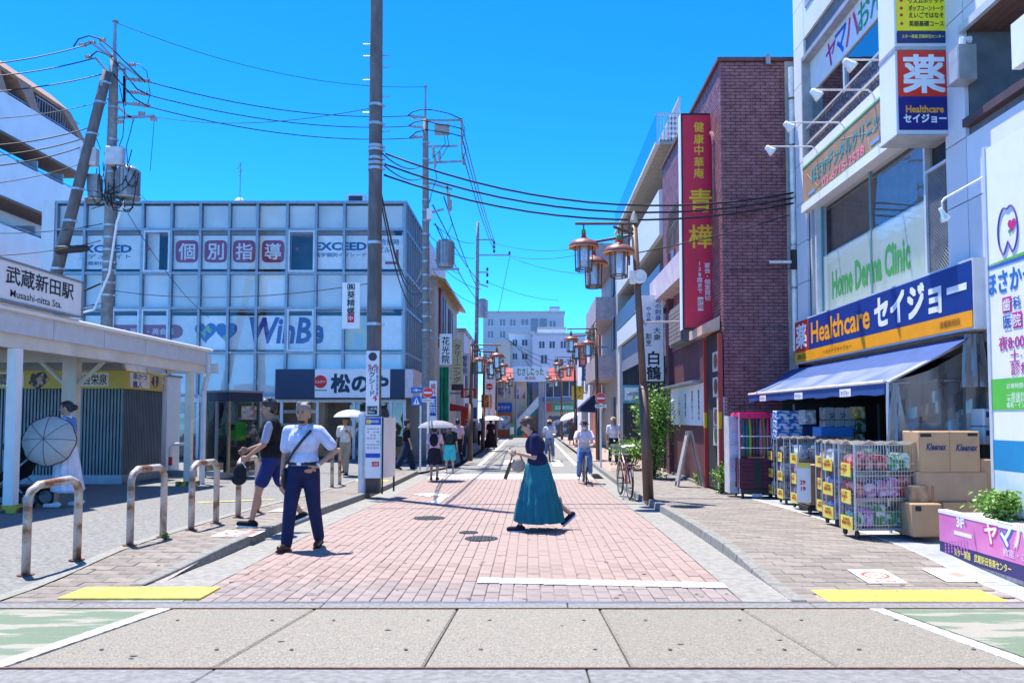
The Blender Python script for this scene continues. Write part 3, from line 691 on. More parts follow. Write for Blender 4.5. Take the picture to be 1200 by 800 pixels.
# ---- white apartment block with brown mansard top ------------------------------
XA = -22.0
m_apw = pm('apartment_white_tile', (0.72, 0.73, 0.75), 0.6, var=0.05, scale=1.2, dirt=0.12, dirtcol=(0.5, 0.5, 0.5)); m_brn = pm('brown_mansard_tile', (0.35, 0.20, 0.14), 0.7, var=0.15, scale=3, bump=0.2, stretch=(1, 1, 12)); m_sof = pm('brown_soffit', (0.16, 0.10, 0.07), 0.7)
ap = thing('apartment_block', 'white apartment block with long balconies and brown sloping top storey', 'building', (XA, 30, zg))
yn, yf = 26.0, atx(100, 200, XA).y
b = MB(); b.box((XA - 12, yn, zg), (XA - 1.3, yf, 13.0)); b.build('wall', m_apw, ap)
lev = []
for k, (pt, pb) in enumerate(((105, 152), (180, 228), (262, 312), (340, 380))):      # parapets read at the left picture edge
    zt_, zb_ = atx(0, pt, XA).z, atx(0, pb, XA).z; lev.append((zt_, zb_))
    b = MB(); b.box((XA - .15, yn, zb_), (XA, yf, zt_)); b.build('balcony_parapet', m_apw, ap)
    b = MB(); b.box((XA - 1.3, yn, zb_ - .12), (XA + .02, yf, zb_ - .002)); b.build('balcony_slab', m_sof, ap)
    b = MB(); b.tube([(XA - .07, yn, zt_ + .12), (XA - .07, yf, zt_ + .12)], .03, 6)
    for y in range(int(yn), int(yf) + 1, 2): b.tube([(XA - .07, y + .5, zt_), (XA - .07, y + .5, zt_ + .12)], .02, 5)
    b.build('handrail', m_alu, ap)
    for q, y in enumerate((30.5, 33.5, 36.6, 38.6)):
        zz = zt_ + .15
        b = MB(); b.box((XA - 1.298, y, zb_), (XA - 1.25, y + 1.3, zb_ + 2.0)); w = b.build('window', m_room, ap)
        b = MB(); b.box((XA - 1.25, y + .62, zb_), (XA - 1.21, y + .68, zb_ + 2.0)); b.build('frame', m_alu_w, w)
        b = MB(); b.box((XA - 1.3, y - .55, zb_), (XA - .3, y - .45, zb_ + 2.35)); b.build('divider', pm('grey_divider', (0.34, 0.36, 0.4), 0.6), ap)
        if q % 2: b = MB(); b.box((XA - .95, y + .3, zb_), (XA - .55, y + 1.0, zb_ + 1.35)); b.build('air_unit', m_alu_w, ap)
# brown sloping top storey: a deep eave band, slanted cheeks and recessed windows behind railings
p0 = atx(0, 52, XA); zb_ = lev[0][0]; zt_ = p0.z
b = MB(); b.box((XA - 12, yn, zb_ - .3), (XA - 1.31, yf - .3, zt_ - .02)); b.build('top_wall', m_apw, ap)
b = MB(); b.prism([(XA - 12, yn, zt_), (XA - 1.0, yn, zt_), (XA - .02, yn, zt_ - .85), (XA - .12, yn, zt_ - .95), (XA - 12, yn, zt_ - .2)], (0, yf - 1.4 - yn, 0)); b.build('mansard', m_brn, ap)
b = MB(); b.prism([(XA - .02, yf - 1.4, zt_ - .85), (XA - 1.0, yf - 1.4, zt_), (XA - 12, yf - 1.4, zt_), (XA - 12, yf + .1, zb_), (XA + .02, yf + .1, zb_ - .1), (XA + .02, yf - .25, zb_ - .1)], (-.02, -.001, -.02)); b.build('mansard_end', m_brn, ap)
for y in (32.0, 34.2):
    b = MB(); b.prism([(XA - .03, y - .2, zt_ - .9), (XA - .03, y + .9, zt_ - .9), (XA + .0, y + 1.5, zb_ - .05), (XA + .0, y + .9, zb_ - .05)], (-.9, 0, 0)); b.build('mansard_cheek', m_brn, ap)
b = MB(); b.prism([(XA - .03, yf - 2.2, zt_ - .9), (XA - .03, yf - 1.4, zt_ - .9), (XA + .0, yf, zb_ - .05), (XA + .0, yf - .5, zb_ - .05)], (-1.2, 0, 0)); b.build('mansard_cheek', m_brn, ap)
for y in (30.4, 35.6, 37.2):
    b = MB(); b.box((XA - 1.3, y, zb_ - .2), (XA - 1.26, y + 1.2, zt_ - 1.1)); w = b.build('window', m_room, ap); b = MB(); b.box((XA - 1.255, y + .56, zb_ - .2), (XA - 1.22, y + .62, zt_ - 1.1)); b.build('frame', m_alu_w, w)
b = MB(); y = 35.6
while y < yf - .6: b.box((XA - .12, y, zb_), (XA - .1, y + .03, zb_ + .75)); y += .2
b.box((XA - .13, 35.5, zb_ + .75), (XA - .09, yf - .5, zb_ + .8)); b.build('railing', m_alu, ap)

# ---- station canopy, name sign, kiosk, cabinet ------------------------------------
XCAN = -7.3
m_cream = pm('cream_steel', (0.68, 0.62, 0.54), 0.5, var=0.06, scale=3, dirt=0.4, dirtcol=(0.36, 0.29, 0.21))
m_pgrey = pm('grey_panel', (0.55, 0.57, 0.62), 0.5, var=0.05)
cz = EYE + 0.186 * 7.3
yc0, yc1 = 5.0, atx(243, 410, XCAN).y
cn = thing('station_canopy', 'cream steel platform canopy on posts in front of the station', 'canopy', (XCAN, 10, gp(XCAN, 10)))
n = 9
for k in range(n):
    y0, y1 = yc0 + (yc1 - yc0) * k / n, yc0 + (yc1 - yc0) * (k + 1) / n
    b = MB(); b.box((XCAN - .06, y0 + .01, cz - .16), (XCAN, y1 - .01, cz + .14)); b.build('fascia_panel', m_pgrey, cn)
b = MB(); b.box((XCAN - .1, yc0, cz + .141), (XCAN + .04, yc1 + .05, cz + .19)); b.tube([(XCAN + .06, yc0, cz + .17), (XCAN + .06, yc1 + .1, cz + .17)], .035, 8); b.build('gutter', m_lit, cn)
b = MB(); b.box((XCAN - .16, yc0, cz - .36), (XCAN - .061, yc1, cz - .1)); b.build('edge_beam', m_cream, cn)
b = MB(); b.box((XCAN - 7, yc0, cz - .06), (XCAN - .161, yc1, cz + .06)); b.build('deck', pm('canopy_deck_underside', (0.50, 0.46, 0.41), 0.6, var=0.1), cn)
pys = [atx(16, 500, XCAN - .1).y, atx(222, 500, XCAN - .1).y]
for y in pys:
    b = MB(); b.box((XCAN - .18, y - .07, gp(XCAN, y)), (XCAN - .04, y + .07, cz - .36)); b.build('post', m_lit if y == pys[0] else m_cream, cn)
    b = MB(); b.box((XCAN - .3, y - .18, gp(XCAN, y)), (XCAN + .08, y + .18, gp(XCAN, y) + .1)); b.build('footing', pm('yellow_black_footing', (0.6, 0.45, 0.05), 0.7, col2=(0.08, 0.07, 0.05), scale=5, contrast=(0.5, 0.56)), cn)
ybk = 15.4; xbk = at(84, 450, ybk).x
b = MB(); b.box((xbk - .13, ybk - .1, gp(xbk, ybk)), (xbk + .13, ybk + .1, cz - .06)); b.build('post', m_cream, cn)
for y in (pys[0] + .3, ybk, 19.3):
    b = MB(); b.box((XCAN - 6.5, y - .06, cz - .3), (XCAN - .165, y + .06, cz - .062)); b.build('crossbeam', m_cream, cn)
for s in (-1, 1):
    b = MB(); b.tube([(xbk + s * .1, ybk, cz - .75), (xbk + s * .6, ybk, cz - .28)], .045, 6); b.build('brace', m_cream, cn)
b = MB(); b.tube([(XCAN + .02, yc1 + .02, cz + .05), (XCAN + .02, yc1 + .02, cz - .35), (XCAN - .02, yc1 - .1, cz - .75), (XCAN - .02, yc1 - .1, gp(XCAN, yc1))], .06, 8); b.build('downpipe', m_alu_w, cn)
# CCTV camera hung under the canopy
p = at(206, 432, 17.2); cc = thing('security_camera', 'beige box security camera under the end of the station canopy', 'camera', p)
b = MB(); b.cbox((0,0,0), (.34,.13,.12), 0, 0, R(-14)); b.build('housing', m_cream, cc, local=True); b = MB(); b.cbox((-.17,0,-.045), (.05,.1,.1), 0, 0, R(-14)); b.build('lens_hood', m_dark, cc, local=True); b = MB(); b.tube([(.02,0,.05),(.02,0,.26)], .03, 6); b.build('bracket', m_alu, cc, local=True)
# station name board standing on the canopy
XSG = XCAN + .12
s0, s1 = atx(-60, 330, XSG), atx(96, 330, XSG); ztop, zbot = atx(96, 332, XSG).z, atx(96, 371, XSG).z
sg = thing('station_name_board', 'white station name board with dark lettering standing on the canopy edge', 'sign', (XSG, (s0.y + s1.y) / 2, zbot))
b = MB(); b.box((XSG - .2, s0.y, zbot), (XSG, s1.y, ztop)); b.build('board', m_lit, sg)
b = MB()
for a, c in (((s0.y - .02, zbot - .03), (s1.y + .02, zbot)), ((s0.y - .02, ztop), (s1.y + .02, ztop + .03)), ((s1.y, zbot - .03), (s1.y + .03, ztop + .03))): b.box((XSG - .22, a[0], a[1]), (XSG + .02, c[0], c[1]))
b.build('frame', m_alu, sg)
yA, yB = atx(7, 320, XSG).y, atx(86, 340, XSG).y
text('武蔵新田駅', (XSG + .004, (yA + yB) / 2, zbot + (ztop - zbot) * .66), (ztop - zbot) * .47, m_ink, sg, '+X', w=(yB - yA) * 1.0, bold=0.015)
yA, yB = atx(12, 340, XSG).y, atx(72, 355, XSG).y
text('Musashi-nitta Sta.', (XSG + .004, (yA + yB) / 2, zbot + (ztop - zbot) * .20), (ztop - zbot) * .20, m_ink, sg, '+X', w=(yB - yA), bold=0.008)
for y in (s1.y - .5, s1.y - 2.2): b = MB(); b.box((XSG - .14, y, cz + .19), (XSG - .06, y + .12, zbot - .031)); b.build('support', m_alu_w, sg)
# kiosk with corrugated shutters
YK, XK = 18.2, at(145, 450, 18.2).x
zk = gp(XK, YK); yk2 = atx(190, 450, XK).y
m_shut = pm('grey_corrugated_shutter', (0.16, 0.19, 0.21), 0.45, metal=0.4, var=0.12, scale=2)
m_ksign = pm('kiosk_yellow', (0.60, 0.44, 0.06), 0.5, var=0.05); m_ksw = pm('kiosk_sign_cream', (0.72, 0.66, 0.58), 0.5)
ks = thing('kiosk', 'closed snack kiosk with grey corrugated shutters and yellow sign band', 'kiosk', (XK, YK, zk))
ztk, zbk = at(0, 434, YK).z, at(0, 455.5, YK).z
b = MB(); b.box((XK - 5, YK + .04, zk), (XK - .04, yk2, zbk)); b.build('wall', m_shut, ks)
b = MB(); x = XK - 5
while x < XK - .05:                          # ribs of the shutter facing the forecourt
    b.box((x, YK, zk + .2), (x + .04, YK + .041, zbk)); x += .075
b.build('shutter', m_shut, ks)
b = MB(); y = YK + .02
while y < yk2:
    b.box((XK - .041, y, zk + .2), (XK, y + .04, zbk)); y += .075
b.build('shutter', m_shut, ks)
b = MB(); b.box((XK - 5, YK - .02, zk), (XK + .02, yk2, zk + .2)); b.build('plinth', m_alu, ks)
b = MB(); b.box((XK - 5.2, YK - .12, zbk + .003), (XK + .1, yk2, ztk)); b.build('sign_band', m_ksign, ks)
for x0, x1, s, hh in ((-40, 47, 'とんかつ職人', .26), (92, 143, '3代目栄泉', .24)):
    xa_, xb_ = at(x0, 0, YK).x, at(x1, 0, YK).x
    b = MB(); b.box((xa_, YK - .128, zbk + .05), (xb_, YK - .121, ztk - .05)); b.build('sign_panel', m_ksw, ks); text(s, ((xa_ + xb_) / 2 + .06, YK - .131, (zbk + ztk) / 2), hh, m_ink, ks, w=(xb_ - xa_) * .8)
xx = at(63, 0, YK).x
MB().prism([(xx - .22, YK - .13, zbk + .12), (xx, YK - .13, zbk - .02), (xx + .25, YK - .13, zbk + .2), (xx + .12, YK - .13, ztk - .03), (xx - .15, YK - .13, ztk - .08)], (0, .02, 0)).build('picture', pm('skewer_picture', (0.05, 0.03, 0.03), 0.5, col2=(0.5, 0.36, 0.28), scale=9, contrast=(0.5, 0.55)), ks)
for y0, y1, s in ((YK + .05, YK + 1.0, '串かつ\n職人'), (YK + 1.65, yk2 - .08, '3代目\n栄泉')):
    b = MB(); b.box((XK + .101, y0, zbk + .04), (XK + .108, y1, ztk - .04)); b.build('sign_panel', m_ksw, ks); text(s, (XK + .112, (y0 + y1) / 2, (zbk + ztk) / 2), .34, pc('#3a3a70'), ks, '+X', w=(y1 - y0) * .7)
MB().prism([(XK + .103, YK + 1.1, zbk + .2), (XK + .103, YK + 1.3, zbk + .06), (XK + .103, YK + 1.55, zbk + .2), (XK + .103, YK + 1.45, ztk - .06), (XK + .103, YK + 1.2, ztk - .06)], (.01, 0, 0)).build('picture', _mc['skewer_picture'], ks)
b = MB(); b.prism([(XK - 5.2, YK - .1, ztk + .004), (XK + .05, YK - .1, ztk + .004), (XK - .15, YK - .1, ztk + .55), (XK - 5.2, YK - .1, ztk + .55)], (0, 2.2, 0)); b.build('roof', pm('grey_roof_sheet', (0.3, 0.31, 0.33), 0.6), ks)
# white cabinet behind the kiosk
xw0, xw1 = at(183, 0, 21.2).x, at(207, 0, 21.2).x
cb = thing('storage_cabinet', 'tall white steel cabinet standing against the kiosk end', 'cabinet', ((xw0 + xw1) / 2, 21.2, gp(-9, 21.2)))
b = MB(); b.box((xw0, 21.2, gp(-9, 21)), (xw1, 22.0, at(0, 441, 21.2).z)); b.build('body', m_lit, cb); b = MB(); b.box((xw0 + .06, 21.19, gp(-9, 21) + .1), (xw1 - .06, 21.199, at(0, 449, 21.2).z)); b.build('door', m_wht, cb); b = MB(); b.box((xw0 + .08, 21.17, 1.2), (xw0 + .1, 21.188, 1.4)); b.build('handle', m_alu, cb)
b = MB(); b.box((xw0 - .04, 21.15, at(0, 441, 21.2).z + .002), (xw1 + .04, 22.05, at(0, 439, 21.2).z)); b.build('top_cap', m_alu, cb)
# telephone box
tp = gnd(267, 561, gp); th = R(-33)
tb = thing('phone_booth', 'glazed public phone booth with green payphone near the canopy end', 'phone booth', tp, th)
W_, H_ = .92, 2.12
for x, y in ((0,0), (-W_,0), (-W_,W_), (0,W_)): b = MB(); b.cbox((x, y, H_/2), (.06,.06,H_)); b.build('post', pm('bronze_steel', (0.32, 0.26, 0.2), 0.35, metal=0.7) if (x, y) == (0,0) else m_alu, tb, local=True)
b = MB(); b.box((-W_-.04, -.04, H_-.22), (.04, W_+.04, H_)); b.build('header', pc('#1f2a44', .35), tb, local=True); b = MB(); b.box((-W_-.05, -.05, H_+.001), (.05, W_+.05, H_+.05)); b.build('roof', m_alu, tb, local=True)
m_bd = glass_mat('booth_rear_glass', (0.16, 0.17, 0.18), 0.04, top=0.2); m_bg = glass_mat('booth_glass', (0.8, 0.83, 0.83), 0.05, top=0.25)
for q in (((-W_+.03,0),(-.03,0)), ((0,.03),(0,W_-.03)), ((-W_,.03),(-W_,W_-.03)), ((-W_+.03,W_),(-.03,W_))):
    (x0,y0),(x1,y1) = q; b = MB(); b.quad((x0,y0,.16),(x1,y1,.16),(x1,y1,H_-.22),(x0,y0,H_-.22)); b.build('pane', m_bg if x1 != x0 and y0 == 0 or x0 == 0 and x1 == 0 else m_bd, tb, local=True)
b = MB(); b.box((-W_, -.02, .04), (0, .02, .16)); b.box((-.02, 0, .04), (.02, W_, .16)); b.box((-.5, -.03, .16), (-.44, .03, H_-.22)); b.build('door_frame', m_alu, tb, local=True)
b = MB(); b.box((-.8, .45, .05), (-.3, .8, .75)); b.build('phone_stand', m_dark, tb, local=True)
b = MB(); b.box((-.75, .5, .92), (-.38, .8, 1.38)); b.build('payphone', pc('#2a9a30', .4), tb, local=True); b = MB(); b.box((-.7, .49, 1.18), (-.45, .5, 1.32)); b.build('display', m_dark, tb, local=True); b = MB(); b.tube([(-.80,.47,1.35),(-.82,.43,1.2),(-.80,.47,1.02)], .03, 6); b.build('handset', pc('#1d6a22'), tb, local=True)
b = MB(); b.box((-.75, .82, 1.5), (-.3, .86, 1.86)); b.build('notice', pc('#9a7040'), tb, local=True); b = MB(); b.box((.004, .35, 1.45), (.01, .8, 1.78)); b.build('sticker', pm('booth_sticker', (0.12, 0.05, 0.05), 0.5, col2=(0.4, 0.4, 0.4), scale=6), tb, local=True)
# dark pieces behind the booth: red and white barrier loop
rb = gnd(212, 558, gp); bl = thing('loop_barrier', 'low red and white loop barrier beside the white cabinet', 'barrier', rb)
pts = [(-.28,0,0),(-.28,0,.72),(-.2,0,.82),(.2,0,.82),(.28,0,.72),(.28,0,0)]
b = MB(); b.tube(pts, .045, 8); b.build('loop', m_lit, bl, local=True); b = MB(); b.tube([(.2,0,.82),(.28,0,.72),(.28,0,.42)], .047, 8); b.build('red_band', m_red, bl, local=True); b = MB(); b.tube([(-.28,0,.28),(-.28,0,.5)], .047, 8); b.build('red_band', m_red, bl, local=True)
b = MB(); b.box((-.35,-.15,0),(.35,.15,.16)); b.build('base', m_alu, bl, local=True)

# ---- rusted U-shaped barrier bars along the forecourt -------------------------------
m_rpipe = pm('rusting_steel_pipe', (0.50, 0.44, 0.40), 0.45, col2=(0.22, 0.10, 0.045), scale=5.5, contrast=(0.46, 0.6), metal=0.25, bump=0.3, bscale=50, detail=9)
for k, (a, c, lab) in enumerate(((gnd(30, 674, gp), gnd(90, 656, gp), 'rusty loop barrier nearest the crossing, lowest at the left edge of the forecourt'), (gnd(152, 639, gp), gnd(191, 629, gp), 'second rusty loop barrier from the crossing'), (gnd(224, 621, gp), gnd(253, 613, gp), 'third rusty loop barrier from the crossing, in line with the phone booth'), (gnd(279, 606, gp), gnd(301, 600, gp), 'fourth rusty loop barrier, beside the man carrying a bag'), (gnd(389, 571, gp), gnd(398, 568, gp), 'small rusty loop barrier behind the man in the pale shirt'))):
    t = thing('loop_barrier', lab, 'barrier', a, group='rusty loop barriers along the forecourt'); d = c - a; h = .84; L = d.length; u = d.normalized()
    pts = [Vector((0,0,-.02)), Vector((0,0,h-.12)), u*.035 + Vector((0,0,h-.045)), u*.12 + Vector((0,0,h)), u*(L-.12) + Vector((0,0,h)), u*(L-.035) + Vector((0,0,h-.045)), u*L + Vector((0,0,h-.12)), u*L + Vector((0,0,-.02))]
    b = MB(); b.tube(pts, .04, 12); b.build('hoop', m_rpipe, t, local=True, smooth=True)
    for q in (Vector((0,0,0)), u*L):
        b = MB(); b.lathe(q, [(.001,.012),(.075,.012),(.075,.0),(.001,0)][::-1], 14); b.build('foot_plate', m_rust, t, local=True)
# ================================================================ RIGHT SIDE: drugstore building, brick restaurant, balcony building
m_clad = pm('white_cladding', (0.70, 0.71, 0.74), 0.5, var=0.04, scale=1.5, rand=0.06, dirt=0.3, dirtcol=(0.42, 0.43, 0.46), stretch=(1, 1, 0.25))
m_core = pm('joint_dark', (0.16, 0.17, 0.19), 0.8)
m_glt = glass_mat('teal_window_glass', (0.45, 0.58, 0.62), 0.2, top=0.5)
m_frost = glass_mat('frosted_glass', (0.85, 0.93, 0.9), 0.04, top=0.15, haze=0.5, hazecol=(0.62, 0.74, 0.70))
m_fr = pm('window_frame_grey', (0.42, 0.41, 0.40), 0.45, metal=0.4)
XD = 5.5
YE = 16.6
db = thing('drugstore_building', 'tall white panelled building with drugstore below and clinic windows above', 'building', (XD, 10, walk(0, 10)))
b = MB(); b.box((XD + .9, 2.5, 2.62), (16, YE - .02, 24)); b.build('core_wall', m_room, db)
b = MB(); b.box((XD + .06, 2.5, 8.7), (XD + .9, YE - .02, 24)); b.build('upper_wall', m_core, db)
b = MB(); b.box((XD + .06, 15.98, 2.62), (XD + .9, YE - .02, 8.7)); b.build('end_pier', m_core, db)
b = MB(); b.box((XD + .06, 10.07, 2.62), (XD + .9, 10.58, 8.7)); b.build('mid_pier', m_core, db)
b = MB(); b.box((XD + .06, 2.5, 6.46), (XD + .9, 10.07, 8.7)); b.build('pier_head', m_core, db)
b = MB(); b.box((XD + .06, 2.5, -.1), (XD + .9, 9.7, 5.18)); b.build('lower_wall', m_core, db)
b = MB(); b.box((XD + .06, 9.7, 2.45), (XD + .9, 10.07, 5.18)); b.build('lintel', m_core, db)
b = MB(); b.box((XD + .06, 10.58, 2.45), (XD + .9, 15.98, 3.44)); b.build('lintel', m_core, db)
b = MB(); b.box((XD + .3, 16.45, -.2), (16, YE - .021, 2.62)); b.build('end_wall', pm('corrugated_dark', (0.08, 0.075, 0.075), 0.7), db)
b = MB(); b.box((XD + 2.6, 9.7, -.2), (XD + 2.7, 16.45, 2.62)); b.build('shop_back_wall', m_dark, db)
b = MB(); b.box((XD + .9, 9.7, -.2), (XD + 2.6, 9.8, 2.62)); b.build('shop_side_wall', m_dark, db)
b = MB(); b.box((XD, 9.7, -.2), (XD + 2.6, 16.45, g(13) + .1)); b.build('shop_floor', pm('shop_floor_tile', (0.35, 0.35, 0.36), 0.5), db)
def panel(y0, y1, z0, z1):
    bb = MB(); bb.box((XD, y0 + .008, z0 + .008), (XD + .05, y1 - .008, z1 - .008)); bb.build('cladding_panel', m_clad, db)
zz = 2.62
rows_ = [2.62 + .815 * k for k in range(18)]
for i in range(len(rows_) - 1):
    z0, z1 = rows_[i], rows_[i+1]
    panel(15.98, YE, z0, z1)
    if z0 >= 8.6:
        for y0, y1 in ((14.3, 15.98), (12.6, 14.3), (10.9, 12.6), (10.07, 10.9), (8.4, 10.07), (6.7, 8.4), (5, 6.7)): panel(y0, y1, max(z0, 8.70), z1)
    else: panel(10.07, 10.58, z0, min(z1, 8.70))
    if z1 <= 5.3:
        for y0, y1 in ((8.5, 10.07), (6.9, 8.5), (5.2, 6.9)): panel(y0, y1, z0, min(z1, 5.17))
    elif 6.4 < z0 < 8.7:
        for y0, y1 in ((8.4, 10.07), (6.7, 8.4), (5, 6.7)): panel(y0, y1, max(z0, 6.46), min(z1, 8.70))
for y0, y1 in ((8.5, 9.7), (6.9, 8.5), (5.2, 6.9)): 
    for z0 in (0.05, .9, 1.75): panel(y0, y1, z0, z0 + .85)
for y0, y1 in ((8.5, 10.07), (6.9, 8.5), (5.2, 6.9)): panel(y0, y1, 6.46, 6.70)
# small top window
p = atx(944, 10, XD); b = MB(); b.box((XD - .02, p.y - .8, p.z), (XD - .004, p.y, p.z + .9)); b.build('window', m_fr, db)
# --- upper window bay: music school print, glass, dark decorated band
y0, y1 = 10.6, 15.95; zb_, zt_ = 6.55, 8.66
b = MB()
b.box((XD - .05, y0, zt_), (XD + .2, y1 + .05, zt_ + .09)); b.box((XD - .05, y1, zb_), (XD + .2, y1 + .05, zt_)); b.build('bay_frame', m_fr, db)
b = MB(); b.box((XD + .12, y0, 8.0), (XD + .16, y1, zt_)); b.build('print_strip', m_lit, db)
b = MB(); b.quad((XD + .15, y0, zb_), (XD + .15, y1, zb_), (XD + .15, y1, 8.0), (XD + .15, y0, 8.0)); b.build('pane', m_glt, db)
for y in (14.2, 12.4): b = MB(); b.box((XD + .11, y, zb_), (XD + .19, y + .07, 8.0)); b.build('mullion', m_alu_w, db)
m_lace = pm('dark_lace_print', (0.035, 0.03, 0.04), 0.5, col2=(0.28, 0.2, 0.2), scale=22, contrast=(0.5, 0.58))
b = MB(); b.box((XD + .05, y0, 6.72), (XD + .08, y1 - .1, 7.28)); b.build('decorated_band', m_lace, db)
b = MB(); b.box((XD - .06, y0, 6.52), (XD + .2, y1, 6.70)); b.build('sill', m_lit, db)
b = MB(); b.tube([(XD + .02, y0, 6.98), (XD + .02, y1, 6.98)], .02, 6); b.tube([(XD + .02, y0, 7.3), (XD + .02, y1, 7.3)], .02, 6); b.build('guard_rail', m_alu_w, db)
cols7 = ['#c2247a', '#2a62c8', '#d84a78', '#2f9e6a', '#1d8f8f', '#e09a80', '#2a5fb8']
for k, ch in enumerate('ヤマハおんがく'):
    yk = atx(966 + k * 11.3 + k * k * .55, 50, XD).y
    text(ch, (XD + .115, yk, 8.33), 0.46, pc(cols7[k]), db, '-X', bold=0.02)
# --- dental clinic board
m_cork = pm('brown_map_board', (0.36, 0.22, 0.14), 0.6, var=0.12, scale=3)
zb2, zt2 = 5.74, 6.5; yb0, yb1 = 10.95, 15.93
b = MB(); b.box((XD - .08, yb0, zb2), (XD + .02, yb1, zt2)); b.build('clinic_board', m_cork, db)
b = MB(); b.box((XD - .09, yb0, zt2 - .035), (XD - .081, yb1, zt2)); b.box((XD - .09, yb0, zb2), (XD - .081, yb1, zb2 + .035)); b.build('board_edge', pc('#7fbf86'), db)
for (y, z, L, a) in ((15.4, 6.1, .7, .6), (14.6, 6.25, 1.2, .12), (14.1, 6.0, .8, -.5), (13.2, 6.2, 1.5, .25), (12.8, 6.0, .5, 1.2), (12.2, 6.15, .9, -.3), (15.0, 5.9, 1.0, -.1), (13.7, 6.1, .6, 1.5)):
    bb = MB(); bb.cbox((XD - .083, y, z), (.004, L, .014), 0, a); bb.build('map_road', pc('#c9a58c'), db)
m_tealp = pc('#1f9aa0'); m_pinkp = pc('#e87f98')
text('ほさかデンタルクリニック', (XD - .088, 13.75, 6.18), .30, m_tealp, db, '-X', w=3.3, bold=0.02)
text('03-6715-2538', (XD - .088, 13.9, 5.88), .17, m_pinkp, db, '-X', w=1.9, bold=0.02)
for k, y in enumerate((15.5, 12.6, 11.9)): MB().box((XD - .088, y - .25, 5.84), (XD - .083, y + .1, 5.90)).build('blue_strip', pc('#7c9bd8'), db)
b = MB(); b.box((XD - .088, 11.6, 5.8), (XD - .083, 11.7, 6.45)); b.build('blue_strip', pc('#7c9bd8'), db)
b = MB(); b.box((XD - .12, yb0, 5.58), (XD + .2, yb1, 5.735)); b.build('ledge', m_lit, db)
# --- lower window: blinds above, frosted lower half, green name
y0, y1 = 11.35, 15.45
b = MB(); b.box((XD + .0, y1, 3.46), (XD + .2, y1 + .09, 5.58)); b.box((XD + .0, y1 + .25, 3.46), (XD + .2, y1 + .33, 5.58)); b.build('bay_frame', m_alu_w, db)
b = MB(); b.quad((XD + .1, y0, 3.46), (XD + .1, y1, 3.46), (XD + .1, y1, 4.6), (XD + .1, y0, 4.6)); b.build('frosted_pane', m_frost, db)
b = MB(); b.box((XD + .25, y0, 3.46), (XD + .3, y1, 4.5)); b.build('back_panel', pm('cream_panel', (0.66, 0.66, 0.55), 0.7), db)
b = MB(); b.box((XD + .22, y0, 4.5), (XD + .4, y1, 4.68)); b.build('inner_sill', m_lit, db)
b = MB(); b.quad((XD + .1, y0, 4.6), (XD + .1, y1, 4.6), (XD + .1, y1, 5.58), (XD + .1, y0, 5.58)); b.build('pane', glass_mat('clinic_glass', (0.85, 0.88, 0.88), 0.05, top=0.2), db)
z = 4.72
while z < 5.56:
    b = MB(); b.cbox((XD + .30, (y0 + y1) / 2, z), (.045, y1 - y0, .006), 0, 0, R(35)); b.build('blind_slat', pm('grey_blind', (0.30, 0.28, 0.27), 0.5), db); z += .042
for y in (13.2, 15.42): b = MB(); b.box((XD + .09, y - .03, 3.46), (XD + .13, y + .03, 5.58)); b.build('glass_joint', pc('#5f8a88'), db)
text('Home Derma Clinic', (XD + .095, 13.4, 3.98), .52, pc('#3f9448'), db, '-X', w=3.1, bold=0.03)
# lattice bay beside it
b = MB(); b.box((XD + .2, 10.6, 3.46), (XD + .25, 11.33, 5.58)); b.build('dark_opening', m_dark, db)
y = 10.6; b = MB()
for k in range(-14, 26):
    for s in (-1, 1):
        yc = 10.6 + k * .06
        pts = [(XD + .12, yc, 3.46 if s > 0 else 4.96), (XD + .12, yc + 1.5, 4.96 if s > 0 else 3.46)]
        y_a, z_a, y_b, z_b = yc, pts[0][2], yc + 1.5, pts[1][2]
        t0 = max(0, (10.6 - y_a) / 1.5); t1 = min(1, (11.33 - y_a) / 1.5)
        if t1 - t0 > .02: b.tube([(XD + .12, y_a + 1.5*t0, z_a + (z_b - z_a)*t0), (XD + .12, y_a + 1.5*t1, z_a + (z_b - z_a)*t1)], .010, 4)
b.build('lattice', pm('lattice_grey', (0.2, 0.22, 0.25), 0.5), db)
b = MB(); b.box((XD + .08, 10.58, 3.44), (XD + .16, 10.63, 5.0)); b.box((XD + .08, 11.31, 3.44), (XD + .16, 11.36, 5.58)); b.box((XD + .08, 10.63, 4.96), (XD + .16, 11.31, 5.0)); b.build('lattice_frame', m_alu_w, db)
# --- balcony recess on the near part
b = MB(); b.box((XD + .88, 2.5, 5.18), (XD + .9, 10.07, 6.46)); b.build('recess_back', m_clad, db)
b = MB()
for k in range(9): b.box((XD + .0, 2.5, 6.452 - .0), (XD + .001, 2.6, 6.453))
for k in range(8): bb = MB(); bb.box((XD + .03 + k * .105, 2.5, 6.42), (XD + .03 + k * .105 + .098, 10.06, 6.455)); bb.build('soffit_plank', pm('brown_soffit_plank', (0.18, 0.10, 0.075), 0.6), db)
b = MB(); b.box((XD + .82, 2.5, 5.78), (XD + .875, 10.05, 5.80)); b.build('recess_joint', m_core, db)
b = MB(); b.box((XD - .05, 2.5, 5.18), (XD + .06, 10.06, 5.28)); b.build('recess_sill', pm('brown_sill', (0.10, 0.06, 0.06), 0.5), db)
b = MB(); b.box((XD - .06, 2.5, 6.40), (XD + .0, 10.09, 6.50)); b.build('recess_head', m_alu_w, db)
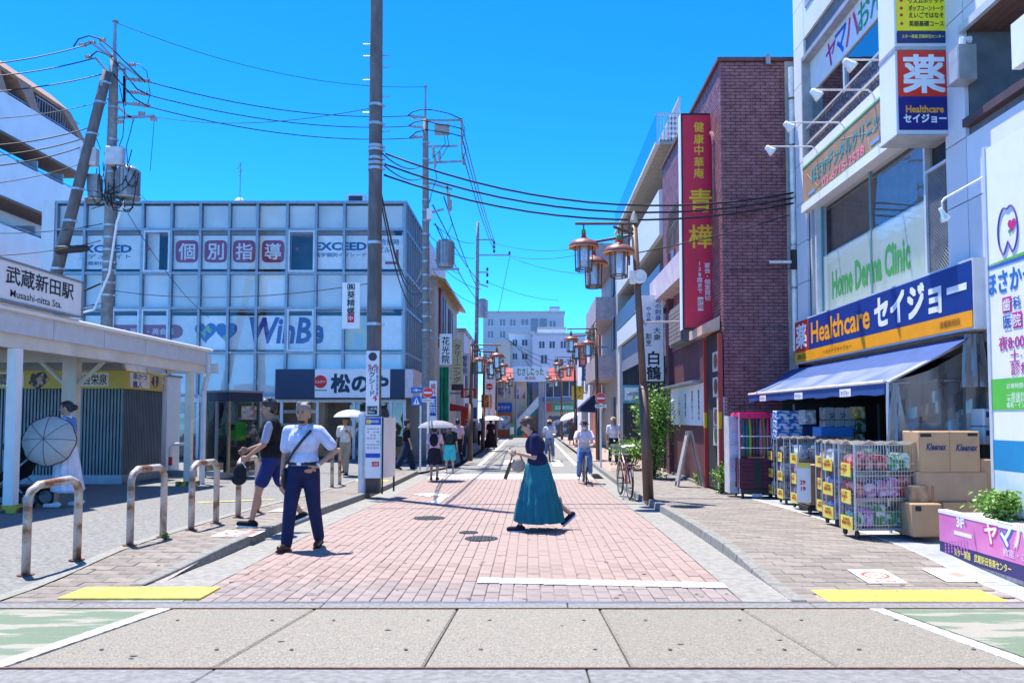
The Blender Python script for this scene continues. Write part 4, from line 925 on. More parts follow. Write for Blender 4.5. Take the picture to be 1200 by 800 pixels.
# wall box (air outlet)
p = atx(1116, 95, XD); p.y = 10.04; bx = thing('wall_vent_box', 'grey steel vent box on the white wall beside the medicine sign', 'vent', p)
b = MB(); b.box((-.22, -.26, -.22), (0, 0, .22)); b.build('casing', m_fr, bx, local=True); b = MB(); b.box((-.225, -.24, -.2), (-.221, -.02, .2)); b.build('face', pm('vent_face', (0.5, 0.52, 0.56), 0.4, metal=0.4), bx, local=True); b = MB(); b.tube([(-.1, -.13, .22), (-.1, -.13, .33), (0, -.13, .33)], .05, 8); b.build('elbow', m_lit, bx, local=True)

# --- projecting sign box: yellow course list above, medicine sign below
ys0, ys1 = 10.5, 11.0; xl, xr = at(1053, 100, ys0).x, at(1113, 100, ys0).x
ps = thing('medicine_sign', 'projecting box sign with red and navy medicine panel under a yellow list panel', 'sign', (xr, ys0, at(0, 157, ys0).z))
z0, z1, z2 = at(0, 157, ys0).z, at(0, 57, ys0).z, 9.6
b = MB(); b.box((xl - .03, ys0 + .02, z0), (xr + .03, ys1, z2)); b.build('box', m_clad, ps)
zm = at(0, 113, ys0).z; zr0 = at(0, 152, ys0).z
b = MB(); b.box((xl, ys0, zm), (xr, ys0 + .019, z1 - .03)); b.build('red_panel', pc('#e0301c', .4), ps)
b = MB(); b.box((xl, ys0, zr0), (xr, ys0 + .019, zm - .001)); b.build('navy_panel', pc('#161a6e', .4), ps)
zy = at(0, 36, ys0).z; zyt = at(0, 50, ys0).z
b = MB(); b.box((xl, ys0, zy), (xr, ys0 + .019, z2)); b.build('yellow_panel', pc('#f2dc10', .4), ps)
b = MB(); b.box((xl, ys0, zyt), (xr, ys0 + .0185, zy - .01)); b.build('blue_panel', pc('#14285e', .4), ps)
b = MB(); b.box((xl - .04, ys0 - .005, z1 - .02), (xr + .04, ys1 + .01, z1 + .03)); b.box((xl - .04, ys0 - .005, z0 - .02), (xr + .04, ys1 + .01, z0 - .002)); b.build('frame', m_fr, ps)
xc = (xl + xr) / 2
text('薬', (xc, ys0 - .003, (zm + z1) / 2 - .02), .50, m_lit, ps, w=.54, bold=0.03)
text('Healthcare', (xc, ys0 - .003, at(0, 128, ys0).z), .10, pc('#f0a020'), ps, w=.50, bold=0.03)
text('セイジョー', (xc, ys0 - .003, at(0, 139, ys0).z), .11, m_lit, ps, w=.56, bold=0.045)
for s, y_ in (('リズムポケット', 1), ('ポップコーントーク', 10), ('えいごではなそ', 18), ('英語基礎コース', 28)):
    text(s, (xc + .05, ys0 - .003, at(0, y_, ys0).z), .075, m_ink, ps, w=.46, bold=0.03)
    MB().lathe((xl + .06, ys0 - .002, at(0, y_, ys0).z), [(.001, 0), (.022, 0), (.022, .001), (.001, .001)], 10, Matrix.Rotation(R(90), 3, 'X')).build('red_dot', m_red, ps)
text('スター楽器 武蔵新田センター', (xc, ys0 - .003, (zyt + zy) / 2), .05, pc('#f2dc60'), ps, w=.56, bold=0.02)

# --- the drugstore fascia sign
XF = 5.3
fy0, fy1 = atx(1140, 340, XF).y, atx(931.5, 400, XF).y
fz0, fz1 = EYE + .207 * XF, EYE + .3585 * XF
fs = thing('drugstore_fascia_sign', 'long blue and yellow drugstore fascia sign above the awning', 'sign', (XF, (fy0 + fy1) / 2, fz0))
b = MB(); b.box((XF + .01, fy0, fz0 - .03), (XF + .35, fy1, fz1 + .03)); b.build('box', m_alu_w, fs)
ym = atx(947.5, 400, XF).y; zy = fz0 + (fz1 - fz0) * .25
b = MB(); b.box((XF, fy0 + .03, zy), (XF + .009, ym, fz1)); b.build('blue_panel', pc('#12347e', .35), fs)
b = MB(); b.box((XF, fy0 + .03, fz0), (XF + .009, fy1 - .01, zy - .001)); b.build('yellow_panel', pc('#f5a010', .35), fs)
b = MB(); b.box((XF, ym + .001, zy), (XF + .009, fy1 - .01, fz1)); b.build('red_panel', pc('#c63328', .35), fs)
text('薬', (XF - .004, (ym + fy1) / 2, (zy + fz1) / 2), .46, m_lit, fs, '-X', w=.60, bold=0.03)
ya, yb = atx(950, 400, XF).y, atx(1021, 380, XF).y
text('Healthcare', (XF - .004, (ya + yb) / 2, (zy + fz1) / 2 - .0), .40, pc('#f5a010', .4), fs, '-X', w=(ya - yb) * .97, bold=0.022)
ya, yb = atx(1024, 380, XF).y, atx(1135, 340, XF).y
text('セイジョー', (XF - .004, (ya + yb) / 2, (zy + fz1) / 2), .44, m_lit, fs, '-X', w=(ya - yb) * .96, bold=0.05)
text('ヘルスケアセイジョー', (XF - .004, 14.0, (fz0 + zy) / 2), .07, pc('#8a6010'), fs, '-X', w=1.3)
text('薬局', (XF - .004, (ym + fy1) / 2, (fz0 + zy) / 2), .1, pc('#2d7a2a'), fs, '-X', w=.5); text('武蔵新田店', (XF - .004, 10.2, (fz0 + zy) / 2), .09, pc('#8a6010'), fs, '-X', w=.5)

# --- spot lights on white arms
m_arm = pm('white_arm', (0.78, 0.76, 0.72), 0.4)
for k, (mx, my, tx, ty, lab) in enumerate(((1028, 124, 957, 107, 'white arm spotlight highest above the brown clinic board'), (992, 156, 925, 145, 'white arm spotlight in the middle above the brown clinic board'), (960, 184, 903, 173, 'white arm spotlight lowest above the brown clinic board, against the brick'), (1060, 66, 996, 71, 'white arm spotlight in front of the music school window'))):
    p = atx(mx, my, XD - .02); q = at(tx, ty, p.y)
    if k == 3: p = atx(1062, 72, XD - .02); p.y = 11.4; p.z = 7.9; q = at(996, 72, 11.4)
    t = thing('spotlight', lab, 'light', p, group='arm spotlights on the white building'); d = q - p
    b = MB(); b.box((-.01, -.04, -.06), (.02, .04, .08)); b.build('base', m_arm, t, local=True)
    b = MB(); b.tube([(0,0,0), (-.06,0,d.z*.5+.06), (-.14,0,d.z+.02), (d.x,0,d.z+.02)], .016, 6); b.build('arm', m_arm, t, local=True)
    b = MB(); b.lathe((d.x - .02, 0, d.z - .04), [(.03, .09), (.05, .07), (.06, 0), (.085, -.06), (.085, -.1), (.05, -.1)], 12, Matrix.Rotation(R(-50), 3, 'Y')); b.build('lamp_head', m_arm, t, local=True, smooth=True)
    b = MB(); b.lathe((d.x - .02, 0, d.z - .04), [(.001, -.09), (.075, -.09), (.075, -.095), (.001, -.095)], 12, Matrix.Rotation(R(-50), 3, 'Y')); b.build('lens', m_alu, t, local=True)
p = atx(1157, 205, XD); q = at(1104, 245, p.y); t = thing('bulb_lamp', 'reflector bulb on a thin white arm over the dental board', 'light', p); d = q - p
b = MB(); b.tube([(0,0,.0), (0 + d.x*.95,0,d.z*.7), (d.x,0,d.z*.8), (d.x,0,d.z)], .013, 6); b.build('arm', m_arm, t, local=True)
b = MB(); b.lathe((d.x, 0, d.z - .04), [(.02,.06),(.028,.02),(.03,-.02),(.06,-.08),(.062,-.11),(.001,-.125)], 12, Matrix.Rotation(R(-25), 3, 'Y')); b.build('bulb', pm('bulb_glass', (0.75, 0.74, 0.72), 0.15, metal=0.3), t, local=True, smooth=True)

# --- dental board standing above the planter
XB = 4.88
by1, by0 = atx(1157, 300, XB).y, 6.6
bz0, bz1 = atx(1187, 604, XB).z, atx(1160, 172, XB).z
dn = thing('dental_clinic_board', 'tall white dental clinic signboard with tooth outline behind the pink planter', 'sign', (XB, by1, bz0))
b = MB(); b.box((XB, by0, bz0), (XB + .12, by1, bz1)); b.build('board', m_lit, dn)
b = MB(); b.box((XB - .012, by1 - .02, bz0 - .02), (XB + .13, by1 + .03, bz1 + .03)); b.build('edge_frame', m_alu_w, dn)
def bp(px, py): return atx(px, py, XB - .004)
def ytext(s, px, py, h, mat, w=None, **k):
    p = bp(px, py); text(s, p, h, mat, dn, '-X', w=w, **k)
# tooth outline, heart and dot
c = bp(1181, 270); pts = []
for k in range(40):
    a = 2 * math.pi * k / 40; r = .19 * (1 + .10 * math.cos(2*a)) ; y_ = -math.sin(a) * .17; z_ = math.cos(a) * .27
    if z_ < -.12: z_ += .16 * max(0, 1 - abs(y_) / .08) * min(1, (-.12 - z_) / .1)
    if z_ > .2: z_ -= .05 * max(0, 1 - abs(y_) / .07)
    pts.append((c.x - .004, c.y + y_, c.z + z_))
b = MB(); b.tube(pts + [pts[0]], .008, 4, False); b.build('tooth_outline', pc('#5a4a9a'), dn)
hc = bp(1186, 263); pts = [(hc.x - .004, hc.y - .07 * math.sin(t) ** 3, hc.z + .07 * (13*math.cos(t) - 5*math.cos(2*t) - 2*math.cos(3*t) - math.cos(4*t)) / 15) for t in [2*math.pi*k/24 for k in range(24)]]
MB().quad(*pts).build('heart', pc('#c8207a'), dn)
q = bp(1183, 271); MB().lathe((q.x, q.y, q.z), [(.001,0),(.02,0),(.02,.003),(.001,.003)], 10, Matrix.Rotation(R(-90), 3, 'Y')).build('dot', pc('#3aa53a'), dn)
pa, pb = bp(1166, 312), bp(1200, 299)
MB().quad((XB - .004, by1, pa.z + .02), (XB - .004, by0, pa.z + .02), (XB - .004, by0, pa.z + .10), (XB - .004, by1, pa.z + .02 + .01)).build('swoosh', pc('#5fb03a'), dn)
MB().quad((XB - .0045, by1, pa.z - .02), (XB - .0045, by0, pa.z - .02), (XB - .0045, by0, pa.z + .018), (XB - .0045, by1, pa.z + .016)).build('swoosh', pc('#3060b0'), dn)
ytext('ほさかデンタル', 1206, 320, .24, pc('#2a6fb8'), w=1.5, bold=.03)
k1 = bp(1180, 357)
for i, (ch, dy, dz, mag) in enumerate((('歯', 0, 0, 1), ('科', -.17, 0, 0), ('医', 0, -.175, 0), ('院', -.17, -.175, 1))):
    y_, z_ = k1.y + dy, k1.z + dz
    if mag: MB().quad((XB - .005, y_ + .08, z_ - .08), (XB - .005, y_ - .08, z_ - .08), (XB - .005, y_ - .08, z_ + .08), (XB - .005, y_ + .08, z_ + .08)).build('square', pc('#c8308a'), dn)
    text(ch, (XB - .008, y_, z_), .125, m_lit if mag else pc('#2a5fae'), dn, '-X', bold=.02)
ytext('夜8:00まで', 1196, 399, .15, pc('#b8408a'), w=.75, bold=.02); ytext('土·日', 1196, 416, .13, pc('#b8408a'), w=.36); ytext('診療', 1196, 431, .13, pc('#b8408a'), w=.32)
za_, zb_ = bp(1180, 443).z, bp(1182, 480).z
MB().quad((XB - .005, by1 - .02, zb_), (XB - .005, by0, zb_), (XB - .005, by0, za_), (XB - .005, by1 - .02, za_)).build('green_panel', pc('#58b947'), dn)
for py, s in ((451, '診療時間のご案内'), (462, '一般歯科・矯正'), (468, '予防歯科・小児'), (474, '審美・インプラント')): ytext(s, 1199, py, .055, m_lit, w=.55)
za_, zb_, zc_ = bp(1182, 516).z, bp(1184, 552).z, bp(1186, 600).z
MB().quad((XB - .005, by1 - .02, zb_), (XB - .005, by0, zb_), (XB - .005, by0, za_), (XB - .005, by1 - .02, za_)).build('blue_panel', pc('#1f86b8'), dn)
MB().quad((XB - .005, by1 - .02, zc_), (XB - .005, by0, zc_), (XB - .005, by0, zb_ - .003), (XB - .005, by1 - .02, zb_ - .003)).build('photo_panel', pm('pale_photo', (0.45, 0.6, 0.66), 0.4, col2=(0.7, 0.75, 0.72), scale=4), dn)
for y in (by1 - .15, by0 + .2): b = MB(); b.box((XB + .02, y, walk(0, 8)), (XB + .08, y + .06, bz0 - .021)); b.build('post', m_alu_w, dn)
# rusty bracket between wall and board
p0 = bp(1161, 222); p0.x = XB + .2
b = MB(); p1 = atx(1197, 205, XB + .1); p0 = atx(1161, 218, XB + .1)
b.tube([p0 + Vector((0,0,.05)), p1 + Vector((0,0,.05))], .016, 6); b.tube([p0 - Vector((0,0,.04)), p1 - Vector((0,0,.04))], .016, 6); b.cbox(p0, (.1,.06,.22)); b.cbox(p1, (.1,.06,.22)); b.build('bracket', m_rpipe, dn)
# pink tooth clinic panel higher up, seen edge on
p = atx(1193, 55, 5.2); sg2 = thing('pink_letter_sign', 'white sign with pink dental lettering at the top right edge', 'sign', p)
zt3, zb3 = atx(1186, 28, 5.2).z, atx(1186, 82, 5.2).z; y3 = atx(1185, 50, 5.2).y
b = MB(); b.box((5.2, y3 - 1.4, zb3), (5.3, y3, zt3)); b.build('board', m_lit, sg2); text('歯科', (5.196, y3 - .42, (zt3 + zb3) / 2), .42, pc('#e05a8a'), sg2, '-X', vert=True); b = MB(); b.box((5.3, y3 - .2, zb3 - .5), (5.36, y3 - .1, zt3)); b.build('bracket', m_alu_w, sg2)

# ---------------------------------------------------------------- brick restaurant
XR, YR0, YR1 = 4.05, 17.0, 24.6
zR = EYE + (490 - 63) / 950 * 17.0
m_brick = pm('maroon_brick', (0.20, 0.065, 0.075), 0.55, col2=(0.33, 0.14, 0.15), scale=5, contrast=(0.35, 0.65), bump=0.1, spec=0.6)
m_mortar = pm('dark_mortar', (0.14, 0.07, 0.075), 0.9)
m_maroon = pm('maroon_render', (0.115, 0.035, 0.045), 0.6, var=0.12, scale=2)
rs = thing('brick_restaurant', 'tall maroon brick restaurant building with arched windows', 'building', (XR, YR0, g(YR0)))
b = MB(); b.box((XR + .03, YR0 + .03, 3.4), (XR + 9, YR1, zR)); b.build('wall', m_mortar, rs)
b = MB(); b.box((XR + .5, YR0 + .6, g(17) - .1), (XR + 9, YR1, 3.4)); b.build('lower_wall', m_maroon, rs)
def bricks(fn, L, z0, z1, bw=.215, bh=.072, skip=None):
    bb = MB(); z = z0; r = 0
    while z < z1 - .01:
        u = -(bw / 2 if r % 2 else 0)
        while u < L - .01:
            u0, u1 = max(0, u), min(L, u + bw)
            if u1 - u0 > .02 and not (skip and skip((u0 + u1) / 2, z)):
                d = rnd.uniform(0, .006); a = [fn(u0 + .004, z + .004, 0), fn(u1 - .004, z + .004, 0), fn(u1 - .004, z + bh - .004, 0), fn(u0 + .004, z + bh - .004, 0)]
                c_ = [fn(u0 + .008, z + .008, .02 + d), fn(u1 - .008, z + .008, .02 + d), fn(u1 - .008, z + bh - .008, .02 + d), fn(u0 + .008, z + bh - .008, .02 + d)]
                i = len(bb.v); bb.v += a + c_; bb.f += [(i+4, i+5, i+6, i+7)] + [(i+k, i+(k+1) % 4, i+4+(k+1) % 4, i+4+k) for k in range(4)]
            u += bw
        z += bh; r += 1
    return bb
xs1 = at(921, 200, YR0).x
b = MB(); b.box((XR, YR0, g(17) - .1), (xs1, YR0 + .599, 3.39)); b.build('corner_wall', m_mortar, rs)
stuff(bricks(lambda u, z, d: (XR + u, YR0 + .028 - d if z > 3.39 else YR0 - d, z), xs1 - XR, g(17) - .1, zR - .02).build('bricks', m_brick, rs, fix=False))
ax_ = [(17.65, 18.35, 6.0, 7.55), (22.6, 23.7, 4.6, 6.6)]
def inarch(u, z):
    Y = YR0 + u
    for a0, a1, z0, z1 in ax_:
        c = (a0 + a1) / 2; r = (a1 - a0) / 2
        if a0 < Y < a1 and z0 < z < z1: return True
        if z >= z1 and math.hypot(Y - c, z - z1) < r: return True
    return False
stuff(bricks(lambda u, z, d: (XR + .028 - d, YR0 + u, z), YR1 - YR0, 3.4, zR - .02, skip=inarch).build('bricks', m_brick, rs, fix=False))
for a0, a1, z0, z1 in ax_:
    c = (a0 + a1) / 2; r = (a1 - a0) / 2
    pts = [(XR + .029, a0, z0), (XR + .029, a1, z0)] + [(XR + .029, c + r * math.cos(t), z1 + r * math.sin(t)) for t in [math.pi * k / 10 for k in range(11)]]
    b = MB(); b.quad(*[(x - .004, y, z) for x, y, z in pts]); w = b.build('arched_window', pm('dark_amber_glass', (0.10, 0.05, 0.03), 0.15, var=0.3), rs)
    b = MB(); b.tube([(XR + .0, c + (r + .02) * math.cos(t), z1 + (r + .02) * math.sin(t)) for t in [math.pi * k / 12 for k in range(13)]], .05, 6); b.tube([(XR, a0, z0), (XR, a0, z1)], .04, 6); b.tube([(XR, a1, z0), (XR, a1, z1)], .04, 6); b.build('arch_trim', m_brick, w)
b = MB(); b.box((XR - .06, YR0 - .06, zR - .02), (XR + 9, YR1, zR + .06)); b.build('coping', pm('brown_coping', (0.14, 0.06, 0.05), 0.6), rs)
b = MB(); b.box((xs1 + .002, YR0 - .02, g(17) - .1), (5.62, YR0 + 2, zR + .02)); b.build('beige_strip', pm('beige_render', (0.5, 0.43, 0.36), 0.8, dirt=0.4, dirtcol=(0.3, 0.24, 0.2)), rs)
b = MB(); b.box((at(895, 0, YR0).x, YR0 - .12, zR - .12), (at(900, 0, YR0).x, YR0, zR + .1)); b.build('roof_bracket', m_alu, rs)
# wrought balcony and pink band
yb0, yb1 = atx(800, 280, XR - .3).y, atx(784, 280, XR - .3).y
m_wr = pm('bronze_ironwork', (0.28, 0.2, 0.13), 0.5, metal=0.5)
b = MB(); zb0, zb1 = 6.0, 7.0
for k in range(12):
    y = yb0 + (yb1 - yb0) * k / 11; b.tube([(XR - .3, y, zb0), (XR - .36, y, zb0 + .3), (XR - .3, y, zb0 + .6), (XR - .3, y, zb1)], .016, 5)
    b.tube([(XR - .3, y + .1 * math.cos(t), zb0 + .5 + .12 * math.sin(t)) for t in [2*math.pi*q/8 for q in range(9)]], .012, 4)
b.tube([(XR - .3, yb0, zb0), (XR - .3, yb1, zb0)], .03, 5); b.tube([(XR - .3, yb0, zb1), (XR - .3, yb1, zb1)], .03, 5); b.tube([(XR, yb0, zb1), (XR - .3, yb0, zb1)], .025, 5); b.build('balcony_rail', m_wr, rs)
b = MB(); b.box((XR - .42, 19.6, 4.95), (XR + .02, YR1 - .02, 5.6)); b.build('pink_band', pm('pink_band_print', (0.62, 0.40, 0.50), 0.5, col2=(0.72, 0.6, 0.5), scale=3), rs)
# ground floor facade: posts, red post, dark menu panel, tiled hood, boards
zg2 = g(19) + .1
b = MB(); b.box((XR + .02, 17.602, zg2 - .2), (XR + .5, 23.19, 3.39)); b.build('panel_wall', m_maroon, rs)
b = MB(); b.box((XR - .1, 23.2, zg2 - .2), (XR + .3, 23.6, 5.0)); b.build('pier', m_maroon, rs)
for y, mt in ((18.44, pc('#b03a30')), (17.02, pc('#a8433c'))):
    b = MB(); b.box((XR - .12, y - .07, zg2), (XR - .03, y, 3.3)); b.build('red_post', mt, rs)
    b = MB(); b.box((XR - .122, y - .075, 1.3), (XR - .06, y + .005, 1.65)); b.build('yellow_band', pc('#d8b010'), rs)
b = MB(); b.box((XR - .05, 17.03, zg2), (XR - .004, 18.36, 3.35)); b.build('menu_shade_panel', m_dark, rs)  # flat panel, near black to stand in for the shade of a recess
for i, (z, cols_) in enumerate(((2.75, '#8a4a2a'), (2.2, '#7a3a22'), (1.55, '#9a5a30'), (1.15, '#5a8a3a'))):
    b = MB(); b.box((XR - .062, 17.2, z - .22), (XR - .051, 17.75, z + .2)); q = b.build('menu_board', pc('#cfc9bf'), rs); b = MB(); b.lathe((XR - .068, 17.47, z), [(.001,0),(.17,0),(.17,.004),(.001,.004)], 14, Matrix.Rotation(R(90), 3, 'Y')); b.build('dish_picture', pc(cols_), q)
b = MB(); b.prism([(XR - .02, 17.2, 3.4), (XR - .4, 17.2, 3.3), (XR - .4, 17.2, 3.5), (XR - .02, 17.2, 3.7)], (0, 1.4, 0)); b.build('door_sign_hood', pm('orange_hood', (0.62, 0.36, 0.2), 0.5, col2=(0.7, 0.5, 0.4), scale=3), rs)
b = MB()
for k in range(10):
    for j in range(8): b.box((XR - .36, 19.9 + k * .17, 3.45 + j * .11), (XR - .32, 19.9 + k * .17 + .155, 3.45 + j * .11 + .095))
stuff(b.build('hood_tiles', pm('taupe_tile', (0.25, 0.2, 0.18), 0.6, var=0.2), rs)); b = MB(); b.box((XR - .31, 19.88, 3.4), (XR + .02, 21.7, 4.4)); b.build('hood', m_core, rs)
b = MB(); b.box((XR + .0, YR0 + .0, zg2 - .3), (XR + .06, YR0 + .9, zg2)) ; b.build('step', m_conc, rs)
b = MB(); b.box((XR - .05, 17.3, zg2 - .25), (XR + .5, 23.6, zg2 + .05)); b.build('plinth', m_conc, rs)
# white tile column at the corner
b = MB()
for j in range(14): b.box((XR - .10, YR0 - .02, zg2 + j * .145), (XR + .06, YR0 + .22, zg2 + j * .145 + .138))
b.build('tiled_column', pm('white_tile', (0.6, 0.58, 0.6), 0.4, var=.1), rs)
def board(name, label, cat, px0, px1, py0, py1, Y, mat=m_lit, depth=.06, group=None):
    a, c = at(px0, py1, Y), at(px1, py0, Y); t = thing(name, label, cat, (a.x, Y, a.z), group=group)
    bb = MB(); bb.box((a.x, Y, a.z), (c.x, Y + depth, c.z)); bb.build('board', mat, t); return t, a, c
# menu board of the restaurant on the panel wall (faces the street)
mb_, mz0, mz1 = thing('menu_signboard', 'white lit menu board with black brush lettering on the maroon wall', 'sign', (XR, 21, 1.4)), atx(788, 497, XR).z, atx(788, 456, XR).z
y0, y1 = atx(827, 470, XR).y, atx(788, 470, XR).y
b = MB(); b.box((XR - .05, y0, mz0), (XR + .019, y1, mz1)); b.build('board', m_lit, mb_); b = MB(); b.box((XR - .3, y0, mz1 + .01), (XR + .019, y1, mz1 + .06)); b.build('hood', m_alu, mb_)
for u, s, h, mt in ((.12, '本日火曜定休日', .55, m_red), (.3, '十一時〜十四時', .5, m_ink), (.5, '営業中', .62, m_ink), (.7, '宴会四千円コース', .7, m_ink), (.88, '飲茶料理点心', .72, m_ink)):
    text(s, (XR - .054, y1 + (y0 - y1) * u, (mz0 + mz1) / 2), (mz1 - mz0) * h, mt, mb_, '-X', vert=True, w=.17, bold=.02)
# red vertical projecting sign
YV = 18.0
rsn, a, c = board('red_vertical_sign', 'long red vertical restaurant sign with yellow characters', 'sign', 802, 840, 135, 384, YV, pc('#d81f40', .4), .02)
b = MB()
b.box((a.x - .03, YV - .01, a.z - .04), (c.x + .03, YV + .28, a.z)); b.box((a.x - .03, YV - .01, c.z), (c.x + .03, YV + .28, c.z + .04)); b.box((a.x - .03, YV - .01, a.z), (a.x, YV + .28, c.z)); b.box((c.x, YV - .01, a.z), (c.x + .03, YV + .28, c.z)); b.build('frame', pc('#1b2030'), rsn)
b = MB(); b.box((a.x - .045, YV, a.z - .04), (a.x - .032, YV + .28, c.z + .04)); b.build('side_panel', m_lit, rsn)
m_gold = pc('#f0c020', .45)
for ch, py, h in (('健', 149, .22), ('康', 163, .22), ('中', 176, .22), ('華', 190, .22), ('庵', 203, .22)): text(ch, at(819, py, YV - .004), h, m_gold, rsn, bold=.02)
text('青', at(821, 235, YV - .004), .52, m_gold, rsn, bold=.02); text('樺', at(821, 277, YV - .004), .52, m_gold, rsn, bold=.015)
text('宴会・個室貸切', at(829, 330, YV - .004), .85, m_lit, rsn, vert=True, w=.13); text('138席まで', at(820, 325, YV - .004), .70, m_lit, rsn, vert=True, w=.12); p = at(821, 356, YV - .004); b = MB(); b.box((p.x - .06, YV - .005, p.z - .15), (p.x + .06, YV - .001, p.z + .15)); b.build('white_block', m_lit, rsn); text('詳細', (p.x, YV - .008, p.z), .24, m_red, rsn, vert=True)
b = MB()
for py in (166, 351): p = at(846, py, YV + .1); b.box((c.x + .03, YV + .05, p.z - .1), (XR + .0, YV + .2, p.z + .1))
b.build('bracket', m_core, rsn)
# small vertical board beside the hood
vb, a, c = board('small_vertical_sign', 'narrow white board with one black character above the menu board', 'sign', 820, 826, 417, 451, 20.3)
text('人', ((a.x + c.x) / 2, 20.296, (a.z + c.z) / 2), .3, m_ink, vb, bold=.02)
# white vertical shop sign beyond the restaurant
wv, a, c = board('white_vertical_sign', 'white vertical shop sign with blue and black brush characters by the lamp post', 'sign', 753, 777, 346, 446, 23.5, m_lit, .18)
text('旬の刺身', at(771, 362, 23.496), .68, pc('#2040a0'), wv, vert=True, w=.17); text('やき鳥', at(760, 369, 23.496), .5, pc('#2040a0'), wv, vert=True, w=.15)
text('大衆', at(770, 391, 23.496), .38, m_ink, wv, vert=True, w=.2); text('割烹', at(760, 398, 23.496), .38, m_ink, wv, vert=True, w=.17); text('白鶴', at(766, 428, 23.496), .82, m_ink, wv, vert=True, w=.40, bold=.03)
b = MB(); p = at(783, 364, 23.6); b.box((c.x, 23.55, p.z - .08), (XR, 23.65, p.z + .08)); p = at(783, 434, 23.6); b.box((c.x, 23.55, p.z - .08), (XR, 23.65, p.z + .08)); b.build('bracket', m_maroon, wv)
# round pipes between the buildings
pp = thing('downpipe', 'white rain pipe with rusty clamps between brick wall and white building', 'pipe', (at(930, 300, 16.8).x, 16.8, 0))
x = pp.location.x; b = MB(); b.tube([(x, 16.75, 8.9), (x, 16.75, 2.9)], .065, 10); b.build('pipe', m_arm, pp)
for z in (8.2, 7.2, 6.1, 5.1, 4.2): b = MB(); b.lathe((x, 16.75, z), [(.075, 0), (.075, .05)], 10); b.build('clamp', m_rpipe, pp)
b = MB(); b.box((x - .1, 16.6, 4.6), (x + .1, 16.7, 5.0)); b.build('cable_box', m_dark, pp); b = MB(); b.tube([(x - .05, 16.65, 4.75), (x - .55, 16.65, 4.75)], .03, 6); b.build('conduit', m_arm, pp)

# ---------------------------------------------------------------- balcony building beyond
XM, YM0, YM1 = 4.15, 24.65, 37.0
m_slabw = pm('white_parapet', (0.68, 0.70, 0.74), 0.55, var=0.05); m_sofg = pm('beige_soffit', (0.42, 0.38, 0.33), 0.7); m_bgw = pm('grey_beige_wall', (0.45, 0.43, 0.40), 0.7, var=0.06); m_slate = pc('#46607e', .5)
bb_ = thing('balcony_building', 'white modern building with deep balconies and glass rail beyond the brick restaurant', 'building', (XM, YM0, g(25)))
b = MB(); b.box((XM + 1.2, YM0, g(25)), (XM + 9, YM1, 9.9)); b.build('wall', m_bgw, bb_)
for z0, z1, mt, out in ((9.95, 10.05, m_slabw, .3), (7.15, 8.55, m_slabw, .2), (5.5, 6.25, m_slate, .2), (4.75, 5.45, m_slabw, .2)):
    b = MB(); b.box((XM - out, YM0, z0), (XM - out + .14, YM1, z1)); b.build('parapet', mt, bb_)
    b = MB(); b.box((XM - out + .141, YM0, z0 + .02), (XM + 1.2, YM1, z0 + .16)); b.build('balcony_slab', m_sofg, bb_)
    if z0 < 9:
        for y in (26, 29, 32.4, 35): b = MB(); b.box((XM + 1.16, y, z1 - .2), (XM + 1.199, y + 1.9, z1 + .9)); w = b.build('window', m_room, bb_); b = MB(); b.box((XM + 1.15, y + .9, z1 - .2), (XM + 1.158, y + 1.0, z1 + .9)); b.build('frame', m_alu_w, w)
b = MB(); b.quad((XM - .26, YM0, 10.06), (XM - .26, YM1, 10.06), (XM - .26, YM1, 10.95), (XM - .26, YM0, 10.95)); b.build('glass_rail', glass_mat('rail_glass', (0.55, 0.68, 0.78), 0.25), bb_)
b = MB()
for k in range(12): b.box((XM - .25 + k * .11, YM0 + .0, 10.06), (XM - .22 + k * .11, YM0 + .03, 10.9))
b.box((XM - .3, YM0, 10.9), (XM + 1.3, YM0 + .04, 10.95)); b.build('end_rail', m_alu_w, bb_)
b = MB()
for k in range(30): b.box((XM + .5, YM0 + .2 + k * .2, 10.6), (XM + .53, YM0 + .23 + k * .2, 11.5))
b.box((XM + .48, YM0 + .2, 11.5), (XM + .55, YM0 + 6.2, 11.56)); b.box((XM + .4, YM0 + .2, 10.5), (XM + .6, YM0 + 6.2, 10.6)); b.build('roof_rail', m_alu_w, bb_)
b = MB(); b.box((XM + 1, YM0 + .3, 10.1), (XM + 9, YM1 - 3, 10.9)); b.build('penthouse', m_slabw, bb_)
for k in range(5): b = MB(); b.box((XM + .1, YM0 - .0, 10.1 + k * .16), (XM + .9, YM0 + .05, 10.18 + k * .16)); b.build('louvre', m_slabw, bb_)
# shop front below
b = MB(); b.box((XM + .3, YM0, g(25) - .1), (XM + 1.2, YM1, 4.75)); b.build('shop_interior', m_room, bb_)
for y in [YM0 + .1 + k * .55 for k in range(23)]:
    b = MB(); b.box((XM - .02, y, g(28)), (XM + .05, y + .06, 4.3)); b.build('glazing_bar', pc('#2a3038'), bb_)
b = MB(); b.quad((XM + .02, YM0, g(28)), (XM + .02, YM1, g(28)), (XM + .02, YM1, 4.3), (XM + .02, YM0, 4.3)); b.build('pane', m_gl_dark, bb_)
b = MB(); b.box((XM - .05, 30.5, 3.6), (XM + .06, 36.4, 4.7)); b.build('shop_fascia', pc('#7d8496'), bb_)
b = MB(); b.box((XM - .15, YM1 - .5, g(30)), (XM + 1.2, YM1 - .01, 4.75)); b.build('end_pier', m_slabw, bb_)
wsn = thing('small_shop_sign', 'small white and teal projecting shop sign low on the balcony building', 'sign', at(742, 470, 27))
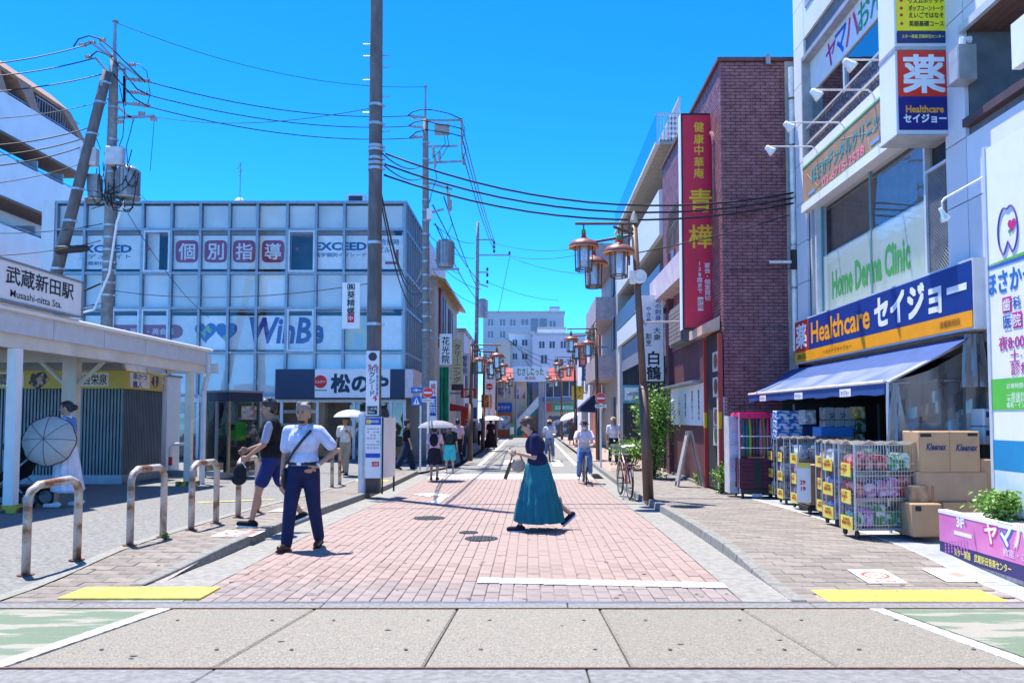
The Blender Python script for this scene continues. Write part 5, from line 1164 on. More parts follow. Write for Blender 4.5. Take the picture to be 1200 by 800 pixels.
a, c = at(731, 472, 27), at(749, 451, 27); b = MB(); b.box((a.x, 27, a.z), (c.x, 27.1, c.z)); b.build('board', pc('#4f9db0'), wsn); b = MB(); b.box((a.x + .03, 26.995, a.z + .1), (c.x - .03, 26.999, c.z - .08)); b.build('face', m_lit, wsn); text('眼科医院', ((a.x + c.x) / 2 + .04, 26.99, (a.z + c.z) / 2), .14, pc('#30507a'), wsn, w=.36)
# ================================================================ FAR END OF THE STREET AND BUILDINGS BEHIND
def far_box(name, label, px0, px1, py0, py1, Y, mat, depth=8.0, cat='building', wins=(), wmat=None, group=None):
    """building front read off the picture at distance Y; wins: (px0, px1, py0, py1)"""
    a, c = at(px0, py1, Y), at(px1, py0, Y)
    zb = min(a.z, g(Y)) if py1 > 505 else a.z
    t = thing(name, label, cat, ((a.x + c.x) / 2, Y, g(Y)), group=group)
    bb = MB(); bb.box((a.x, Y, g(Y) - .2), (c.x, Y + depth, c.z)); bb.build('wall', mat, t)
    bb = MB(); bb.box((a.x - .12, Y - .12, c.z + .002), (c.x + .12, Y + depth, c.z + .25)); bb.build('roof', pm('flat_roof_edge', (0.42, 0.42, 0.43), 0.7), t)
    for w in wins:
        p, q = at(w[0], w[3], Y), at(w[1], w[2], Y)
        bb = MB(); bb.box((p.x, Y - .03, p.z), (q.x, Y - .004, q.z)); o = bb.build('window', wmat or m_room, t)
        bb = MB(); bb.box((p.x - .06, Y - .07, p.z - .08), (q.x + .06, Y - .031, p.z)); bb.box(((p.x + q.x) / 2 - .03, Y - .06, p.z), ((p.x + q.x) / 2 + .03, Y - .031, q.z)); bb.build('frame', m_alu_w, o)
    return t
m_far1 = pm('pale_blue_wall', (0.55, 0.62, 0.66), 0.7, var=0.05); m_far2 = pm('cream_wall', (0.60, 0.53, 0.40), 0.7, var=0.06); m_far3 = pm('grey_wall', (0.45, 0.46, 0.48), 0.7, var=0.06); m_far4 = pm('lilac_wall', (0.55, 0.52, 0.58), 0.7, var=0.06); m_far5 = pm('orange_brick', (0.40, 0.13, 0.07), 0.7, var=0.15, scale=4); m_teal = pc('#1e6f63')
YF = 72.0
# left half of the far block: cream tiles, red mansard strip, blue sign, orange window
fb_ = far_box('cream_shop_block', 'cream tiled shop block with red roof strip closing the end of the street', 579, 617, 446, 513, YF, m_far2, 10)
b = MB(); p, q = at(576, 446, YF), at(676, 431, YF); b.prism([(p.x, YF - .6, p.z), (q.x, YF - .6, p.z), (q.x, YF + .4, q.z), (p.x, YF + .4, q.z)], (0, .3, .05)); b.build('red_mansard', pc('#b01f28', .5), fb_)
for (a0, a1, b0, b1, c) in ((584, 598, 454, 466, '#4a5060'), (603, 615, 452, 467, '#8a4a50')):
    p, q = at(a0, b1, YF), at(a1, b0, YF); b = MB(); b.box((p.x, YF - .06, p.z), (q.x, YF - .004, q.z)); w = b.build('window', pm('poster_' + c[1:], c, 0.5, col2='#c9b9b4', scale=1.3, contrast=(0.45, 0.55)), fb_); b = MB(); b.box(((p.x + q.x) / 2 - .05, YF - .09, p.z), ((p.x + q.x) / 2 + .05, YF - .061, q.z)); b.build('frame', m_alu_w, w)
p, q = at(581, 483, YF), at(600, 472, YF); b = MB(); b.box((p.x, YF - .3, p.z), (q.x, YF - .004, q.z)); b.build('blue_sign', pc('#1f55b0'), fb_); text('カラオケ', ((p.x + q.x) / 2, YF - .305, (p.z + q.z) / 2), .3, m_lit, fb_, w=1.1)
p, q = at(580, 512, YF), at(600, 484, YF); b = MB(); b.box((p.x, YF - .1, p.z), (q.x, YF - .004, q.z)); b.build('orange_front', pc('#e0642c'), fb_)
p, q = at(584, 503, YF), at(598, 487, YF); b = MB(); b.box((p.x, YF - .14, p.z), (q.x, YF - .101, q.z)); b.build('notice_window', pm('notice_print', (0.25, 0.3, 0.38), 0.4, col2=(0.7, 0.72, 0.74), scale=2.2, contrast=(0.45, 0.55)), fb_)
p, q = at(597, 512, YF - 2), at(603, 496, YF - 2); sgn = thing('green_standing_sign', 'small green and white standing sign at the foot of the far stairs', 'sign', (p.x, YF - 2, g(YF))); b = MB(); b.box((p.x, YF - 2, p.z), (q.x, YF - 1.9, q.z)); b.build('board', pc('#4f9d5a'), sgn); b = MB(); b.box((p.x + .05, YF - 2.01, p.z + .25), (q.x - .05, YF - 2.001, q.z - .3)); b.build('face', m_lit, sgn)
p = at(617.5, 513, YF - 2); cone = thing('traffic_cone', 'orange traffic cone at the foot of the far stairs', 'traffic cone', (p.x, YF - 2, g(YF))); b = MB(); b.lathe((0,0,0), [(.26,0),(.26,.05),(.2,.05),(.05,1.1),(.03,1.12)], 12); b.build('cone', pc('#e8542c'), cone, local=True); b = MB(); b.lathe((0,0,0), [(.155,.4),(.125,.6)], 12, cap=False); b.build('band', m_lit, cone, local=True)
# name arch board
p, q = at(601, 447, YF - 1), at(643, 429, YF - 1); ab = thing('street_name_board', 'white board with green hiragana over the end of the street', 'sign', (p.x, YF - 1, p.z)); b = MB(); b.box((p.x, YF - 1, p.z), (q.x, YF - .8, q.z)); b.build('board', m_lit, ab)
text('むさしにった', at(621.5, 435.5, YF - 1.01), .62, pc('#2f8a3a'), ab, w=2.3, bold=.03); text('商店街', at(621.5, 443, YF - 1.01), .3, pc('#b05040'), ab)
for x in (p.x + .3, q.x - .3): b = MB(); b.tube([(x, YF - .9, g(YF)), (x, YF - .9, p.z)], .08, 8); b.build('post', m_alu, ab)
# stairs with teal stringer
st = thing('outdoor_stairs', 'teal steel outdoor staircase with white side panel at the street end', 'stairs', at(604, 512, YF - .6))
lo, hi = at(604, 510, YF - .8), at(631, 481, YF - .8)
b = MB(); b.prism([(lo.x, YF - .8, lo.z), (lo.x + .5, YF - .8, lo.z), (hi.x, YF - .8, hi.z), (hi.x, YF - .8, hi.z + .35), (lo.x, YF - .8, lo.z + .4)], (0, .08, 0)); b.build('stringer', m_teal, st)
b = MB(); b.prism([(lo.x, YF - .85, lo.z + .42), (hi.x, YF - .85, hi.z + .37), (hi.x, YF - .85, hi.z + 1.3), (lo.x, YF - .85, lo.z + 1.2)], (0, .05, 0)); b.build('side_panel', pm('stair_panel', (0.6, 0.64, 0.68), 0.5), st)
for k in range(12):
    u = (k + .5) / 12; b = MB(); x = lo.x + (hi.x - lo.x) * u; z = lo.z + (hi.z - lo.z) * u + .2; b.box((x - .1, YF - .7, z), (x + .12, YF + .0, z + .05)); b.build('tread', m_alu, st)
p = at(617.5, 465, YF - .8); b = MB(); b.tube([(at(619, 0, YF).x, YF - .75, hi.z + .3), (at(619, 0, YF).x, YF - .75, at(0, 462, YF).z)], .1, 8); b.build('post', m_teal, st)
# right half of the far block
fr_ = far_box('green_sign_shop', 'two storey shop with green sign and grey upper windows at the street end', 633, 676, 446, 513, YF, pm('pale_tan_wall', (0.56, 0.5, 0.45), 0.7), 10, wins=((640, 657, 447, 465), (659, 675, 447, 464)))
p, q = at(647, 482, YF), at(675, 473, YF); b = MB(); b.box((p.x, YF - .3, p.z), (q.x, YF - .004, q.z)); b.build('green_sign', pc('#2f9e68'), fr_); text('武蔵新田店', ((p.x + q.x) / 2, YF - .305, (p.z + q.z) / 2), .35, m_lit, fr_, w=1.6)
p, q = at(640, 482, YF), at(647, 473, YF); b = MB(); b.box((p.x, YF - .3, p.z), (q.x - .02, YF - .004, q.z)); b.build('red_sign', pc('#d84a50'), fr_)
p, q = at(641, 512, YF), at(675, 487, YF); b = MB(); b.box((p.x, YF - .05, p.z), (q.x, YF - .004, q.z)); b.build('shop_opening', pm('shop_goods', (0.10, 0.10, 0.12), 0.5, col2=(0.6, 0.6, 0.62), scale=1.6, contrast=(0.5, 0.56)), fr_)
p, q = at(636, 470, YF), at(676, 466, YF); b = MB(); b.box((p.x, YF - .4, p.z), (q.x, YF - .004, q.z)); b.build('ledge', pc('#5d7890'), fr_)
p, q = at(631, 478, YF), at(636, 446, YF); b = MB(); b.box((p.x, YF - .2, g(YF)), (q.x, YF - .005, q.z)); b.build('pier', pc('#9aa4b4'), fr_)
# buildings behind
far_box('pale_blue_building', 'pale blue blank wall building rising behind the street name board', 597, 625, 391, 450, 80, m_far1, 8, wins=((601, 606, 398, 405), (612, 618, 398, 405), (601, 606, 414, 421), (612, 618, 414, 421)))
far_box('lilac_white_building', 'white stepped building with lilac upper storey behind the street end', 624, 686, 393, 450, 79, m_far4, 8, wins=((672, 683, 413, 427), (650, 660, 421, 428), (632, 638, 400, 408), (644, 650, 400, 408), (657, 663, 400, 408), (634, 641, 416, 426)))
far_box('teal_roof_building', 'white building with thin teal roof behind the lilac storey', 631, 662, 386, 405, 82, m_wht, 8)
far_box('grey_apartment_building', 'long grey apartment building on the skyline at the end of the street', 566, 661, 367, 400, 95, m_far3, 12, wins=((611, 619, 374, 381), (644, 651, 376, 383), (622, 641, 373, 390), (572, 578, 374, 382), (586, 592, 374, 382), (598, 604, 374, 382), (572, 578, 388, 396), (586, 592, 388, 396), (652, 658, 388, 396)), wmat=pm('grey_glazing', (0.2, 0.22, 0.26), 0.3))
far_box('tan_wall_building', 'tan walled building behind the left lamp posts near the street end', 581, 598, 402, 450, 78, pm('tan_wall', (0.48, 0.43, 0.36), 0.7), 8)
far_box('pink_pillar_building', 'pale pink narrow building beside the far left lamp posts', 567, 580, 430, 516, 66, pm('pale_pink_wall', (0.55, 0.44, 0.43), 0.7), 6)
# right row beyond the balcony building (facades along the street, x = 4.3 or so)
def row(name, label, X, Y0, Y1, ztop, mat, side=1, bands=(), openings=(), depth=7):
    t = thing(name, label, 'building', (X, Y0, g(Y0)))
    bb = MB(); x0, x1 = (X, X + depth) if side > 0 else (X - depth, X); bb.box((x0, Y0, g(Y0) - .2), (x1, Y1, ztop)); bb.build('wall', mat, t)
    bb = MB(); bb.box((x0 - .1, Y0 - .05, ztop + .002), (x1 + .1, Y1, ztop + .25)); bb.build('roof', _mc['flat_roof_edge'], t)
    for y0, y1, z0, z1, m_, out in bands:
        bb = MB(); bb.box((X, y0, z0), (X - out * side, y1, z1)); bb.build('balcony', m_, t)
    for y0, y1, z0, z1 in openings:
        bb = MB(); bb.box((X - .004 * side, y0, z0), (X - .05 * side, y1, z1)); o = bb.build('window', m_room, t); bb = MB(); bb.box((X - .051 * side, (y0 + y1) / 2 - .04, z0), (X - .08 * side, (y0 + y1) / 2 + .04, z1)); bb.build('frame', m_alu_w, o)
    return t
row('beige_apartment_building', 'beige apartment building with pink grey balconies next down the right row', 4.0, 37.1, 46, at(700, 300, 40).z, m_bgw, 1, bands=[(38.5, 45.5, z, z + 1.1, pm('mauve_balcony', (0.45, 0.37, 0.39), 0.7), .9) for z in (3.4, 6.2, 8.8)], openings=[(38.2, 39.6, z, z + 1.5) for z in (1.0, 4.8, 7.4)])
row('orange_brick_building', 'orange brick building glimpsed behind the second lamp cluster', 3.9, 46.2, 52, at(690, 385, 48).z, m_far5, 1, openings=[(47, 48.4, 3.2, 4.6), (49.5, 51, 3.2, 4.6)])
row('white_sloping_building', 'white low building with grey slanted gable down the right row', 3.8, 52.2, 66, 6.6, m_wht, 1, openings=[(54, 56, 3.4, 4.6), (58, 60, 3.4, 4.6), (54, 60, .2, 2.2)])
# navy shop awning
aw = thing('navy_awning', 'dark navy shop awning on the right beyond the no entry sign', 'awning', at(690, 475, 44)); b = MB(); p = at(697, 483, 44); q = at(686, 463, 44)
b.prism([(p.x + .35, 44, p.z), (p.x - .75, 44, p.z + .05), (p.x - .75, 44, p.z + .3), (p.x - .05, 44, q.z), (p.x + .35, 44, q.z)], (0, 3.2, 0)); b.build('canvas', pc('#1c2450', .7), aw)
# ---- left row beyond the office building
tb2 = row('beige_gable_building', 'beige building with dark red window bay and sloping eave behind the second pole', -4.3, 36.2, 47, at(510, 335, 37).z, pm('beige_tile', (0.50, 0.44, 0.38), 0.7), -1, openings=[(38.6, 40.5, 5.0, 7.4), (42, 44, 5.0, 7.2), (38, 41, .2, 2.4)])
b = MB(); b.box((-4.3, 37.6, 4.8), (-4.2, 38.5, 7.6)); b.build('red_bay', pc('#7a2e28'), tb2); b = MB(); b.prism([(-4.9, 36.1, 7.9), (-3.8, 36.1, 7.6), (-3.8, 36.1, 7.75), (-4.9, 36.1, 8.1)], (0, 11, 0)); b.build('eave', pc('#c09a50'), tb2)
row('white_narrow_building', 'white narrow building between the beige building and the pink one', -3.9, 47.2, 60, at(548, 395, 50).z, m_wht, -1, openings=[(48, 50, 3.2, 4.6), (52, 54, 3.2, 4.6), (48, 54, .2, 2.4)])
row('grey_corner_building', 'white and grey low building directly behind the glass office', -4.6, 35.0, 36.1, at(500, 375, 35.4).z, m_far1, -1, depth=4)
far_box('far_white_tower', 'tiny pale rooftop tank house on the skyline above the far block', 645, 655, 361, 368, 130, m_wht, 6)
# green construction sheeting
for px0, px1, py0, py1, Y, lab in ((515, 526, 430, 500, 33.0, 'green construction sheet hanging behind the traffic signs'), (491, 501, 434, 541, 32.0, 'green construction sheet beside the glass office corner')):
    a, c = at(px0, py1, Y), at(px1, py0, Y); t = thing('construction_sheet', lab, 'sheet', (a.x, Y, a.z)); bb = MB(); n_ = 10
    for k in range(n_): u0, u1 = k / n_, (k + 1) / n_; x0, x1 = a.x + (c.x - a.x) * u0, a.x + (c.x - a.x) * u1; d0, d1 = .05 * math.sin(k * 1.9), .05 * math.sin((k + 1) * 1.9); bb.hexa([(x0, Y + d0, a.z), (x1, Y + d1, a.z), (x1, Y + d1 + .02, a.z), (x0, Y + d0 + .02, a.z), (x0, Y + d0, c.z), (x1, Y + d1, c.z), (x1, Y + d1 + .02, c.z), (x0, Y + d0 + .02, c.z)])
    bb.build('sheet', pm('green_tarp', (0.02, 0.30, 0.16), 0.5, var=0.3, scale=4), t)
    bb = MB(); bb.tube([(a.x, Y + .08, g(Y)), (a.x, Y + .08, c.z)], .03, 6); bb.tube([(c.x, Y + .08, g(Y)), (c.x, Y + .08, c.z)], .03, 6); bb.build('scaffold_tube', m_alu_w, t)
# vertical signs on the left row
def vsign(name, label, px0, px1, py0, py1, Y, mat, s, tm, extra=None):
    t, a, c = board(name, label, 'sign', px0, px1, py0, py1, Y, mat, .15)
    if s: text(s, ((a.x + c.x) / 2, Y - .005, (a.z + c.z) / 2 - (c.z - a.z) * .03), (c.z - a.z) * .86, tm, t, vert=True, w=(c.x - a.x) * .62, bold=.02)
    bb = MB(); bb.box((a.x - .5, Y + .05, (a.z + c.z) / 2 + .4), (a.x, Y + .09, (a.z + c.z) / 2 + .46)); bb.build('bracket', m_alu, t)
    return t, a, c
vsign('cleaning_sign', 'pale yellow vertical sign with red katakana on the left row', 530, 542, 398, 450, 40, pm('pale_yellow_face', (0.68, 0.66, 0.38), 0.5), 'クリ｜ニング', pc('#a03050'))
vsign('clinic_pole_sign', 'white rounded vertical sign with black characters beside the second pole', 515, 529.5, 391, 427, 30.5, m_lit, '花光院', m_ink)
vsign('dark_small_sign', 'small dark sign under the pale yellow vertical sign', 529, 543, 450, 457, 40, pc('#4a3a44'), None, None)
# red shop front on the left row
ra = thing('red_shop_awning', 'red shop awning and banner front on the left row', 'awning', at(536, 480, 37)); b = MB(); p, q = at(524, 481, 36.5), at(549, 472, 36.5)
b.prism([(p.x, 36.5, p.z), (q.x, 36.5, p.z), (q.x, 36.5, p.z + .15), (p.x, 36.5, q.z)], (0, 2.5, 0)); b.build('canvas', pc('#b01c20'), ra); b = MB(); p, q = at(540, 520, 38), at(549, 478, 38); b.box((p.x, 38, p.z), (q.x, 38.1, q.z)); b.build('red_banner', pm('red_banner_print', (0.50, 0.04, 0.03), 0.6, col2=(0.7, 0.45, 0.05), scale=3, contrast=(0.6, 0.66)), ra)

# small projecting shop signs further down both sides
for i, (px, py0_, py1_, Y, w_, c_, tx, tc, nm) in enumerate(((694, 395, 418, 42, .6, '#d8d4cc', '薬局', '#2a6a3a', 'white pharmacy sign projecting behind the second right lantern post'), (689, 428, 446, 47, .7, '#2f62a8', '学習塾', '#f0f0f0', 'blue school sign projecting on the right row'), (683, 404, 430, 52, .55, '#c83a34', '居酒屋', '#f4e8c8', 'red tavern sign projecting on the right row'), (677, 452, 468, 56, .8, '#e0c040', 'パン', '#7a3018', 'yellow bakery sign projecting on the right row'), (544, 414, 440, 44, .55, '#d8d8dc', '整骨院', '#20408a', 'white osteopath sign projecting on the left row'), (560, 420, 438, 54, .7, '#3a8a5a', '書店', '#f4f4ec', 'green bookshop sign projecting on the left row'), (570, 462, 478, 60, .8, '#e07a30', 'そば', '#3a1810', 'orange noodle sign projecting on the left row'), (549, 455, 466, 42, .8, '#b83040', '肉', '#f8f0e0', 'small red butcher sign projecting on the left row'))):
    a = at(px, py1_, Y); z1 = at(px, py0_, Y).z; t = thing('shop_sign', nm, 'sign', (a.x, Y, a.z), group='small shop signs down the street'); b = MB(); b.box((a.x - w_/2, Y, a.z), (a.x + w_/2, Y + .12, z1)); b.build('board', pc(c_), t); text(tx, (a.x, Y - .005, (a.z + z1) / 2), (z1 - a.z) * .8, pc(tc), t, vert=True, w=w_ * .6); s_ = 1 if px > 622 else -1; b = MB(); b.box((a.x + s_ * w_/2, Y + .03, (a.z + z1)/2 - .05), (a.x + s_ * (w_/2 + .7), Y + .08, (a.z + z1)/2 + .05)); b.build('bracket', m_alu, t)
# ================================================================ POLES, LAMPS, SIGNS, CABLES
m_pole = pm('pole_concrete', (0.13, 0.12, 0.12), 0.85, var=0.25, scale=6, bump=0.2, bscale=40, dirt=0.3, dirtcol=(0.06, 0.055, 0.055), stretch=(1, 1, .3))
m_pole2 = pm('pole_concrete_pale', (0.24, 0.235, 0.23), 0.85, var=0.2, scale=6, bump=0.2, bscale=40)
m_band = pm('galvanised_band', (0.45, 0.46, 0.48), 0.4, metal=0.7); m_ins = pm('brown_insulator', (0.42, 0.34, 0.3), 0.3); m_cable = pm('black_cable', (0.015, 0.015, 0.017), 0.6); m_gal = pm('galvanised_grey', (0.32, 0.33, 0.35), 0.5, metal=0.5)
def pole(name, label, base, top, r0, r1, mat=m_pole, bands=(), steps=()):
    t = thing(name, label, 'utility pole', base); d = Vector(top) - Vector(base)
    pts = [d * (k / 12) for k in range(13)]; b = MB(); b.tube([p for p in pts], [r0 + (r1 - r0) * k / 12 for k in range(13)], 16); b.build('shaft', mat, t, local=True, smooth=True)
    for u in bands:
        p = d * u; r = r0 + (r1 - r0) * u; b = MB(); b.lathe(p, [(r + .004, -.03), (r + .014, -.03), (r + .014, .03), (r + .004, .03)], 16); b.cbox(p + Vector((r + .03, 0, 0)), (.06, .05, .05)); b.build('band', m_band, t, local=True)
    for k, u in enumerate(steps):
        p = d * u; r = r0 + (r1 - r0) * u; s = 1 if k % 2 else -1; b = MB(); b.tube([p + Vector((s * r * .8, 0, 0)), p + Vector((s * (r + .16), 0, .0)), p + Vector((s * (r + .16), 0, .03))], .012, 5); b.build('step_bolt', m_gal, t, local=True)
    return t, d
def zof(py, Y): return at(600, py, Y).z
# tall near pole (C)
bC = gnd(437, 577, walk); YC = bC.y; topC = Vector((at(441, 0, YC).x, YC, 13.5))
uC = lambda py: (zof(py, YC) - bC.z) / (13.5 - bC.z)
pC, dC = pole('utility_pole', 'tall dark utility pole carrying the timetable boards, leaving the top of the picture', bC, topC, .165, .12, m_pole, [uC(p) for p in (124, 146, 172, 176, 186, 192, 198, 285, 380, 490)], [uC(p) for p in (52, 65, 66, 79, 94, 113, 132, 154)])
# second pole (D)
YD = 29.0; bD = Vector((at(500, 480, YD).x, YD, walk(0, YD))); topD = at(498.5, 140, YD)
pD, dD = pole('utility_pole', 'second utility pole with transformer and grey arms behind the traffic signs', bD, topD, .17, .105, m_pole2, [(zof(p, YD) - bD.z) / dD.z if False else u for p, u in zip(range(14), (.38, .42, .46, .5, .54, .58, .62, .66, .70, .73, .76, .80, .88, .93))])
b = MB(); b.tube([dD + Vector((0, 0, -.2)), dD + Vector((0, 0, zof(103, YD) - topD.z))], [.045, .03], 8); b.tube([dD + Vector((0, 0, zof(103, YD) - topD.z)), dD + Vector((0, 0, zof(101, YD) - topD.z))], .07, 8); b.build('lightning_rod', m_gal, pD, local=True)
def Dl(px, py, dy=0.0): return at(px, py, YD + dy) - bD
arms = [((498, 141), (541, 141)), ((500, 172), (536, 171)), ((498, 191), (541, 189)), ((502, 250), (520, 245)), ((541, 139), (541, 172)), ((479, 136), (498, 138)), ((480, 148), (499, 150)), ((481, 162), (500, 160)), ((541, 172), (543, 192)), ((498, 213), (530, 222)), ((524, 215), (526, 250))]
for a_, c_ in arms: b = MB(); b.tube([Dl(*a_), Dl(*c_)], .045, 4); b.build('cross_arm', m_gal, pD, local=True)
b = MB(); p = Dl(518, 152); b.cbox(p, (.55, .04, .42)); b.build('equipment_plate', m_ins, pD, local=True)
p = Dl(522, 297); b = MB(); b.lathe(p + Vector((.0, 0, -.52)), [(.05,0),(.28,0),(.30,.04),(.30,.92),(.26,1.0),(.1,1.03)], 16); tr = b.build('transformer', m_gal, pD, local=True, smooth=False)
b = MB()
for k in range(14): a_ = 2 * math.pi * k / 14; b.cbox((p.x + .31 * math.cos(a_), p.y + .31 * math.sin(a_), p.z), (.05, .012, .8), a_)
b.build('cooling_fin', m_gal, pD, local=True)
b = MB(); b.box((p.x - .5, p.y - .05, p.z - .6), (p.x + .5, p.y + .05, p.z - .53)); b.build('transformer_shelf', m_gal, pD, local=True)
b = MB(); p = Dl(504, 252); b.cbox(p + Vector((0, -.15, 0)), (.2, .1, .4)); b.build('meter_box', m_lit, pD, local=True)
for px, py in ((541, 143), (541, 151), (541, 159), (541, 167), (543, 183), (544, 191), (486, 138), (487, 149), (487, 160)):
    p = Dl(px, py); b = MB(); b.lathe(p, [(.03,-.09),(.06,-.07),(.03,-.04),(.06,-.01),(.03,.02),(.06,.05),(.03,.08)], 8, Matrix.Rotation(R(90), 3, 'Y') if px < 500 else None); b.build('insulator', m_ins, pD, local=True)
for k, pts in enumerate((((478, 135.5), (484, 131), (494, 128), (508, 129), (526, 133), (541, 140)), ((479, 147.5), (486, 143), (497, 141), (512, 145), (530, 148), (541, 151)), ((480, 161.5), (488, 155), (499, 152), (515, 154), (530, 157), (541, 160)), ((541, 142), (545, 152), (542, 163), (546, 176), (543, 186)), ((520, 155), (522, 168), (514, 178), (506, 186)), ((524, 158), (526, 170), (516, 186)), ((509, 196), (512, 208), (507, 222), (503, 238)), ((526, 250), (530, 262), (524, 276), (521, 286)), ((508, 262), (516, 270), (522, 284)))):
    b = MB(); b.tube([Dl(px, py, -.15) for px, py in pts], .02 if k < 3 else .012, 5); b.build('jumper_wire', m_cable, pD, local=True, smooth=True)
for px, py in ((508, 178), (510, 190), (515, 183), (526, 232), (528, 241)): b = MB(); b.lathe(Dl(px, py, -.1), [(.03,-.2),(.05,-.15),(.05,.15),(.03,.2)], 8); b.build('fuse_cutout', m_ins, pD, local=True)
# third pole (E)
YE_ = 52.0; bE = Vector((at(557, 480, YE_).x, YE_, walk(0, YE_))); topE = at(560, 260, YE_)
pE, dE = pole('utility_pole', 'third utility pole far down the left side behind the lantern posts', bE, topE, .17, .10, m_pole2, (.4, .5, .6, .7))
def El(px, py): return at(px, py, YE_) - bE
for a_, c_ in (((559, 281), (579, 281)), ((559, 299), (598, 299)), ((559, 319), (572, 319)), ((559, 332), (572, 336))): b = MB(); b.tube([El(*a_), El(*c_)], .06, 4); b.build('cross_arm', m_gal, pE, local=True)
for px, py in ((579, 284), (579, 289), (579, 294), (597, 296), (571, 315), (571, 330), (571, 322)): b = MB(); b.lathe(El(px, py), [(.04,-.12),(.1,-.08),(.04,-.02),(.1,.03),(.04,.1)], 8); b.build('insulator', m_dark, pE, local=True)
b = MB(); b.lathe(El(566, 372), [(.3,0),(.32,.04),(.32,1.1),(.2,1.2)], 12); b.build('transformer', m_gal, pE, local=True)
# left pair: straight pole (A) and leaning stay pole (B)
YA = 23.0; bA = Vector((at(122, 480, YA).x, YA, gp(-12, YA))); topA = at(134, 70, YA)
pA, dA = pole('utility_pole', 'straight utility pole at the left with transformers and crossarms above the station', bA, topA, .18, .12, m_pole2, (.42, .45, .48, .5, .53, .56, .59, .66, .72, .8, .88))
def Al(px, py, dy=0.0): return at(px, py, YA + dy) - bA
b = MB(); b.tube([dA, Al(135, 26)], [.06, .04], 8); b.tube([Al(135, 26), Al(135, 25)], .09, 8); b.build('lightning_rod', m_gal, pA, local=True)
for a_, c_ in (((106, 50), (170, 95)), ((117, 51), (133, 68)), ((126, 116), (157, 141)), ((137, 138), (181, 136)), ((112, 68), (124, 82)), ((133, 80), (147, 82)), ((146, 82), (146, 120)), ((133, 120), (146, 120)), ((147, 92), (176, 96)), ((147, 107), (174, 111)), ((147, 121), (176, 125)), ((146, 90), (146, 124)), ((96, 53), (108, 50))): b = MB(); b.tube([Al(*a_), Al(*c_)], .045, 4); b.build('cross_arm', m_ins if a_ == (126, 116) else m_gal, pA, local=True)
for px, py in ((97, 53), (108, 50), (120, 47), (104, 67), (160, 94), (158, 108), (160, 122), (172, 95), (169, 110), (172, 124), (155, 76), (166, 133), (180, 140), (141, 143)): b = MB(); b.lathe(Al(px, py), [(.03,-.1),(.07,-.07),(.03,-.03),(.07,.0),(.03,.04),(.07,.08)], 8, Matrix.Rotation(R(90), 3, 'Y')); b.build('insulator', m_ins, pA, local=True)
for px, py, w in ((105, 184, .46), (135, 183, .5)): b = MB(); b.cbox(Al(px, py, -.3), (w, .25, .52)); o = b.build('switch_box', pm('pale_grey_box', (0.5, 0.52, 0.55), 0.5), pA, local=True); bevel(o, .03)
p = Al(150, 215); b = MB(); b.lathe(p + Vector((0,0,-.45)), [(.05,0),(.33,0),(.36,.05),(.28,.08),(.28,.85),(.22,.92),(.05,.94)], 16); b.build('transformer', m_gal, pA, local=True)
b = MB()
for k in range(16): a_ = 2 * math.pi * k / 16; b.cbox((p.x + .3 * math.cos(a_), p.y + .3 * math.sin(a_), p.z + .02), (.06, .012, .7), a_)
b.build('cooling_fin', m_gal, pA, local=True)
p = Al(112, 220); b = MB(); b.lathe(p + Vector((0,0,-.4)), [(.05,0),(.26,0),(.28,.05),(.2,.1),(.2,.65),(.14,.7)], 14); b.cbox(p + Vector((0,-.1,.1)), (.3,.2,.5)); b.build('fuse_gear', m_gal, pA, local=True)
b = MB(); b.box((p.x - .3, p.y - .06, p.z - .45), (Al(162, 0).x, p.y + .06, p.z - .4)); b.build('platform', m_gal, pA, local=True)
b = MB(); rr = random.Random(3)
for k in range(30):
    a0 = Al(rr.uniform(105, 165), rr.uniform(175, 240), rr.uniform(-.4, .1)); a1 = Al(rr.uniform(105, 160), rr.uniform(195, 250), rr.uniform(-.4, .1)); mid = (a0 + a1) / 2 + Vector((rr.uniform(-.2, .2), rr.uniform(-.2, 0), -.3))
    b.tube([a0, (a0 + mid) / 2 + Vector((0, 0, -.08)), mid, (a1 + mid) / 2 + Vector((0, 0, -.08)), a1], .014, 5)
stuff(b.build('jumper_wires', m_cable, pA, local=True))
for k, pts in enumerate((((86, 55), (92, 46), (104, 42), (118, 46), (130, 56), (148, 74), (170, 96)), ((104, 68), (114, 60), (126, 64), (140, 78), (160, 104), (174, 111)), ((121, 87), (130, 84), (142, 98), (158, 116), (174, 125)), ((174, 96), (172, 84), (164, 76), (156, 75)), ((174, 98), (176, 110), (173, 122)), ((140, 100), (146, 130), (144, 160), (138, 176)), ((156, 141), (152, 158), (148, 172), (150, 196)), ((118, 175), (112, 160), (104, 150)))):
    b = MB(); b.tube([Al(px, py, -.2) for px, py in pts], .02 if k < 3 else .012, 5); b.build('jumper_wire', m_cable, pA, local=True, smooth=True)
b = MB(); b.tube([Al(146, 235, -.25), Al(137, 260, -.25), Al(128, 320, -.3), Al(110, 363, -.35), Al(90, 368, -.3)], .035, 6); b.build('white_conduit', m_lit, pA, local=True)
bB = at(60, 330, 22.6); bB.z = gp(-13, 22.6); 
topB = at(126, 84, 22.6); botB = at(66, 320, 22.6); dirB = (topB - botB).normalized(); baseB = botB - dirB * ((botB.z - bB.z) / dirB.z)
pB, dB = pole('stay_pole', 'leaning dark stay pole propping the straight pole at the left', baseB, topB, .19, .13, m_pole, (.5, .62, .7, .84, .92, .97))
b = MB(); q = at(84, 293, 22.3) - baseB; b.capsule(q - Vector((.35, 0, 0)), q + Vector((.4, 0, .05)), .12, .09); b.build('cable_closure', m_cable, pB, local=True)

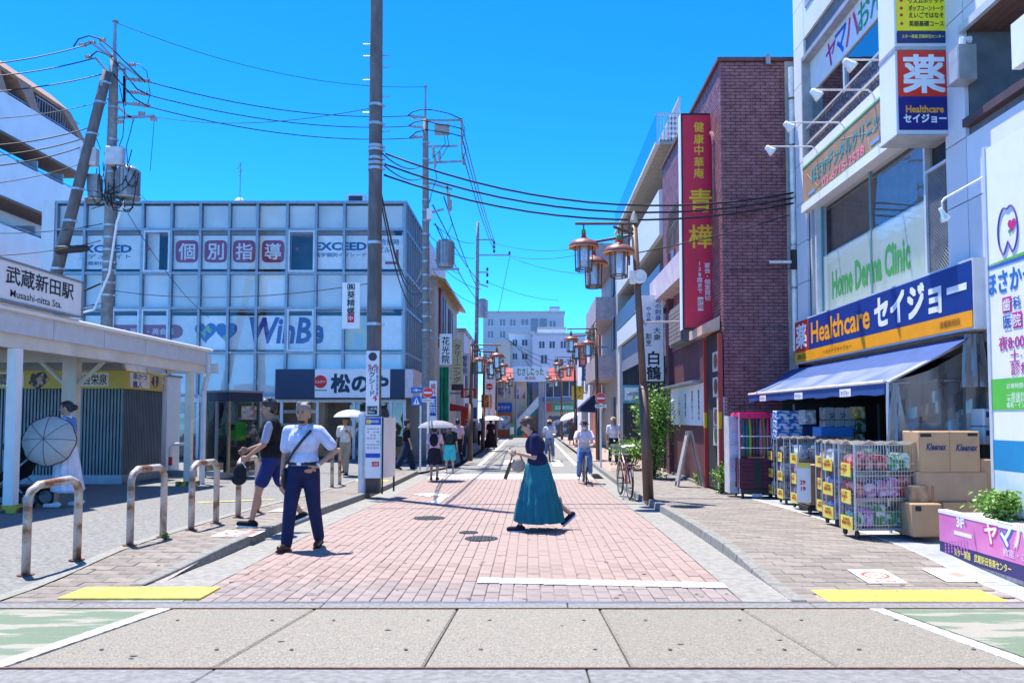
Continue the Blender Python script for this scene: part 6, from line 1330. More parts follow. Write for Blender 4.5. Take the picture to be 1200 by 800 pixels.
# ---- plates and boards on the near pole
def plate(name, label, px0, px1, py0, py1, Y, mat=m_lit, cat='sign', d=.03, round_=False):
    t, a, c = board(name, label, cat, px0, px1, py0, py1, Y, mat, d)
    bb = MB(); bb.box(((a.x+c.x)/2 - .08, Y + d, (a.z + c.z) / 2 - .03), ((a.x+c.x)/2 + .08, Y + d + .1, (a.z + c.z) / 2 + .03)); bb.build('clip', m_band, t)
    return t, a, c
t, a, c = plate('pole_advert', 'white rounded advert plate with black characters left of the tall pole', 400.5, 422, 331, 385, YC - .1)
text('㈱葵精螺', ((a.x + c.x) / 2, YC - .105, (a.z + c.z) / 2 + .14), .66, m_ink, t, vert=True, w=.16, bold=.02); b = MB(); b.box(((a.x+c.x)/2 - .07, YC - .105, a.z + .13), ((a.x+c.x)/2 + .07, YC - .101, a.z + .3)); b.build('red_mark', m_red, t); text('中', ((a.x+c.x)/2, YC - .11, a.z + .215), .1, m_lit, t)
t, a, c = plate('pole_wrap_sign', 'narrow cram school sign wrapped on the tall pole above the timetable', 428.5, 444.5, 411, 487, YC - .22)
text('イクシ｜ド', ((a.x + c.x) / 2 - .01, YC - .226, (a.z + c.z) / 2 + .05), .62, m_blue, t, vert=True, w=.12, bold=.03); text('進学個別指導塾', ((a.x + c.x) / 2 + .1, YC - .226, (a.z + c.z) / 2 + .05), .6, m_blue, t, vert=True, w=.05)
for x in (-.06, .06): text('受付', ((a.x + c.x) / 2 + x, YC - .226, c.z - .36), .17, m_red, t, vert=True, w=.07)
text('↑', (c.x - .07, YC - .226, a.z + .36), .14, m_red, t, bold=.04); b = MB(); b.box((a.x + .03, YC - .228, a.z + .03), (c.x - .03, YC - .222, a.z + .2)); b.build('dark_panel', pc('#22302c'), t); text('この先\n100m', ((a.x+c.x)/2, YC - .231, a.z + .115), .12, m_lit, t, w=.2)
MB().lathe(((a.x+c.x)/2, YC - .224, c.z - .12), [(.04,0),(.09,0),(.09,.002),(.04,.002)], 12, Matrix.Rotation(R(90), 3, 'X')).build('round_emblem', pc('#3a3a4a'), t)
# bus stop timetable board
tt = thing('bus_timetable', 'bus timetable boards standing round the foot of the tall pole', 'timetable', (bC.x, YC - .3, bC.z))
a, c = at(427.5, 560, YC - .32), at(446.5, 489, YC - .32)
b = MB(); b.box((a.x, YC - .32, a.z), (c.x, YC - .27, c.z)); b.build('board', m_lit, tt)
b = MB(); b.box((a.x, YC - .326, c.z - .15), (c.x, YC - .321, c.z - .01)); b.build('header', pc('#2338a8'), tt); b = MB(); b.box((a.x + .02, YC - .33, c.z - .13), (a.x + .11, YC - .327, c.z - .04)); b.build('yellow_mark', pc('#e8c020'), tt)
text('武蔵新田駅前', (c.x - .14, YC - .33, c.z - .08), .06, m_lit, tt, w=.2)
for i in range(7):
    for j in range(5):
        if rnd.random() < .8: b = MB(); x = a.x + .06 + j * .065; z = c.z - .23 - i * .065; text(str(rnd.choice([10, 24, 38, 52, 16, 45])), (x, YC - .325, z), .035, pc('#4a4a58'), tt)
b = MB(); b.box((a.x + .01, YC - .325, c.z - .82), (c.x - .01, YC - .321, c.z - .73)); b.build('blue_strip', pc('#2c48b0'), tt); b = MB(); b.box((a.x + .14, YC - .325, c.z - 1.0), (c.x - .03, YC - .321, c.z - .9)); b.build('red_strip', pc('#d83a30'), tt); text('おしらせ', (c.x - .14, YC - .329, c.z - .95), .06, m_lit, tt, w=.18)
for x_ in (a.x - .02, c.x): b = MB(); b.box((x_, YC - .33, a.z - .0), (x_ + .02, YC - .26, c.z + .02)); b.build('side_frame', m_band, tt)
# second board turned to the street
b = MB(); p0, p1 = Vector((c.x + .03, YC - .28, 0)), Vector((c.x + .16, YC + .35, 0)); b.prism([(p0.x, p0.y, a.z), (p1.x, p1.y, a.z), (p1.x, p1.y, c.z), (p0.x, p0.y, c.z)], (.03, -.006, 0)); b.build('side_board', m_wht, tt)
b = MB(); b.tube([(p1.x, p1.y, bC.z), (p1.x, p1.y, c.z)], .02, 6); b.tube([(p0.x, p0.y, bC.z), (p0.x, p0.y, c.z)], .018, 6); b.build('side_post', m_dark, tt)
b = MB(); b.lathe((a.x - .1, YC - .1, bC.z), [(.085, 0), (.085, 1.62), (.06, 1.68)], 12); b.build('white_tube', m_alu_w, tt)
# plates on pole D: small red and blue
t, a, c = plate('pole_wrap_sign', 'white and blue sign wrapped on the second pole beside the no entry sign', 503, 512, 446, 497, YD - .22); b = MB(); b.box((a.x + .02, YD - .226, a.z + .3), (c.x - .02, YD - .221, a.z + 1.0)); b.build('blue_panel', pc('#2448a8'), t); text('歯科', ((a.x+c.x)/2, YD - .23, c.z - .3), .4, m_red, t, vert=True, w=.18); text('医院', ((a.x+c.x)/2, YD - .23, a.z + .65), .5, m_lit, t, vert=True, w=.2)
t, a, c = plate('pole_wrap_sign', 'blue and white sign wrapped on the third pole behind the first left lantern post', 554, 559.5, 467, 493, YE_ - 14); b = MB(); b.box((a.x + .02, YE_ - 14.006, a.z + .1), (c.x - .02, YE_ - 14.001, c.z - .4)); b.build('blue_panel', pc('#2a3f80'), t)

# ---- traffic signs
def disc(t, x, Y, z, r, mat, name, k=0):
    MB().lathe((x, Y - .002 * k, z), [(.001, 0), (r, 0), (r, .004), (.001, .004)], 24, Matrix.Rotation(R(90), 3, 'X')).build(name, mat, t)
m_tred = pc('#e0301e', .35)
def no_entry(label, px, py, Y, r, post=True, aux=True):
    c = at(px, py, Y); zb = walk(0, Y); t = thing('no_entry_sign', label, 'traffic sign', (c.x, Y, zb), group='no entry signs')
    disc(t, c.x, Y, c.z, r, m_lit, 'rim'); disc(t, c.x, Y, c.z, r * .94, m_tred, 'face', 3)
    b = MB(); b.box((c.x - r * .72, Y - .014, c.z - r * .16), (c.x + r * .72, Y - .0115, c.z + r * .16)); b.build('white_bar', m_lit, t)
    if aux: b = MB(); b.box((c.x - r * 1.05, Y - .008, c.z - r * 1.75), (c.x + r * 1.05, Y, c.z - r * 1.12)); b.build('plate', m_lit, t); text('自転車を除く', (c.x, Y - .011, c.z - r * 1.43), r * .3, m_ink, t, w=r * 1.7)
    if post: b = MB(); b.tube([(c.x, Y + .04, zb), (c.x, Y + .04, c.z + r)], .035, 8); b.build('post', m_lit, t)
    return t, c
no_entry('round no entry sign on a white post by the right kerb', 704, 466.5, 26.0, .17 * 1.02)
no_entry('round no entry sign beside the blue arrow sign on the second pole', 501.5, 460, 24.6, .165)
no_entry('small far no entry sign in front of the pink building', 573.5, 453, 45, .2, aux=False)
c = at(488, 457, 24.6); t = thing('arrow_sign', 'blue square one way arrow sign left of the no entry sign', 'traffic sign', (c.x, 24.6, walk(0, 24.6)))
b = MB(); b.box((c.x - .165, 24.6, c.z - .085), (c.x + .165, 24.62, c.z + .085)); b.build('board', pc('#1f5fc0', .35), t); text('←', (c.x, 24.595, c.z), .1, m_lit, t, w=.26, bold=.05)
b = MB(); x = at(493, 460, 24.7).x; b.tube([(x, 24.7, walk(0, 24.6)), (x, 24.7, c.z + .15)], .03, 8); b.build('post', m_alu_w, t)
c = at(488, 469.5, 24.6); t = thing('pedestrian_sign', 'blue pedestrian crossing sign under the arrow sign', 'traffic sign', c)
b = MB(); b.prism([(-.17, 0, -.14), (.17, 0, -.14), (.12, 0, .14), (-.12, 0, .14)], (0, .02, 0)); b.build('board', pc('#1f5fc0', .35), t, local=True); b = MB(); b.quad((-.1, -.004, -.11), (.1, -.004, -.11), (0, -.004, .11)); b.build('triangle', m_lit, t, local=True); b = MB(); b.box((-.012, -.008, -.09), (.012, -.006, .03)); b.build('figure', m_ink, t, local=True)

# ---- lantern posts
m_post = pm('brown_lamp_post', (0.125, 0.075, 0.055), 0.5, var=0.12, metal=0.2); m_hat = pm('lantern_hat_red', (0.22, 0.065, 0.055), 0.45, var=0.1); m_hatin = pm('lantern_orange', (0.55, 0.24, 0.10), 0.55, var=0.08); m_lgreen = pc('#3c8a3a'); m_lgl = glass_mat('lantern_glass', (0.88, 0.9, 0.92), 0.10, haze=0.25)
def lantern(parent, p):
    hat = MB().lathe(p, [(.05, .20), (.09, .17), (.22, .12), (.27, .07), (.285, .03), (.285, .015)], 20, cap=False).build('lantern', m_hat, parent, local=True, smooth=True)
    MB().lathe(p, [(.284, .014), (.19, .035), (.15, .05), (.001, .05)], 20, cap=False).build('reflector', m_hatin, hat, local=True)
    MB().lathe(p, [(.284, .012), (.29, -.006), (.275, -.01), (.2, .03)], 20, cap=False).build('hat_rim', m_hatin, hat, local=True)
    b = MB()
    for k in range(6):
        a = math.pi / 3 * k; b.tube([p + Vector((.165*math.cos(a), .165*math.sin(a), .04)), p + Vector((.15*math.cos(a), .15*math.sin(a), -.44))], .014, 5)
    for z in (-.44, -.40): b.tube([p + Vector((.155*math.cos(a), .155*math.sin(a), z)) for a in [math.pi/3*k for k in range(7)]], .012, 5, False)
    b.build('cage', m_post, hat, local=True)
    MB().lathe(p, [(.135, .03), (.125, -.41)], 6, cap=False).build('glass', m_lgl, hat, local=True)
    MB().lathe(p, [(.04, .03), (.045, -.12), (.03, -.25), (.005, -.28)], 10).build('bulb', pm('frosted_bulb', (0.75, 0.74, 0.72), 0.4), hat, local=True)
    MB().lathe(p, [(.035, .20), (.05, .23), (.035, .26)], 10).build('red_collar', m_red, hat, local=True)
    MB().lathe(p, [(.045, .26), (.04, .33), (.015, .36)], 10).build('green_finial', m_lgreen, hat, local=True)
    MB().tube([p + Vector((0, 0, .34)), p + Vector((0, 0, .46))], .014, 6).build('hanger', m_post, hat, local=True)
def lamp_post(label, loc, side, H, lean=0.0, group='lantern lamp posts along the street'):
    t = thing('lamp_post', label, 'street lamp', loc, group=group); s = side      # arms reach to -x for side=1
    b = MB(); b.tube([(0,0,-.02), (lean*.33,0,2.1)], [.10, .09], 12); b.build('lower_shaft', m_post, t, local=True, smooth=True)
    b = MB(); b.tube([(lean*.33,0,2.0), (lean,0,H)], [.068, .06], 12); b.lathe((lean*.33,0,2.04), [(.095,0),(.07,.1)], 12); b.build('shaft', m_post, t, local=True, smooth=True)
    x0 = lean; a = []
    for (dx, dy, z, w) in ((-.95*s, .0, H + .0, 1), (-.34*s, -.45, H - .2, 2), (-.72*s, .6, H - .22, 3)):
        e = Vector((x0 + dx, dy, z)); d = Vector((dx, dy, 0)).normalized()
        b = MB(); b.tube([(x0 + .1*s*0, 0, z), e + d * .16], .028, 6); b.build('arm', m_post, t, local=True)
        lantern(t, Vector((e.x, e.y, z - .46)))
    b = MB(); b.tube([(x0 - .22*s, .05, H + .0), (x0 - .22*s, .05, H - .7)], .022, 6); b.tube([(x0 - .1*s, -.05, H + .15), (x0 - .1*s, -.05, H - .8)], .018, 6); b.build('bracket_bar', m_post, t, local=True)
    b = MB(); b.lathe((x0, 0, H), [(.07, 0), (.075, .05), (.03, .2), (.01, .24)], 10); b.build('top_cap', pm('post_cap', (0.5, 0.4, 0.3), 0.5), t, local=True)
    return t
P1 = gnd(760, 585, walk); H1 = zof(262, P1.y) - P1.z
l0 = lamp_post('nearest lantern post on the right pavement, beside the parked bicycle', P1, 1, H1, at(743, 262, P1.y).x - P1.x)
b = MB(); p = at(749, 325, P1.y - .1) - P1; b.lathe(p + Vector((0, -.06, 0)), [(.13, 0), (.13, .06), (.10, .08), (.06, .03), (.001, .03)], 20, Matrix.Rotation(R(90), 3, 'X')); b.lathe(p + Vector((-.12, 0, .0)), [(.06, -.12), (.06, .12)], 10); b.build('loudspeaker', m_lit, l0, local=True)
b = MB(); p = at(757, 378, P1.y) - P1; b.tube([p, p + Vector((.62, 0, .02))], .02, 6); b.tube([p + Vector((0,0,-.05)), p + Vector((-.22, 0, .25))], .025, 5); b.build('banner_arm', m_ins, l0, local=True)
for px, Y, lab in ((701, 31.0, 'second lantern post along the right kerb, behind the no entry sign'), (675, 45.5, 'third lantern post along the right kerb'), (658.5, 60.5, 'fourth and farthest lantern post along the right kerb')):
    loc = Vector((at(px, 480, Y).x, Y, walk(0, Y))); lamp_post(lab, loc, 1, H1 * .97, -.08)
for px, Y, lab in ((551, 30.5, 'nearest lantern post on the left side, in front of the third utility pole'), (566, 41.0, 'second lantern post on the left side'), (581, 55.0, 'third lantern post on the left side, in front of the orange window')):
    loc = Vector((at(px, 480, Y).x, Y, walk(0, Y))); lamp_post(lab, loc, -1, H1 * (.84 if Y < 36 else .9), .05)

# ---- overhead cables (each one sags between two fixings)
def cable(label, p, q, sag=.3, r=.014, name='overhead_cable', n=14, mat=None):
    p, q = Vector(p), Vector(q); b = MB()
    pts = [p + (q - p) * (k / n) - Vector((0, 0, sag * 4 * (k / n) * (1 - k / n))) for k in range(n + 1)]
    o = b.tube(pts, r, 5); o = b.build(name, mat or m_cable, None, smooth=True); tag(o, label, 'cable', 'overhead cables')
    return o
Aw = lambda px, py, dy=0: at(px, py, YA + dy)
Dw = lambda px, py, dy=0: at(px, py, YD + dy)
cable('thin topmost earth wire from the left pole to the second pole', Aw(137, 27), Dw(497, 102), .55, .010)
for k, (a_, c_) in enumerate((((174, 96), (479, 136)), ((172, 111), (480, 148)), ((174, 125), (481, 162)))):
    cable(('upper', 'middle', 'lower')[k] + ' of the three power lines between left pole and second pole', Aw(*a_), Dw(*c_), .35, .016)
for k, (a_, c_) in enumerate((((107, 51), (-40, 78)), ((112, 68), (-40, 92)), ((124, 86), (-40, 110)))):
    cable(('upper', 'middle', 'lower')[k] + ' power line leaving the left pole past the apartment roof', Aw(*a_), at(c_[0], c_[1], 19), .1, .016)
for k, (a_, c_, dy) in enumerate((((103, 150), (-40, 172), 0), ((98, 162), (-40, 184), 0), ((96, 172), (-40, 197), 0), ((115, 120), (-40, 140), 0), ((100, 190), (-40, 218), 0), ((120, 262), (-40, 272), -.4), ((118, 282), (-40, 300), -.4))):
    cable(('first', 'second', 'third', 'fourth', 'fifth', 'sixth', 'seventh')[k] + ' service cable to the left of the station pole, counted downwards from the crossarm', Aw(*a_, dy), at(c_[0], c_[1], 19), .12, .018 if k < 3 else .011)
for k, (p0, p1, sg, r) in enumerate((((60, 350), (118, 332), .06, .03), ((52, 347), (115, 357), .1, .012), ((0, 360), (120, 355), .1, .012))):
    cable(('thick', 'thin upper', 'thin lower')[k] + ' communication cable passing behind the station name board', at(*p0, 22.3), Aw(*p1, -.3), sg, r)
cable('long thin cable from left pole down to the office facade near the hearts', Aw(150, 250, -.2), at(245, 372, YO - .1), .3, .010)
cable('thin cable from the left pole across the third floor windows to the tall pole', Aw(130, 340, -.2), at(433, 332, YC + .2), .25, .010)
cable('thin stay wire dropping from the left pole beside its transformer', Aw(181, 138), Aw(176, 200), .0, .008)
cable('thin white ball cable from the office roof toward the tall pole', at(173, 236, YO), Aw(150, 205), .1, .009)
cable('high thin messenger wire from left pole to the tall pole top band', Aw(182, 137), at(434, 127, YC), .25, .008)
# tall pole to the right hand side: three thick cables that cross the street
W = at(922, 244, 16.7)
for k, (a_, mid, py, r) in enumerate((((452, 180), None, 233, .022), ((450, 192), None, 243, .022), ((450, 205), None, 250, .022))):
    cable(('upper', 'middle', 'lower')[k] + ' of three thick cables crossing the street to the white building', at(a_[0], a_[1], YC), at(930, 226 + k * 6, 16.7), .62, r)
cable('thin cable from the nearest right lantern post to the drain pipe box', at(748, 296, P1.y), at(925, 252, 16.7), .05, .012)
cable('lower thin cable from the white building wall across the brick side', at(850, 316, 16.9), at(930, 314, 16.75), .03, .010)
for k, (a_, c_) in enumerate((((448, 180), (497, 192)), ((448, 192), (499, 206)), ((446, 222), (495, 315)), ((447, 228), (497, 328)), ((446, 234), (497, 345)))):
    cable(('first', 'second', 'third', 'fourth', 'fifth')[k] + ' of the cables looping from the tall pole to the second pole, from the top', at(*a_, YC), Dw(*c_, -.2), .25 if k < 2 else 1.2, .017)
for k, (a_, c_) in enumerate((((541, 145), (580, 284)), ((541, 160), (580, 290)), ((543, 183), (580, 295)), ((507, 240), (562, 330)), ((520, 230), (561, 340)), ((510, 262), (560, 352)))):
    cable(('first', 'second', 'third', 'fourth', 'fifth', 'sixth')[k] + ' line running down the street from second to third pole, from the top', Dw(*a_), at(*c_, YE_), .3, .022, mat=pm('green_line', (0.05, 0.12, 0.11), 0.6) if k < 3 else None)
for k, (a_, c_, y2) in enumerate((((598, 300), (690, 296), 40), ((597, 301), (700, 322), 40), ((570, 330), (655, 352), 60), ((580, 285), (672, 292), 45))):
    cable(('first', 'second', 'third', 'fourth')[k] + ' thin line from the third pole over to the right side of the street', at(*a_, YE_), at(c_[0], c_[1], y2), .25, .014)
cable('guy wire sloping down from the third pole to the left lantern arms', at(597, 302, YE_), at(584, 366, YE_), .0, .014)
for k in range(5):
    rr = random.Random(20 + k); cable(('topmost', 'second', 'third', 'fourth', 'lowest')[k] + ' fine drop wire around the second pole transformer', Dw(rr.uniform(502, 510), 262 + k * 14, -.2), Dw(rr.uniform(535, 565), 285 + k * 18, 3), .2, .010)
for k in range(4):
    cable(('first', 'second', 'third', 'fourth')[k] + ' fine wire draped between the far roofs at the end of the street', at(586 + k * 8, 392 + k * 5, 70), at(655 - k * 10, 424 + k * 3, 71), .3, .02)
# ================================================================ SHOP GOODS, PLANTER, PLANTS, BICYCLE
wz = lambda Y: walk(0, Y) + .004
# ---- awning
m_awn = pm('blue_awning_canvas', (0.016, 0.065, 0.24), 0.6, var=0.12, scale=3, bump=0.15, bscale=6); m_awl = pm('bleached_awning_canvas', (0.06, 0.115, 0.29), 0.65, col2=(0.17, 0.21, 0.33), scale=1.2, contrast=(0.4, 0.6), bump=0.15, bscale=6)
XV = 4.43
ya0, ya1 = atx(1037, 452, XV).y, atx(878, 463, XV).y; zv0, zv1 = atx(1037, 448, XV).z, atx(878, 462, XV).z
aw = thing('shop_awning', 'blue drugstore awning with pale faded stripe and hanging valance', 'awning', (XV, 13, 2.0))
n_ = 24
def awn_pt(u, v):                            # u along the shop, v from wall (0) to front edge (1)
    y = ya0 + (ya1 - ya0) * u; zf = zv0 + (zv1 - zv0) * u
    return Vector((5.38 + (XV - 5.38) * v, y + .25 * (1 - v) * (1 if u > .5 else -1) * abs(2 * u - 1), 2.52 + (zf - 2.52) * v - .03 * math.sin(math.pi * v) - .012 * math.sin(u * 40) * v))
for (v0, v1, mt) in ((0, .45, m_awn), (.45, .96, m_awl), (.96, 1.0, m_awn)):
    b = MB()
    for k in range(n_):
        u0, u1 = k / n_, (k + 1) / n_
        for j in range(3):
            w0, w1 = v0 + (v1 - v0) * j / 3, v0 + (v1 - v0) * (j + 1) / 3
            q = [awn_pt(u0, w0), awn_pt(u1, w0), awn_pt(u1, w1), awn_pt(u0, w1)]
            b.hexa([*(x - Vector((0, 0, .008)) for x in q), *q])
    b.build('canvas', mt, aw)
b = MB()
for k in range(n_):
    u0, u1 = k / n_, (k + 1) / n_; p, q = awn_pt(u0, 1), awn_pt(u1, 1); h = .15
    b.hexa([p + Vector((-.012, 0, -h)), q + Vector((-.012, 0, -h)), q + Vector((-.002, 0, -h)), p + Vector((-.002, 0, -h)), p + Vector((-.012, 0, 0)), q + Vector((-.012, 0, 0)), q + Vector((-.002, 0, 0)), p + Vector((-.002, 0, 0))])
b.build('valance', m_awn, aw)
b = MB(); b.tube([awn_pt(0, 1) + Vector((-.01, 0, .01)), awn_pt(1, 1) + Vector((-.01, 0, .01))], .022, 6); b.build('front_bar', m_cream, aw)
for px in (895, 937, 992):
    y = atx(px, 465, XV).y; u = (y - ya0) / (ya1 - ya0); p = awn_pt(u, 1); b = MB(); b.box((p.x - .02, y - .2, p.z - .14), (p.x - .016, y + .2, p.z - .03)); b.build('label', m_lit, aw); text('セイジョー', (p.x - .024, y, p.z - .085), .07, pc('#203a80'), aw, '-X', w=.3)
for y in (ya0 + .05, ya1 - .1): b = MB(); b.tube([(5.4, y, 2.0), (XV + .02, y, awn_pt(.5, 1).z - .02)], .018, 6); b.build('folding_arm', m_alu, aw)
# ---- clear plastic curtain at the near end
m_pl = glass_mat('clear_plastic', (0.82, 0.82, 0.82), 0.06, rough=0.12, haze=0.52, hazecol=(0.33, 0.315, 0.30), top=0.35)
cu = thing('plastic_curtain', 'gathered clear plastic curtain hanging at the near end of the awning', 'curtain', (4.5, ya0, 0)); b = MB()
yc = ya0 + .02
def cur_pt(u, v):                            # u 0 front post .. 1 wall, v 0 top .. 1 bottom
    x = XV + .02 + (5.75 - XV) * u; zt = awn_pt(0, 1).z + .0 + .62 * u - .10 * math.sin(math.pi * u)
    zb = .45
    fold = .05 * math.sin(u * 34 + v * 3) * v + .04 * math.sin(u * 13 - v * 6)
    return Vector((x, yc + fold, zt + (zb - zt) * v))
for i in range(40):
    for j in range(12):
        u0, u1, v0, v1 = i / 40, (i + 1) / 40, j / 12, (j + 1) / 12; b.quad(cur_pt(u0, v0), cur_pt(u1, v0), cur_pt(u1, v1), cur_pt(u0, v1))
b.build('sheet', m_pl, cu, smooth=True)
b = MB(); pts = []
for k in range(14):
    a = 2 * math.pi * k / 14; pts.append((a, .06 + .018 * math.sin(k * 2.3)))
def gather(x0, y0, zt, zb, rt, rb):
    bb = MB(); n = 22
    for j in range(10):
        for k in range(n):
            q = []
            for jj, kk in ((j, k), (j, k + 1), (j + 1, k + 1), (j + 1, k)):
                v = jj / 10; a = 2 * math.pi * kk / n; r = (rt + (rb - rt) * v) * (1 + .25 * math.sin(kk % n * 2 * math.pi / n * 7 + v * 2)); q.append((x0 + r * math.cos(a), y0 + .5 * r * math.sin(a), zt + (zb - zt) * v))
            bb.quad(*q)
    return bb
gather(XV + .12, ya0 - .04, awn_pt(0, 1).z - .02, 1.15, .03, .13).build('gathered_fold', m_pl, cu, smooth=True)
gather(5.46, ya0 - .2, 2.55, 1.9, .10, .16).build('gathered_fold', m_pl, cu, smooth=True)
b = MB(); b.tube([(XV + .03, ya0, wz(10)), (XV + .03, ya0, awn_pt(0, 1).z)], .02, 8); b.tube([(XV + .03, ya0, awn_pt(0, 1).z), (5.5, ya0, 2.5)], .02, 8); b.build('frame_pole', m_alu_w, cu)
# ---- goods shelves under the awning
def carton(name, label, px0, px1, py0, py1, Y, d, mat, rz=0.0, group=None, s=None, tm=None, th=.12, top=False):
    a, c = at(px0, py1, Y), at(px1, py0, Y); w, h = c.x - a.x, c.z - a.z; t = thing(name, label, 'box', ((a.x + c.x) / 2, Y + d / 2, a.z), rz, group)
    b = MB(); b.box((-w/2, -d/2, 0), (w/2, d/2, h)); o = b.build('box', mat, t, local=True); bevel(o, min(.012, h * .06))
    if s: text(s, (0, -d/2 - .003, h * .55), th, tm, t, w=w * .7, local=True, bold=.02)
    if top: b = MB(); b.box((-w/2 + .002, -.03, h + .001), (w/2 - .002, .03, h + .003)); b.build('tape', pm('brown_tape', (0.42, 0.28, 0.14), 0.3), t, local=True)
    return t, w, h, d
m_kraft = pm('kraft_card', (0.46, 0.29, 0.16), 0.8, var=0.06, scale=5, rand=.08); m_kraft2 = pm('kraft_card_dark', (0.33, 0.20, 0.115), 0.8, var=0.08, scale=5)
m_tis = pm('tissue_pack_blue', (0.03, 0.14, 0.45), 0.4, col2=(0.65, 0.7, 0.78), scale=9, contrast=(0.49, 0.53), stretch=(1, 1, 2.2)); m_roll = pm('toilet_roll_pack', (0.62, 0.63, 0.66), 0.4, col2=(0.12, 0.14, 0.3), scale=8, contrast=(0.55, 0.6)); m_rollg = pm('green_roll_pack', (0.10, 0.14, 0.06), 0.4, col2=(0.5, 0.52, 0.42), scale=9, contrast=(0.5, 0.56))
rk = thing('goods_shelf', 'dark shelf stand with stacked goods under the drugstore awning', 'shelf', at(945, 560, 14.6))
b = MB(); a, c = at(918, 590, 15.2), at(1015, 474, 15.2); b.box((a.x, 15.2, wz(15)), (c.x, 15.26, c.z + .1)); b.build('back_panel', m_dark, rk)
for py in (520, 550): z = at(0, py, 15).z; b = MB(); b.box((a.x, 14.6, z), (c.x, 15.19, z + .03)); b.build('shelf_board', m_alu, rk)
for x in (a.x + .02, c.x - .04): b = MB(); b.box((x, 14.6, wz(15)), (x + .03, 14.63, c.z)); b.build('upright', m_alu, rk)
k = 0
for r in range(3):
    for q in range(2):
        carton('tissue_pack', 'blue and white tissue pack, %s of the %s column on the goods shelf' % (('lowest', 'middle', 'top')[r], ('left', 'right')[q]), 911 + q * 15, 925.5 + q * 15, 504 - r * 11.5, 515.2 - r * 11.5, 14.5, .3, m_tis, group='tissue packs on the goods shelf')
for r in range(2):
    for q in range(4):
        carton('toilet_roll_pack', '%s toilet roll pack in the %s row of the goods shelf' % (('first', 'second', 'third', 'fourth')[q], ('lower', 'upper')[r]), 966 + q * 12.5, 977.6 + q * 12.5, 492 - r * 15, 506.5 - r * 15, 14.3, .25, m_rollg if q == 3 else m_roll, group='toilet roll packs on the goods shelf')
carton('plastic_crate', 'blue plastic crate with pink goods behind the carts', 962, 1000, 500, 512, 13.4, .4, pc('#3a7fc8'))
carton('dark_carton', 'dark blue carton between tissue packs and roll packs', 941, 958, 498, 516, 14.5, .3, pc('#1c3a70'))
for i, (x0_, x1_, y0_, y1_, c_, nm) in enumerate(((958, 972, 506, 520, '#4a90c0', 'pale blue detergent box'), (973, 986, 507, 520, '#c85a80', 'pink detergent box'), (987, 1001, 505, 520, '#d8d8dc', 'white detergent box'), (1002, 1014, 508, 520, '#4a8a50', 'green detergent box'), (1003, 1014, 476, 490, '#c0a040', 'mustard paper pack'), (942, 956, 480, 497, '#9aa0ac', 'grey carton leaning'))):
    carton('goods_box', nm + ' on the goods shelf under the awning', x0_, x1_, y0_, y1_, 13.95, .25, pm('goods_%d' % i, c_, .45, col2='#e0dcd4', scale=11, contrast=(.52, .58)), rz=R(6 if i == 5 else 0), group='boxes on the goods shelf')
# ---- tall magenta curtain rack
mg = gnd(884, 584, walk); YR_ = mg.y + .1
rk2 = thing('display_rack', 'tall display rack with magenta top, hanging umbrellas and maroon lower cloth', 'rack', (mg.x, YR_, wz(YR_)))
L_, R_ = at(867, 560, YR_).x - mg.x, at(905, 560, YR_).x - mg.x; zt_ = at(0, 484, YR_).z - wz(YR_); zm_ = at(0, 537, YR_).z - wz(YR_); zl_ = at(0, 572, YR_).z - wz(YR_)
for x in (L_, R_):
    for y in (0, .55): b = MB(); b.tube([(x, y, .08), (x, y, zt_)], .014, 6); b.build('upright', m_alu_w, rk2, local=True)
b = MB(); b.box((L_ - .02, -.03, zt_ - .10), (R_ + .02, .58, zt_ + .02)); o = b.build('top_cover', pc('#d8206a'), rk2, local=True); bevel(o, .03, 2)
cols_ = ['#c8307a', '#2f8f8a', '#1d5f68', '#b9c04a', '#5a2a3a', '#2a6a70', '#c05a80', '#88b050']
for k in range(9):
    x = L_ + .04 + (R_ - L_ - .08) * k / 8; b = MB(); b.lathe((x, .1 + .05 * (k % 2), zm_ + .02), [(.01, 0), (.035, .08), (.04, .5), (.012, zt_ - zm_ - .12)], 8); b.build('hanging_umbrella', pc(cols_[k % 8]), rk2, local=True)
for z in (zm_ + .2, zm_ + .42): b = MB(); b.tube([(L_, -.01, z), (R_, -.01, z)], .01, 5); b.build('rail', m_lit, rk2, local=True)
for j in range(7):
    z0 = zl_ + (zm_ - zl_) * j / 7; b = MB(); b.box((L_ - .01, -.02 - .006 * (j % 2), z0), (R_ + .01, .55, z0 + (zm_ - zl_) / 7 - .004)); b.build('folded_cloth', pm('maroon_cloth', (0.10, 0.02, 0.045), 0.85, var=0.2, scale=9, bump=.3), rk2, local=True)
b = MB(); b.box((L_ + (R_ - L_) * .42, -.035, zl_), (L_ + (R_ - L_) * .68, -.028, zm_)); b.build('dark_strap', pc('#23262e'), rk2, local=True)
b = MB(); b.box((L_ + .04, -.02, .1), (R_ - .02, .5, zl_ - .01)); b.build('black_crate', pc('#1a2228', .4), rk2, local=True); b = MB(); b.box((L_ + .22, -.025, zl_ - .16), (R_ - .2, -.021, zl_ - .1)); b.build('label', m_lit, rk2, local=True)
for x in (L_ + .05, R_ - .05):
    for y in (.0, .5): b = MB(); b.lathe((x - .015, y, .05), [(.05, 0), (.05, .03)], 12, Matrix.Rotation(R(90), 3, 'Y')); b.build('caster', m_dark, rk2, local=True)
